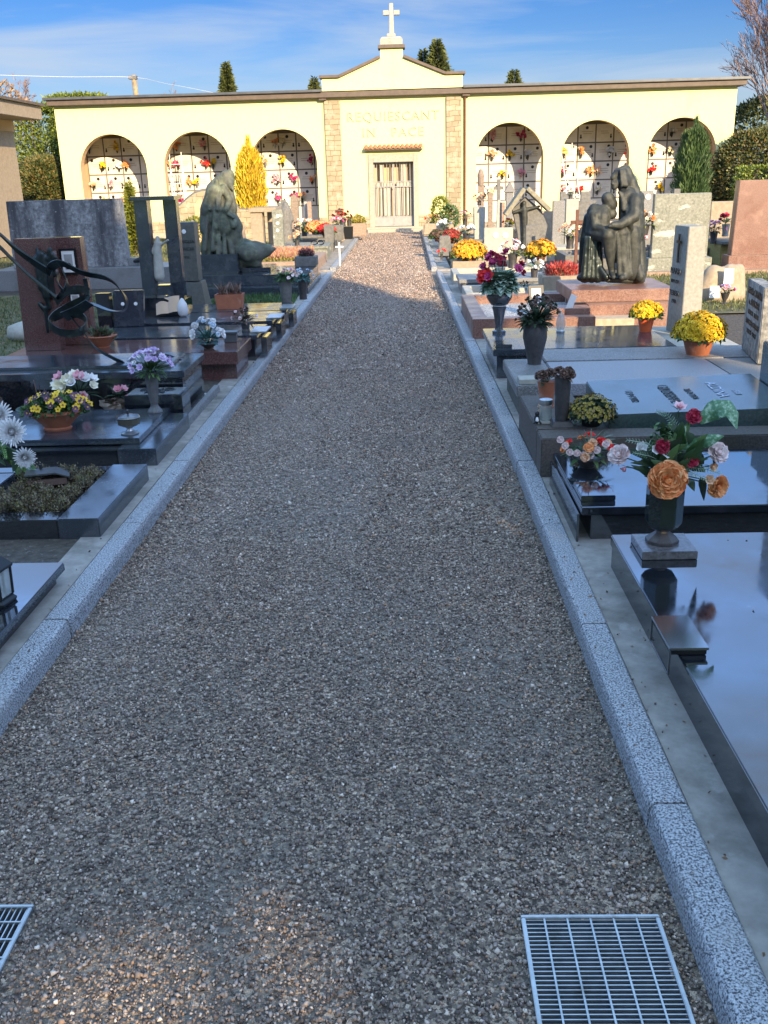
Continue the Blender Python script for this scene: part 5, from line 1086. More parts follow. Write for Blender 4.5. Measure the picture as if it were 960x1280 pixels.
bouquet('single pale pink lily on a long dark leafy stem behind the pansy bowl', (-1.90, 6.1, .24), .05, [('lily', PNK, 2, .045)], LFD, 16, .08, name='single_lily', tilt=(.5, 0))
mums('brown dried hydrangea bush at the left edge', (-2.78, 5.98, .067), .17, DRY, ('pot', .08, .08), LFD, 260, .02, .9, name='dried_hydrangea', cat='plant')
# L4
L4 = T('tomb', 'black polished raised slab tomb carrying the ribbon sculpture, fourth on the left', 'tomb', (-2.3, 6.5, 0))
MB().box(-3.3, -1.50, 6.22, 6.86, -.02, .33).build('base', BLACK, L4, bevel=.004); b = MB(); b.box(-3.3, -1.48, 6.2, 6.88, .331, .375); b.box(-3.3, -1.6, 6.34, 6.82, .3755, .395); b.build('slab', BLUEB, L4, bevel=.004)
t = T('lettered_block', 'black granite block with raised metal letters before the raised slab', 'block', (-1.6, 6.07, 0))
MB().box(-1.82, -1.45, 5.95, 6.18, .0, .27, ty=.0).build('block', BLACK, t, bevel=.004)
SIL = mat('metal_letters', (.06, .065, .07), rough=.4, Metallic=.5)
b = MB(); b.box(-1.80, -1.47, 5.965, 6.165, .271, .276); b.build('name_plate', mat('plate_alu', (.42, .44, .47), rough=.25, Metallic=.6), t)
text('letters', 'GINO', .09, Matrix.Translation((-1.635, 6.05, .281)) @ Matrix.Rotation(0, 4, 'Z'), SIL, t, .005); text('letters', 'PACE', .055, Matrix.Translation((-1.635, 5.985, .281)), SIL, t, .005)
t = T('low_grave_edging', 'low grey granite edging round the gravel beside the raised slab', 'edging', (-1.45, 6.4, 0))
b = MB(); b.box(-1.455, -1.415, 5.93, 7.0, -.02, .115); b.build('long_strip', GREYG, t, bevel=.003); MB().box(-1.62, -1.457, 5.915, 5.945, -.02, .11).build('short_strip', GREYG, t, bevel=.003)
# L5
L5 = T('tomb', 'red granite slab tomb with two tall red steles, fifth on the left', 'tomb', (-2.2, 7.7, 0))
MB().box(-3.1, -1.36, 7.45, 8.02, -.02, .195).build('base', REDG, L5, bevel=.004); MB().box(-3.16, -1.33, 7.36, 8.06, .196, .295).build('slab', REDG, L5, bevel=.005)
s1 = MB(); s1.box(-3.08, -2.79, 7.62, 7.74, .296, 1.16, ax=.03).build('stele', REDG, L5, bevel=.004); s1 = MB(); s1.box(-2.86, -2.6, 7.86, 7.98, .296, 1.15, ax=-.01).build('stele', REDG, L5, bevel=.004)
# relief on front stele
t = T('bronze_relief', 'dark bronze abstract crucifix relief on the left red stele', 'relief', (-2.9, 7.6, .9))
kk = lambda px, py, dy=0: Yp(px, py, 7.59+dy)
capsules('figure', [(kk(45, 322), kk(52, 360), .022, .03), (kk(52, 318), kk(58, 370), .03, .035), (kk(62, 312), kk(64, 345), .02, .02), (kk(46, 310), kk(48, 330), .012, .016), (kk(42, 325), kk(70, 322), .018, .014), (kk(55, 360), kk(62, 385), .03, .018), (kk(57, 385), kk(60, 415), .018, .014), (kk(50, 380), kk(56, 388), .02, .02), (kk(67, 318), kk(69, 345), .012, .01), (kk(62, 345), kk(68, 372), .02, .012)], BRONZE, t, .01, 2)
# photo on right stele
t = T('portrait_photo', 'black framed portrait photo fixed on the right red stele', 'picture frame', (-2.7, 7.85, .9)); frame_at(t, (-2.715, 7.842, .865), .135, .20, DKMET, 0, 0, .016)
t = T('portrait_photo', 'smaller dark framed photo low on the right red stele', 'picture frame', (-2.69, 7.85, .6)); frame_at(t, (-2.70, 7.842, .62), .10, .10, DKMET, 0, 0, .014)
c = (-2.49, 7.72, .296); t = T('planter_bowl', 'terracotta bowl with dark red succulents at the foot of the red steles', 'plant', c); pot_mb('bowl', .125, .10, c).build('bowl', TERRA, t, smooth=45)
n = 500; P, d = ellip(n, (c[0], c[1], c[2]+.10), (.115, .11, .05), .2); fast('succulents', leaves(P, d+[0, 0, .5], .035, .02), mat('succulent', [(0, (.03, .06, .03)), (.6, (.09, .12, .06)), (1, (.16, .05, .05))], 'r'), t)
bouquet('teal and white artificial roses in a low dish on the red granite slab', (-1.585, 7.55, .34), .13, [('rose', WHT, 14, .026), ('rose', BLUEF, 7, .022)], LFB, 120, .05, vase=('bowl', .075, .04, DKVASE), hr=1.35)
c = (-1.46, 7.85, .296); t = T('small_lamp_box', 'little square grey lamp box on the red granite slab', 'lamp', c); MB().box(c[0]-.05, c[0]+.05, c[1]-.04, c[1]+.04, c[2], c[2]+.07).build('body', GREYM, t, bevel=.003); MB().box(c[0]-.06, c[0]+.06, c[1]-.05, c[1]+.05, c[2]+.071, c[2]+.085).build('lid', GREYM, t, bevel=.002)
# ribbon sculpture
t = T('ribbon_sculpture', 'dark bronze sculpture of looping metal ribbons sprawling over the left tombs', 'sculpture', Yp(120, 455, 6.5))
def crom(P, n=12):
    out = []; P = [P[0]]+P+[P[-1]]
    for i in range(1, len(P)-2):
        for k in range(n):
            u = k/n; out.append(.5*((2*P[i])+(P[i+1]-P[i-1])*u+(2*P[i-1]-5*P[i]+4*P[i+1]-P[i+2])*u*u+(3*P[i]-P[i-1]-3*P[i+1]+P[i+2])*u**3))
    out.append(P[-2]); return out
def ribbon(pts, w, nrm0, nrm1, th=.006, name='ribbon'):
    C = crom([Yp(a, b_, 6.55+d_) for a, b_, d_ in pts]); b = MB(); rows = []; n = len(C)
    for i, c in enumerate(C):
        d = (C[min(i+1, n-1)]-C[max(i-1, 0)]).normalized(); t_ = i/(n-1); nn = Vector(nrm0).lerp(Vector(nrm1), t_).normalized(); wd = (nn-d*nn.dot(d)).normalized(); tt = d.cross(wd)*th*.5; ww = wd*w*.5
        rows.append([c-ww-tt, c+ww-tt, c+ww+tt, c-ww+tt, c-ww-tt])
    b.grid(rows); b.add(rows[0][:4], [(0, 1, 2, 3)]); b.add(rows[-1][:4], [(0, 1, 2, 3)]); b.build(name, BRONZE, t, smooth=50)
ribbon([(-18, 281, 0), (0, 293, 0), (27, 317, 0), (64, 342, 0)], .05, (0, -.9, .3), (0, -.3, 1), .012, 'bar')
ribbon([(-18, 292, .1), (0, 309, .1), (34, 342, .08), (72, 373, .0)], .05, (0, -.6, .7), (0, -.8, .5), .014, 'bar')
ribbon([(66, 368, .05), (63, 350, .02), (63, 336, 0), (76, 329, -.05), (103, 341, -.08), (133, 348, -.05), (149, 361, 0), (158, 376, .04), (154, 388, .05), (137, 388, 0), (112, 380, -.05), (95, 388, -.08)], .06, (0, -.5, 1), (0, -.9, -.2))
ribbon([(70, 378, .03), (82, 366, -.03), (98, 361, -.05), (112, 366, 0), (104, 374, .1), (84, 384, .08), (66, 396, .0), (62, 406, -.1), (78, 416, -.16), (100, 415, -.14), (109, 404, -.02), (100, 394, .08), (82, 392, .1), (66, 398, .04)], .05, (0, 0, 1), (0, 0, 1))
ribbon([(80, 396, -.05), (94, 390, -.1), (112, 378, -.12)], .075, (-.3, -.5, 1), (.5, -.6, .8))
ribbon([(78, 338, .05), (84, 352, .0), (80, 364, -.03), (72, 352, -.02), (74, 342, .04)], .045, (0, -.5, .8), (0, -.5, .8))
ribbon([(106, 348, .0), (108, 358, .0), (110, 372, -.02), (104, 380, -.05)], .03, (1, -.2, 0), (1, -.3, 0))
ribbon([(88, 396, -.08), (102, 412, -.02), (120, 435, -.03), (142, 448, -.08), (156, 456, -.1), (158, 470, -.1), (167, 466, -.08), (163, 454, -.06), (152, 458, -.02)], .035, (0, -.8, .5), (0, 0, 1))
ribbon([(190, 444, .15), (212, 446, .1), (236, 456, .05), (244, 458, .03)], .03, (0, 0, 1), (0, 0, 1))
b = MB(); b.tube(crom([Yp(155, 470, 6.4), Yp(152, 485, 6.35), Yp(160, 500, 6.3), Yp(168, 512, 6.05)]), .0035, 5); b.tube([Yp(150, 458, 6.5), Yp(150, 470, 6.45)], .006, 5); b.build('cord', STEEL, t)
# L6 tombs
L6a = tomb('dark blue granite slab tomb behind the red one, sixth on the left', -2.75, -1.30, 8.2, 8.85, .29, BLACK, BLUEB, .04, .03)
L6b = tomb('brown grey polished slab tomb with the black open book, seventh on the left', -2.8, -1.28, 9.05, 9.75, .29, BLACK, BLUEB, .04, .03)
L6c = tomb('grey polished slab tomb before the twin pillar shrine, eighth on the left', -2.7, -1.26, 9.95, 10.6, .27, BLACK, BLUEB, .04, .03)
for lab, x, y, z in (('small black edge block beside the sixth left slab', -1.285, 8.3, .27), ('small black edge block beside the seventh left slab', -1.265, 9.15, .27), ('small black edge block beside the eighth left slab', -1.245, 10.0, .25)):
    t = T('slab_bracket', lab, 'bracket', (x, y, z)); b = MB(); b.box(x, x+.05, y, y+.32, z-.16, z-.02).build('block', BLACK, t, bevel=.003); MB().box(x-.09, x+.05, y+.0, y+.32, z+.021, z+.035).build('cover', STEEL, t, bevel=.001)
t = upright('dark slanted panel headstone with small ovals behind the ribbon sculpture', -2.73, -2.45, 8.9, .29, .62, BLUEB, .06, ax=.03, oval=[(-2.62, .5, .016), (-2.5, .5, .016)])
MB().box(-2.86, -2.735, 8.85, 8.95, .0, .6).build('side_post', BLACK, t, bevel=.003)
c = (-2.45, 9.65, .291); t = T('open_book_block', 'black block bearing an open bronze book near the twin pillars', 'block', c)
b = MB(); b.prism([(-2.74, .291), (-2.2, .291), (-2.28, .40), (-2.42, .47), (-2.74, .47)], 9.55, 9.78).build('block', BLACK, t, bevel=.003)
b = MB(); M_ = Matrix.Translation((-2.37, 9.53, .395)) @ Matrix.Rotation(R_(-8), 4, 'Y') @ Matrix.Rotation(R_(52), 4, 'X')
for s in (-1, 1):
    rows = []
    for i in range(7): u = i/6; rows.append([M_ @ Vector((s*u*.12, -.09, .012*math.sin(u*3.14)+.004)), M_ @ Vector((s*u*.12, .09, .012*math.sin(u*3.14)+.004))])
    b.grid(rows)
b.build('book', mat('copper_book', (.45, .30, .2), rough=.35, Metallic=.4), t, smooth=60)
c = (-2.22, 9.5, .291); t = T('glass_lantern', 'white teardrop glass lamp beside the open bronze book', 'lamp', c); MB().lathe([(.03, 0), (.045, .02), (.058, .06), (.045, .12), (.015, .17), (.001, .18)], c, 18).build('glass', mat('milky_glass', (.55, .55, .55), rough=.15), t, smooth=60)
# twin pillar shrine
t = T('twin_pillar_shrine', 'blue black granite shrine of two tall pillars under a flat cap', 'monument', (-2.7, 10.6, 0))
MB().box(-2.92, -2.42, 10.42, 10.85, -.02, .34).build('base', BLACK, t, bevel=.004)
MB().box(-2.87, -2.73, 10.5, 10.64, .341, 1.365).build('pillar', BLUEB, t, bevel=.004); MB().box(-2.60, -2.46, 10.66, 10.8, .341, 1.365).build('pillar', BLUEB, t, bevel=.004); MB().box(-2.90, -2.43, 10.47, 10.83, 1.366, 1.405).build('cap', BLUEB, t, bevel=.004)
kk = lambda px, py, dy=0: Yp(px, py, 10.55+dy)
t = T('christ_figurine', 'small pale statue with outstretched arm standing between the twin pillars', 'figurine', (-2.6, 10.55, .4)); MB().box(-2.70, -2.56, 10.45, 10.6, .34, .5).build('pedestal', BLUEB, t, bevel=.003)
capsules('figure', [(kk(197, 298), kk(197, 300), .026, .024), (kk(197, 304), kk(197, 316), .04, .045), (kk(197, 316), kk(199, 345), .045, .06), (kk(193, 307), kk(188, 318, -.03), .016, .012), (kk(200, 307), kk(210, 300, -.05), .018, .013), (kk(193, 320), kk(193, 345), .02, .028)], PALES, t, .01, 3)
# obelisk stele
t = T('stele', 'square grey green stele with small oval and dark lettering, left of the kneeling figure', 'stele', (-2.6, 11.5, .2))
MB().box(-2.69, -2.45, 11.42, 11.66, .44, 1.10).build('shaft', GREENP if 0 else mat('dark_green_stone', [(.3, (.07, .075, .065)), (.7, (.12, .125, .11))], 'n', 30, 6, rough=.5), t, bevel=.004)
b = MB(); b.box(-2.78, -2.36, 11.34, 11.74, .0, .43, tx=.06, ty=.06).build('base', mat('dark_green_stone', 0), t, bevel=.004)
MB().lathe_ax((-2.57, 11.418, 1.0), (0, -1, 0), [(.025, 0), (.025, .008), (.001, .01)], 16, 0).build('portrait_oval', WHITEP, t)
for tx, z, s in (('FAMIGLIA', .87, .05), ('BIANCHI', .79, .05), ('1921', .70, .04)): text('inscription', tx, s, facing(-2.57, 11.417, z), ENG, t, .002)
# small flower pots here
c = Zp(300, 388, .27); c = (-1.86, 10.2, .271)
t = T('terracotta_trough', 'terracotta planter with withered stalks on the eighth left slab', 'plant', c); b = MB(); planter_box(b, c[0]-.16, c[0]+.13, c[1]-.09, c[1]+.09, c[2], c[2]+.15); b.build('trough', TERRA, t)
n = 160; P = np.stack([c[0]+rng.uniform(-.12, .1, n), c[1]+rng.uniform(-.06, .06, n), np.full(n, c[2]+.12)+rng.random(n)*.08], 1); fast('withered_stalks', leaves(P, rng.normal(0, .4, (n, 3))+[0, 0, 1], .09, .012), DRY, t)
bouquet('dry brown and white flowers in a small dark cup on the sixth left slab', (-1.43, 8.42, .37), .11, [('puff', PNK, 2, .02), ('puff', PALEP, 4, .022), ('puff', DRY, 8, .02)], DRY, 70, .06, vase=('cyl', .04, .08, DKVASE), name='dried_flowers', hr=1)
bouquet('pale pink flowers with bright green leaves in a tall grey pot by the left kerb', (-1.35, 10.75, .50), .16, [('puff', PNK, 4, .03), ('puff', PALEP, 6, .028)], LF, 110, .075, vase=('pot', .075, .26, GREYS), hr=.7)
bouquet('white flowers with teal leaves beside the tall grey pot on the left', (-1.2, 11.1, .46), .13, [('puff', WHT, 6, .03), ('puff', BLUEF, 4, .03)], LFB, 50, .06, vase=('cyl', .05, .22, DKVASE), hr=.8)
def grass(name, x0, x1, y0, y1, n, z=.0, h=.05, kind='stuff', mt=GRASSM, w=.006):
    P = np.stack([rng.uniform(x0, x1, n), rng.uniform(y0, y1, n), np.full(n, z)], 1); o = fast(name, leaves(P, rng.normal(0, .5, (n, 3))+[0, 0, 1], h, w), mt); o['kind'] = 'stuff'; return o
grass('grass', -7, -3.3, 7, 14, 16000, 0, .06, w=.01); grass('grass', 2.95, 7, 11, 15.4, 16000, 0, .06, w=.01); grass('grass', -2.5, -1.45, 11.4, 12.9, 5000, .058, .08, w=.012, mt=LF); grass('grass', -9, -3, 17.5, 28, 12000, 0, .08, w=.015)
t = T('flat_stone', 'pale flat round stone on the left grass', 'stone', (-3.9, 9.3, 0)); MB().lathe([(.2, 0), (.24, .05), (.22, .14), (.1, .18), (.001, .18)], (-4.05, 10.2, 0), 10).build('stone', PALES, t, smooth=60)

# kneeling figure tomb
t = T('statue_tomb', 'dark stepped granite tomb base under the kneeling bronze figure', 'tomb', (-2.2, 13.8, 0))
b = MB(); b.box(-3.3, -1.35, 13.15, 15.2, -.02, .16).build('lower_step', BLUEB, t, bevel=.006); MB().box(-3.2, -1.36, 13.5, 14.9, .161, .30).build('middle_step', BLUEB, t, bevel=.006)
MB().box(-3.02, -2.38, 13.75, 14.6, .301, .57).build('plinth', BLUEB, t, bevel=.006); MB().box(-2.37, -1.95, 13.95, 14.6, .301, .36).build('side_plinth', BLUEB, t, bevel=.006)
SY = 14.05; u_ = .0122; k3 = lambda px, py, dy=0: Yp(px, py, SY+dy)
def ch2(lst): return [(k3(*a), k3(*c_), r0*u_, r1*u_) for a, c_, r0, r1 in lst]
st = T('kneeling_statue', 'green patinated bronze of a hunched kneeling hooded figure', 'statue', (-2.7, 14.1, .57))
capsules('hooded_figure', ch2([((283, 220), (284, 226), 7, 8), ((287, 228, -.05), (288, 232, -.08), 4.5, 3.5), ((276, 227), (268, 238), 8, 10), ((268, 240, -.1), (261, 262, -.05), 9, 10), ((270, 245), (272, 270), 13, 15), ((262, 262), (261, 285), 11, 11),
    ((283, 240), (285, 262), 9, 11), ((279, 268, -.08), (281, 285, -.08), 11, 11), ((285, 272), (292, 284), 11, 11), ((290, 278, -.05), (292, 300, 0), 10, 11), ((265, 285), (262, 312), 10, 11), ((278, 285), (280, 312), 11, 12), ((292, 290), (298, 312), 9, 9),
    ((271, 226, -.12), (268, 300, -.2), 2.2, 2.6), ((276, 240, -.16), (270, 285, -.2), 2, 2.6), ((266, 292, -.1), (262, 316, -.12), 3, 4), ((274, 290, -.16), (273, 317, -.2), 2.2, 3.2), ((280, 292, -.17), (281, 317, -.21), 2, 3), ((260, 262, -.12), (257, 312, -.16), 1.8, 2.8), ((268, 262, -.2), (266, 312, -.24), 1.6, 2.6), ((288, 232, -.08), (291, 236, -.1), 3.2, 2.2), ((289, 229), (287, 218), 4, 5.5), ((278, 262, -.2), (292, 272, -.2), 1.8, 1.8), ((264, 236, -.12), (262, 262, -.18), 1.6, 2), ((270, 232, -.14), (272, 262, -.22), 1.5, 2), ((284, 292, -.1), (290, 316, -.12), 3, 4), ((286, 262, -.1), (292, 282, -.16), 3, 4), ((262, 240, -.08), (257, 290, -.12), 2, 3), ((279, 235, -.1), (287, 250, -.12), 4, 4), ((287, 250, -.1), (283, 262, -.2), 4, 3.5)]), PATINA, st, .0125, 3)
capsules('draped_shell', ch2([((296, 312, .0), (312, 316, -.1), 9, 12), ((306, 306, .1), (320, 316, -.05), 8, 11), ((318, 308, 0), (336, 312, -.05), 7, 6), ((322, 318, -.05), (334, 316, -.05), 9, 5), ((306, 322, 0), (320, 328, -.05), 10, 7), ((300, 330, 0), (326, 333, 0), 4, 3), ((336, 312, -.05), (344, 311, -.05), 5, 2), ((296, 308), (300, 330), 8, 8)]), PATINA, st, .02, 3)
t = T('dark_bird_ornament', 'small dark ornament rising behind the kneeling figure', 'ornament', (-2.3, 14.9, .4)); kk = lambda px, py, dy=0: Yp(px, py, 14.9+dy)
capsules('body', [(kk(304, 298), kk(303, 290), .05, .04), (kk(301, 292), kk(307, 284), .03, .02)], BRST, t, .015, 2)
c = (-1.52, 14.75, .301); t = T('stone_box_planter', 'square stone box with a purple heather by the left kerb end', 'planter', c); MB().box(-1.68, -1.36, 14.6, 14.95, .16 if 0 else .3005, .44).build('box', GREYS, t, bevel=.006); heather('purple heather tuft in the square stone box', (-1.52, 14.78, .43), (.13, .12, 0), HEATP, 420, .12)
# big weathered slab
t = upright('huge weathered grey stone slab standing behind the red steles', -6.25, -4.42, 15.6, .30, 1.32, WSLAB, .22, cat='monument', name='weathered_monument', tx=.03)
MB().box(-6.5, -3.3, 15.2, 16.2, -.02, .299).build('base', GREYG, t, bevel=.01); MB().box(-4.42, -4.25, 15.5, 15.72, .3, .42).build('foot_stone', GREYG, t, bevel=.006)
t = T('iron_bird', 'small dark iron bird on the base of the huge weathered slab', 'ornament', (-4.15, 15.5, .3)); capsules('body', [((-4.28, 15.4, .38), (-4.12, 15.4, .42), .03, .06), ((-4.12, 15.4, .42), (-4.05, 15.4, .36), .06, .03)], BLACKP, t, .012, 2)
# ================================================================ FAR FIELD
# heather tomb left
t = T('heather_tomb', 'low pink stone bordered grave planted with pink heather on the far left', 'tomb', (-2, 17.5, 0))
MB().box(-2.9, -1.55, 16.75, 16.95, -.02, .2).build('front_border', PINKR, t, bevel=.008); MB().box(-1.75, -1.55, 16.953, 18.9, -.02, .2).build('side_border', PINKR, t, bevel=.008)
MB().box(-2.9, -1.753, 16.953, 18.9, -.02, .15).build('soil_fill', SOIL, t); MB().box(-3.1, -1.45, 16.45, 16.74, -.02, .05).build('ledge', PINKR, t, bevel=.004)
t = T('heather_bed', 'dense pink and green heather bed inside the pink stone border', 'plants', (-2.3, 17.9, .15)); t['kind'] = 'stuff'
n = 9000; P = np.stack([rng.uniform(-2.85, -1.78, n), rng.uniform(17.0, 18.8, n), .15+rng.random(n)*.14], 1); D = rng.normal(0, .3, (n, 3))+[0, 0, 1]
hi = P[:, 2] > .22; fast('blossoms', leaves(P[hi], D[hi], .07, .014), HEATH, t); fast('leaves', leaves(P[~hi], D[~hi], .07, .014), HEATG, t)

def spx(label, x0, x1, yt, Y, mt, z0=.1, th=.12, **k):
    a = Yp(x0, yt, Y); c = Yp(x1, yt, Y); return upright(label, a.x, c.x, Y, z0, a.z, mt, th, **k)
def fpx(label, px, py, Y, r, parts, leafm=LF, h=.2, pot=('cyl', DKVASE), nl=40, hr=.8, tilt=(0, -.2)):
    p = Yp(px, py, Y); return bouquet(label, (p.x, Y, p.z-r*.3), r, parts, leafm, nl, r*.45, vase=(pot[0], r*.35, max(.05, min(h, p.z-r*.3)), pot[1]), hr=hr, tilt=tilt, group='flower vases among the far graves')
def mpx(label, px, py, Y, r, mt, leafm=LF, n=190, fr=.024, z0=.12, potmat=TERRA, hr=.75, gap=0, kind='daisy'):
    p = Yp(px, py, Y); return mums(label, (p.x, Y, p.z-r*hr*.75-.1), r, mt, ('pot', r*.5, .1), leafm, n, fr, hr, potmat=potmat, gap=gap, kind=kind, group='flower cushions among the far graves')
def low(label, x0, x1, y0, y1, z, mt, fill=None, name='tomb'):
    t = T(name, label, 'tomb', ((x0+x1)/2, (y0+y1)/2, 0)); w = .1
    if fill:
        MB().box(x0, x1, y0, y0+w, -.02, z).build('kerb_stone', mt, t, bevel=.006); MB().box(x0, x1, y1-w, y1, -.02, z).build('kerb_stone', mt, t, bevel=.006)
        MB().box(x0, x0+w, y0+w+.002, y1-w-.002, -.02, z).build('kerb_stone', mt, t, bevel=.006); MB().box(x1-w, x1, y0+w+.002, y1-w-.002, -.02, z).build('kerb_stone', mt, t, bevel=.006)
        MB().box(x0+w+.002, x1-w-.002, y0+w+.002, y1-w-.002, -.02, z*.6).build('fill', fill, t)
    else:
        MB().box(x0+.03, x1-.03, y0+.03, y1-.03, -.02, z-.05).build('base', mt, t, bevel=.006); MB().box(x0, x1, y0, y1, z-.049, z).build('slab', mt, t, bevel=.006)
    return t
# right far tombs along the kerb (y 11.5 - 28)
low('beige kerbed gravel grave behind the pink granite tomb', .68, 2.0, 11.6, 12.5, .2, PALES, WGRAV)
low('grey slab grave with dark polished top behind the beige kerbed grave', .66, 2.0, 12.8, 13.6, .24, GREYG)
low('pale stone stepped grave near the kerb gap on the right', .64, 2.1, 13.9, 14.9, .2, PALES, BEIGES)
low('pale kerbed grave before the double portrait stone', .75, 2.2, 16.6, 17.4, .15, BEIGES, WGRAV)
low('mossy kerbed grave with yellow chrysanthemums on the right', .78, 2.2, 17.9, 18.8, .16, MOSSY, SOIL)
low('grey kerbed grave with gravel, right side, between the yellow flowers and gate', .78, 2.2, 19.4, 20.6, .18, GREYS, WGRAV)
low('grey slab grave nearer the gate on the right', .78, 2.2, 21.3, 22.6, .2, GREYS)
low('beige kerbed grave second from the gate on the right', .78, 2.3, 23.4, 24.8, .2, BEIGES, WGRAV)
low('beige trough grave nearest the gate on the right', .78, 2.3, 25.6, 27.2, .24, BEIGES, SOIL)
for k, (y0, y1, x0, x1, lab) in enumerate(((16.4, 17.6, 2.6, 3.7, 'grey kerbed grave behind the hooded bronze group'), (18.2, 19.4, 2.4, 4.2, 'low pale slab grave behind the roofed crucifix'), (20.4, 21.6, 2.5, 4.0, 'pale kerbed grave behind the dark grey slab headstone'), (17.2, 18.4, 4.4, 5.6, 'low beige slab grave behind the grey green headstone'), (22.2, 23.6, 2.6, 5.2, 'long beige slab grave before the fourth arch'), (24.4, 26.0, 2.6, 6.0, 'long grey slab grave under the fourth arch'))):
    low(lab, x0, x1, y0, y1, .22, [GREYS, PALES, BEIGES][k % 3], [WGRAV, None][k % 2])
# uprights right
s = spx('low pale double headstone with two portrait ovals on the right', 605, 641, 285, 17.5, PALES, .08)
b = MB(); 
for px in (620, 632): p = Yp(px, 294, 17.43); MB().lathe_ax((p.x, 17.438, p.z), (0, -1, 0), [(.05, 0), (.05, .01), (.001, .012)], 16, 0).build('portrait_oval', WHITEP, s)
# roofed crucifix
t = T('roofed_crucifix', 'grey stone slab with gabled roof sheltering a crucifix figure', 'monument', (2.1, 17.5, 0)); Y_ = 17.6
A = lambda px, py: (Yp(px, py, Y_).x, Yp(px, py, Y_).z)
b = MB(); b.prism([A(650, 324), A(676, 322), A(684, 282), A(676, 262), A(657, 246), A(640, 262), A(646, 290)], Y_-.05, Y_+.08); b.build('slab', GREYS, t, bevel=.008)
for p, q in ((A(633, 270), A(656, 237)), (A(656, 237), A(684, 264))):
    d = Vector((q[0]-p[0], q[1]-p[1])).normalized(); nn = Vector((-d.y, d.x))*.07; b = MB(); b.prism([p, q, (q[0]+nn.x, q[1]+nn.y), (p[0]+nn.x, p[1]+nn.y)], Y_-.22, Y_+.18); b.build('roof_plank', mat('lichen_wood', [(.3, (.17, .155, .11)), (.7, (.31, .29, .21))], 'n', 20, 7, rough=.9, bump=.4), t, bevel=.006)
kk = lambda px, py, dy=0: Yp(px, py, Y_-.1+dy)
capsules('crucifix_figure', [(kk(655, 254), kk(655, 257), .045, .04), (kk(655, 262), kk(656, 275), .06, .055), (kk(656, 275), kk(655, 300), .055, .035), (kk(653, 262), kk(641, 266), .035, .025), (kk(658, 262), kk(674, 258), .035, .025), (kk(655, 300), kk(654, 312), .035, .025)], PATINB, t, .016, 2)
MB().box(Yp(648, 320, Y_).x, Yp(680, 320, Y_).x, Y_-.2, Y_+.2, 0, .16).build('base', GREYS, t, bevel=.008)
spx('dark grey slab headstone in the row behind the hooded bronze group', 691, 706, 251, 19, GREYG)
s = spx('pale square pillar with a white flower on top, beside the dark grey slab', 706.5, 722, 249, 19.2, PALES, .1, .3)
fpx('white and pink flower on top of the pale square pillar', 713, 241, 19.2, .1, [('puff', WHT, 5, .04), ('puff', PNK, 1, .03)], h=.08)
spx('plain grey headstone right of the pale square pillar', 723, 745, 251, 20.2, GREYS)
spx('brown grey headstone panel further behind the hooded bronze group', 700, 716, 240, 22.6, GREYS)
spx('brown panel headstone seen between pillar and hooded woman', 726, 738, 240, 22.8, GREYS)
s = spx('tall grey slab headstone with white oval right of the hooded woman', 790, 816, 239, 18.6, GREYG)
p = Yp(814, 243, 18.5); MB().lathe_ax((Yp(810, 250, 18.53).x, 18.538, Yp(810, 246, 18.53).z), (0, -1, 0), [(.05, 0), (.05, .01), (.001, .012)], 16, 0).build('portrait_oval', WHITEP, s)
spx('small pale block headstone behind the tall grey slab', 842, 850, 236, 20, GREYS)
s = spx('beige niche headstone between the green grey and pink slabs', 888, 919, 252, 17.6, BEIGES, .3, .16); MB().box(Yp(886, 300, 17.3).x, Yp(916, 300, 17.3).x, 16.6, 17.5, -.02, .32).build('tomb_body', mat('mossy_ochre', [(.3, (.22, .17, .05)), (.7, (.36, .29, .09))], 'n', 30, 5, rough=.9), s, bevel=.006); MB().box(Yp(885, 300, 17.3).x, Yp(918, 300, 17.3).x, 16.5, 17.52, .321, .37).build('tomb_slab', GREYS, s, bevel=.006)
# small steles before the fourth arch
spx('thin tall stele with a small statuette, first right of the gate', 598, 605, 232, 23, BRST, .1, .1)
t = T('statuette', 'small brown statuette standing on the thin tall stele', 'figurine', Yp(601, 228, 23)); kk = lambda px, py: Yp(px, py, 23); capsules('figure', [(kk(601, 214), kk(601, 216), .05, .05), (kk(601, 219), kk(601, 231), .08, .07)], BRST, t, .02, 2)
spx('short brown stele beside the thin tall one', 610, 616, 241, 23.5, BRST, .1, .1)
spx('pale pointed stele topped by a dark cross', 620, 627, 250, 22.5, PALES, .1, .12, tx=.03)
t = T('stone_cross', 'slender grey stone cross on the pale pointed stele', 'cross', Yp(623, 250, 22.5)); a = Yp(623.5, 224, 22.5); b = MB(); b.box(a.x-.035, a.x+.035, 22.46, 22.54, Yp(623, 250, 22.5).z, a.z); b.box(a.x-.1, a.x-.036, 22.47, 22.53, a.z-.22, a.z-.15); b.box(a.x+.036, a.x+.1, 22.47, 22.53, a.z-.22, a.z-.15); b.build('cross', GREYS, t)
spx('salmon pink narrow stele left of the roofed crucifix', 625, 631, 253, 21, PINKR, .1, .1)
s = spx('dark gabled stele behind the roofed crucifix', 632.5, 641.5, 240, 20.5, GREYG, .1, .14); a = Yp(632, 240, 20.5); c_ = Yp(642, 240, 20.5); b = MB(); b.prism([(a.x-.03, a.z), (c_.x+.03, c_.z), ((a.x+c_.x)/2, a.z+.2)], 20.4, 20.6); b.build('gable', GREYG, s)
spx('cream square block headstone with flowers in front of the fourth arch', 593, 605, 259, 21.6, PALES, .1, .3, tx=-.02)
fpx('dry pink flowers on the cream square block headstone', 599, 248, 21.6, .14, [('puff', APR, 9, .04)], DRY, h=.1)
spx('pale wall headstone right of the roofed crucifix', 672, 690, 264, 20.0, BEIGES)
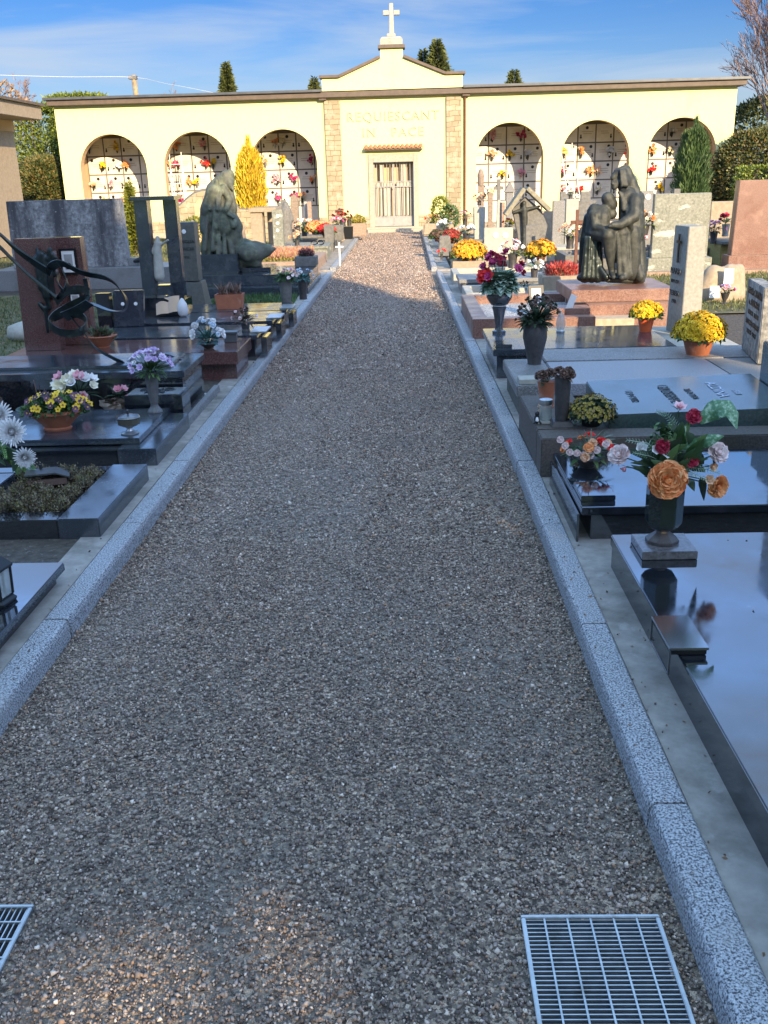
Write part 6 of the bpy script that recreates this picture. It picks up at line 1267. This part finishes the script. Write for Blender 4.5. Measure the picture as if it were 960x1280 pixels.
t = T('iron_cross', 'thin rust brown iron cross post beside the hooded bronze group', 'cross', (2.7, 15, 0)); a = Yp(722, 262, 14.5); b = MB(); b.box(a.x-.02, a.x+.02, 14.48, 14.52, 0, a.z); b.box(a.x-.09, a.x-.021, 14.485, 14.515, a.z-.2, a.z-.15); b.box(a.x+.021, a.x+.09, 14.485, 14.515, a.z-.2, a.z-.15); b.build('cross', RUST, t)
spx('arched dark headstone behind the yellow chrysanthemums, right', 657, 674, 282, 15.6, GREYS, .1, .1)
# flowers right
mpx('large orange yellow chrysanthemum cushion on the right kerbed grave', 586, 307, 16.9, .30, ORYE, n=420, fr=.03)
mpx('orange yellow chrysanthemums right of the roofed crucifix', 675, 305, 15.6, .24, ORYE, n=320, fr=.028, leafm=LFY)
mpx('dark red chrysanthemum cushion near the gate on the right', 564, 290, 21.2, .2, DRED, n=220, fr=.03)
mpx('rust red chrysanthemum cushion left of the dark red one', 547, 290, 22.0, .17, DRY, n=160, fr=.03)
fpx('white and blue flowers behind the dark red cushion', 556, 281, 22.6, .18, [('puff', BLUEF, 6, .05), ('puff', WHT, 6, .05)])
fpx('white and pale blue flowers right of the dark red cushion', 583, 288, 20.2, .2, [('puff', WHT, 8, .05), ('puff', BLUEF, 4, .05)])
fpx('orange flowers right of the gate', 540, 274, 26.4, .2, [('puff', ORG, 5, .05), ('puff', RED, 4, .05)])
t = shrub('small bushy green plant beside the gate, right', 'plant', (Yp(551, 275, 26.4).x, 26.4), (.24, .2, .75), LFY, 900, .1, .03, 'leafy_plant', z0=.2, trunk=False)
t = shrub('low green plant near the stone pilaster, right', 'plant', (Yp(562, 275, 26.2).x, 26.2), (.22, .2, .55), LF, 800, .09, .03, 'leafy_plant', z0=.2, trunk=False)
fpx('pink flowers in a dark vase before the right pilaster', 581, 270, 23.5, .17, [('puff', PNK, 8, .045)], DRY)
fpx('red and yellow flowers left of the roofed crucifix', 637, 280, 18.6, .16, [('puff', RED, 6, .04), ('puff', YEL, 6, .04)])
fpx('pink and white flowers before the double portrait stone', 641, 312, 14.5, .2, [('puff', PNK, 8, .04), ('puff', WHT, 8, .04), ('puff', CREAM, 4, .04)], LFY)
fpx('pale blue white flowers at the foot of the pink and white bunch', 668, 332, 12.9, .13, [('puff', WHT, 7, .035), ('puff', BLUEF, 3, .03)], LFP)
fpx('peach and white flowers beside the iron cross', 713, 290, 16.2, .2, [('puff', APR, 7, .045), ('puff', WHT, 5, .04), ('puff', PNK, 4, .04)], LFY)
fpx('tall orange and cream flowers right of the hooded woman', 805, 276, 15.6, .24, [('puff', ORG, 8, .045), ('puff', CREAM, 8, .045)], LFY)
fpx('blue white and pink flowers below the orange and cream ones', 797, 296, 15.0, .16, [('puff', BLUEF, 7, .04), ('puff', PNK, 4, .04)], LFD)
fpx('crimson flowers in a pale vase between the large headstones', 908, 276, 17.0, .18, [('puff', CRIM, 8, .05), ('puff', MAG, 4, .045)], pot=('cyl', PALES))
fpx('pink and purple flowers left of the crimson ones', 893, 285, 16.9, .18, [('puff', PNK, 7, .045), ('puff', LIL, 4, .04)], LFD)
fpx('small red candle flower near the kerb on the right', 552, 316, 18.4, .07, [('lily', RED, 3, .05)], h=.1)
t = T('grave_vase_box', 'grey angular stone urn before the cream beds on the right', 'urn', Yp(560, 305, 19.2)); p = Yp(556, 312, 19.2); MB().box(p.x-.13, p.x+.13, 19.05, 19.35, .05, .42, tx=.03, ty=.03).build('body', GREYS, t, bevel=.01)
t = T('stone_trough', 'beige rounded stone trough nearest the gate on the right', 'planter', Yp(545, 288, 25.0)); p = Yp(543, 285, 25.0); MB().box(p.x-.3, p.x+.5, 24.9, 25.2, .1, .38, tx=.03).build('trough', BEIGES, t, bevel=.03)
# ---- left far
low('grey green kerbed grave behind the heather bed', -2.9, -1.55, 19.3, 20.5, .28, GREYG if 0 else GGREEN)
low('pale kerbed grave third from the gate on the left', -2.9, -1.6, 21.2, 22.5, .24, GREYS, WGRAV)
low('grey slab grave second from the gate on the left', -2.9, -1.6, 23.2, 24.6, .26, GREYS)
low('beige kerbed grave nearest the gate on the left', -2.9, -1.6, 25.4, 27.0, .26, BEIGES, SOIL)
t = T('small_white_cross', 'tiny white metal cross at the far left kerb', 'cross', Yp(424, 325, 18)); a = Yp(424, 303, 18); b = MB(); b.box(a.x-.012, a.x+.012, 17.99, 18.01, 0, a.z); b.box(a.x-.07, a.x-.013, 17.992, 18.008, a.z-.09, a.z-.065); b.box(a.x+.013, a.x+.07, 17.992, 18.008, a.z-.09, a.z-.065); b.build('cross', WHITEP, t)
s = T('stone_portal', 'beige stone portal of pillar and lintel on the far left', 'monument', (-2.95, 20, 0)); a = Yp(314, 262, 20); c_ = Yp(331, 262, 20)
MB().box(a.x, a.x+.23, 19.85, 20.2, 0, a.z-.05).build('pillar', BEIGES, s, bevel=.008); MB().box(c_.x, c_.x+.2, 20.3, 20.6, 0, a.z-.05).build('pillar', BEIGES, s, bevel=.008); MB().box(a.x-.03, c_.x+.25, 19.8, 20.65, a.z-.049, a.z+.03).build('lintel', BEIGES, s, bevel=.008)
s = spx('green grey headstone with small white medallions next to the stone portal', 340, 353, 262, 19.6, GGREEN, .1, .14)
for q in range(3): p = Yp(347, 270+q*9, 19.52); MB().lathe_ax((p.x, 19.528, p.z), (0, -1, 0), [(.03, 0), (.03, .01), (.001, .012)], 12, 0).build('portrait_oval', WHITEP, s)
t = T('brown_tall_stele', 'tall rounded brown stele before the third arch', 'stele', (-2.4, 22, 0)); a = Yp(363, 243, 22.5); c_ = Yp(372, 240, 22.5); b = MB(); z_ = a.z; xm = (a.x+c_.x)/2; w_ = (c_.x-a.x)/2; b.prism([(a.x, .1), (c_.x, .1), (c_.x, z_-.15), (xm+w_*.6, z_-.03), (xm, z_), (xm-w_*.6, z_-.03), (a.x, z_-.15)], 22.4, 22.6); b.build('shaft', BRST, t, bevel=.006)
t = T('grey_figure_statue', 'grey stone figure with raised arm before the third arch', 'statue', (-2.5, 21.5, 0)); kk = lambda px, py, dy=0: Yp(px, py, 21.6+dy)
capsules('figure', [(kk(357, 256), kk(357, 258), .07, .06), (kk(357, 264), kk(357, 285), .13, .14), (kk(352, 262), kk(349, 256), .06, .05), (kk(361, 264), kk(365, 275), .06, .05), (kk(357, 285), kk(357, 304), .14, .18)], GREYS, t, .025, 3)
spx('short grey rough headstone left of the grey figure', 351, 357, 250, 22.9, GREYS, .1, .12)
spx('pale pink narrow stele close to the third arch', 384, 389, 252, 24, PINKR, .1, .1); spx('white narrow stele beside the pale pink one', 380, 383.6, 252, 24.2, PALES, .1, .1)
mpx('orange and green flowers left of the red ones on the far left', 394, 280, 21.8, .22, ORG, LFY, 200, .03)
mpx('red and pink flowers beside the orange and green ones', 407, 283, 21.2, .2, RED, LF, 180, .03)
fpx('pale pink flowers in front of the third arch', 380, 280, 22.2, .2, [('puff', APR, 8, .05), ('puff', PALEP, 6, .05)])
fpx('dark red leafy bunch left of the gate', 428, 269, 24.2, .24, [('puff', DRED, 10, .055), ('puff', DRY, 5, .05)], DRED)
fpx('bright pink flowers under the dark red bunch', 421, 277, 22.6, .16, [('puff', MAG, 3, .045), ('puff', PNK, 8, .05)])
fpx('cream flowers right of the bright pink ones', 436, 272, 24.5, .15, [('puff', CREAM, 7, .045)])
mpx('brown yellow cushion in a stone trough beside the gate, left', 446, 272, 25.6, .2, DYEL, LFY, 140, .035)
t = T('stone_trough', 'pinkish stone trough beside the gate on the left', 'planter', Yp(448, 284, 25.4)); p = Yp(439, 285, 25.4); q = Yp(458, 285, 25.4); MB().box(p.x, q.x, 25.2, 25.6, .1, .42).build('trough', PINKR, t, bevel=.02)
for k, (px, Y_, lab) in enumerate(((412, 20.6, 'grey square vase under the red flowers, far left'), (424, 21.4, 'grey stone vase under the bright pink flowers, far left'), (436, 21.8, 'dark tall vase left of the stone trough'))):
    p = Yp(px, 300, Y_); t = T('grave_vase', lab, 'vase', (p.x, Y_, .25)); MB().box(p.x-.09, p.x+.09, Y_-.09, Y_+.09, .26, .62-.05*k, tx=-.015, ty=-.015).build('body', [GREYS, GREYS, DKMET][k], t, bevel=.006)
fpx('peach flower with teal leaves behind the heather bed', 371, 297, 19.6, .14, [('puff', APR, 5, .05)], LFB)
t = T('dark_rings_ornament', 'pair of dark metal rings on the green grey grave', 'ornament', Yp(395, 302, 19.25)); b = MB()
for px in (393, 401): p = Yp(px, 303, 19.28); b.tube([(p.x+.06*math.cos(a), 19.285, p.z+.04*math.sin(a)) for a in [i*math.pi/5 for i in range(11)]], .014, 5)
b.build('rings', DKMET, t)
# masonry chapel wall with curved top
t = T('curved_stone_wall', 'beige masonry wall with curved top and arched niche on the far left', 'wall', (-5.3, 25.5, 0)); Y_ = 25.6
A = lambda px, py: (Yp(px, py, Y_).x, Yp(px, py, Y_).z)
top = [A(205, 264), A(215, 262), A(225, 257), A(235, 248), A(243, 242), A(252, 239), A(262, 238), A(272, 242), A(300, 262), A(333, 263)]
b = MB(); b.prism([(top[-1][0], 0), (top[0][0], 0)][::-1]+top[::-1], Y_, Y_+.3); b.build('wall', MASON, t, bevel=.004)
b = MB(); b.tube([Vector((p[0], Y_+.15, p[1]+.01)) for p in top], .05, 6); b.build('coping', GREYS, t)
b = MB(); x0_ = A(243, 260)[0]; x1_ = A(257, 260)[0]; b.prism([(x0_, .05), (x1_, .05), (x1_, .95), ((x0_+x1_)/2, 1.12), (x0_, .95)], Y_-.03, Y_-.002); b.build('arched_niche', TILE if 0 else mat('ochre_stone', [(.3, (.45, .30, .17)), (.7, (.58, .42, .26))], 'n', 12, 5, rough=.8), t)
# shrubs and conifers
column_tree('tall golden yellow conifer in front of the third arch from left', (Yp(313, 240, 26).x, 26, 0), 2.5, lambda k: .44*(1-.12*(1-k))*min(1, (1-k)*4.2)**.55*(.55+.45*min(1, k*2.5)), GOLD, 22000, .13, .03, z0=.0)
column_tree('dark green column cypress in front of the sixth arch', (Yp(863, 240, 26.5).x, 26.5, 0), 2.66, lambda k: .46*min(1, (1-k)*5)**.5*(.8+.2*min(1, k*3)), CYP, 24000, .15, .025)
conifer('olive green pointed shrub left of the twin pillar shrine', (Yp(165, 270, 22).x, 22, 0), 1.55, .34, LFY, 5000, .11, 'conifer_shrub', lv=7)
shrub('yellow flowered shrub growing between shrine and stele', 'plant', (-4.4, 20.5), (.35, .3, .8), LFY, 1800, .08, .03, 'flowering_shrub')
shrub('tall square clipped hedge at the far left beside the beige building', 'hedge', (-12.05, 33), (1.15, 1, 3.9), HEDL, 34000, .11, .055, 'clipped_hedge', box=True, lumps=.02)
shrub('rounded clipped shrub between left building and columbarium', 'shrub', (-10.95, 30.5), (.85, .9, 2.35), HEDG, 30000, .1, .05, 'round_shrub')
shrub('second tall green hedge behind the rounded clipped shrub', 'hedge', (-11.4, 36), (1.0, .7, 4.4), HEDL, 20000, .14, .06, 'clipped_hedge', box=True, lumps=.03)
shrub('big rounded hedge with bronze tinged top at the right edge', 'hedge', (9.65, 28.3), (1.2, 1.0, 2.45), HEDG, 22000, .1, .045, 'round_hedge', lumps=.05)
shrub('low clipped yellow green hedge in front of the big rounded hedge', 'hedge', (9.9, 26.6), (1.35, .4, 1.5), HEDL, 10000, .08, .04, 'low_hedge', box=True, lumps=.02)
shrub('russet leaved bush behind the beige left building', 'shrub', (-14.0, 35), (1.6, 1, 4.9), mat('russet', [(0, (.12, .07, .04)), (.5, (.25, .15, .08)), (1, (.32, .24, .14))], 'r'), 5000, .16, .05, 'russet_shrub')
for lab, px, py, r, Y_, n in (('slim dark conifer above the roof over the second arch', 282, 78, 1.0, 44, 9000), ('small conifer tip just left of the pediment', 392, 97, 1.3, 46, 7000), ('broad spruce rising right of the cross', 546, 49, 1.9, 44, 12000), ('second spruce tip close right of the pediment slope', 529, 62, 1.4, 45, 8000), ('small conifer tip above the roof over the fourth arch', 643, 87, 1.8, 46, 8000)):
    p = Yp(px, py, Y_); conifer(lab, (p.x, Y_), p.z, r*1.6, SPR, n*3, .2, lv=18, z0=0)
# bare trees
def bare(label, base, h, spread, n0=7, seed=1, lean=0, mt=TWIG, tw=1):
    R0 = random.Random(seed); t = T('bare_tree', label, 'tree', (*base, 0)); tr = MB(); br = MB(); twg = []
    def grow(p, d, L_, r, lv):
        q = p+d*L_; mid = p.lerp(q, .5)+Vector((R0.uniform(-1, 1), R0.uniform(-1, 1), 0))*L_*.05
        if lv < 3: br.tube([p, mid, q], [r*.6, r*.5, r*.38], 5)
        else: twg.append((p, q, r))
        if lv >= 6: return
        for k in range(R0.randint(2, 4) if lv < 5 else 3):
            f_ = R0.uniform(.35, 1) if lv else R0.uniform(.25, 1); a = R0.uniform(0, 6.283); s = R0.uniform(.3, .75)*spread
            u = d.orthogonal().normalized(); w = d.cross(u); nd = (d+(u*math.cos(a)+w*math.sin(a))*s+Vector((0, 0, .15))).normalized()
            grow(p+d*L_*f_, nd, L_*R0.uniform(.5, .72), r*.5, lv+1)
    b0 = Vector((*base, 0)); d0 = Vector((lean, 0, 1)).normalized(); top = b0+d0*h*.55
    tr.tube([b0, b0.lerp(top, .5)+Vector((.05, 0, 0)), top], [h*.016, h*.012, h*.008], 7); tr.build('trunk', BARK, t)
    for k in range(n0): f_ = .35+.65*k/n0; a = k*2.4; grow(b0.lerp(top, f_), Vector((math.cos(a)*.55*spread, math.sin(a)*.55*spread, 1)).normalized(), h*.24*R0.uniform(.8, 1.1), h*.006, 1)
    br.build('branches', mt, t)
    if twg:
        A_ = np.array([p for p, q, r in twg]); B_ = np.array([q for p, q, r in twg]); D = B_-A_; L_ = np.linalg.norm(D, axis=1); S_ = np.cross(D, rng.normal(size=D.shape)); S_ /= np.linalg.norm(S_, axis=1)[:, None]; w = .008*tw
        fast('twigs', np.stack([A_-S_*w, A_+S_*w, B_+S_*w*.4, B_-S_*w*.4], 1), mt, t)
bare('leafless birch with reddish twigs at the right edge', (11.9, 33), 8.4, .8, 14, 3)
bare('second leafless birch close behind at the right edge', (12.9, 35.5), 9.6, .8, 15, 5)
bare('third leafless birch with pale trunk at the right edge', (12.6, 32), 8.8, .8, 14, 9)
bare('short leafless tree behind the right hedge', (12.6, 31), 8.2, .9, 9, 21)
bare('leafless tree behind the left building', (-15.2, 38), 5.6, .9, 9, 12)
bare('distant leafless treetop right of the utility pole', (-10.6, 48), 5.9, .7, 8, 15, tw=1.2)
shrub('dark evergreen mass under the birches', 'shrub', (12.6, 36), (2.2, 1, 3.6), SPR, 8000, .2, .08, 'evergreen_shrub')
# utility pole and cable
t = T('utility_pole', 'wooden utility pole rising behind the roof on the left', 'pole', (-8.3, 34, 0)); p = Yp(167, 94, 34); MB().tube([(p.x+.12, 34, 0), (p.x, 34, p.z)], [.11, .08], 8).build('pole', mat('weathered_pole', [(.3, (.25, .19, .11)), (.7, (.4, .32, .2))], 'n', 10, 5, rough=.9), t); MB().box(p.x-.16, p.x+.1, 33.9, 34.1, p.z-.12, p.z-.02).build('cap', GREYS, t)
b = MB(); pts = crom([Yp(-12, 93.5, 33), Yp(80, 96, 33.5), Yp(165, 96.5, 33.9), Yp(205, 104, 36), Yp(245, 111.5, 38), Yp(300, 123, 40)], 8); b.tube(pts, .006, 5)
tag(b.build('overhead_cable', mat('pale_cable', (.62, .62, .62), rough=.5), loc=(p.x, 34, p.z)), 'pale twisted overhead cable slung from the utility pole', 'cable')
# scattered fallen leaves / debris on path as stuff
n = 260; P = np.stack([rng.uniform(-1.2, .75, n), rng.uniform(1.6, 14, n), np.full(n, .014)], 1); P[P[:, 0] > .6, 2] = .05
n = 70; P2 = np.stack([rng.uniform(.8, 1.7, n), rng.uniform(2.2, 3.5, n), np.full(n, .2015)], 1); P3 = np.stack([rng.uniform(-2.3, -1.45, n), rng.uniform(5.2, 5.88, n), np.full(n, .2015)], 1); P4 = np.stack([rng.uniform(.67, .85, n), rng.uniform(1.5, 9, n), np.full(n, .069)], 1); P[P[:, 0] > .6, 2] = .069; P = np.concatenate([P, P2[:22], P3[:14], P4])
n = len(P); o = fast('fallen_leaves', leaves(P, rng.normal(0, 1, (n, 3))*[1, 1, .15], .012, .009), mat('fallen_leaf', [(0, (.12, .06, .03)), (1, (.3, .2, .1))], 'r')); o['kind'] = 'stuff'

# inscriptions, portraits and small fittings belong to the stone that carries them
def bn(o): return o.name.split('.')[0]
for o in list(bpy.data.objects):
    if o.type == 'MESH' and o.parent and o.parent.parent is None and bn(o) in ('inscription', 'portrait_oval', 'cross', 'coping', 'portrait', 'print', 'lid', 'knob', 'cap', 'name_plate', 'letters', 'kick_panel', 'relief', 'mount'):
        if bn(o) == 'portrait': want = ('mount',)
        elif bn(o) in ('print', 'mount'): want = ('frame',)
        elif bn(o) == 'lid': want = ('jar', 'glass', 'body')
        else: want = ('slab', 'stone', 'shaft', 'block', 'centre_wall', 'pediment', 'pillar', 'pole', 'wall')
        if bn(o.parent) == 'columbarium': want = {'inscription': ('centre_wall',), 'cross': ('cross_base',), 'coping': ('pediment',)}.get(bn(o), want)
        for w in want:
            c_ = [s for s in o.parent.children if bn(s) == w and s != o]
            if c_:
                if c_[0].parent.parent is None: o.parent = c_[0]
                break
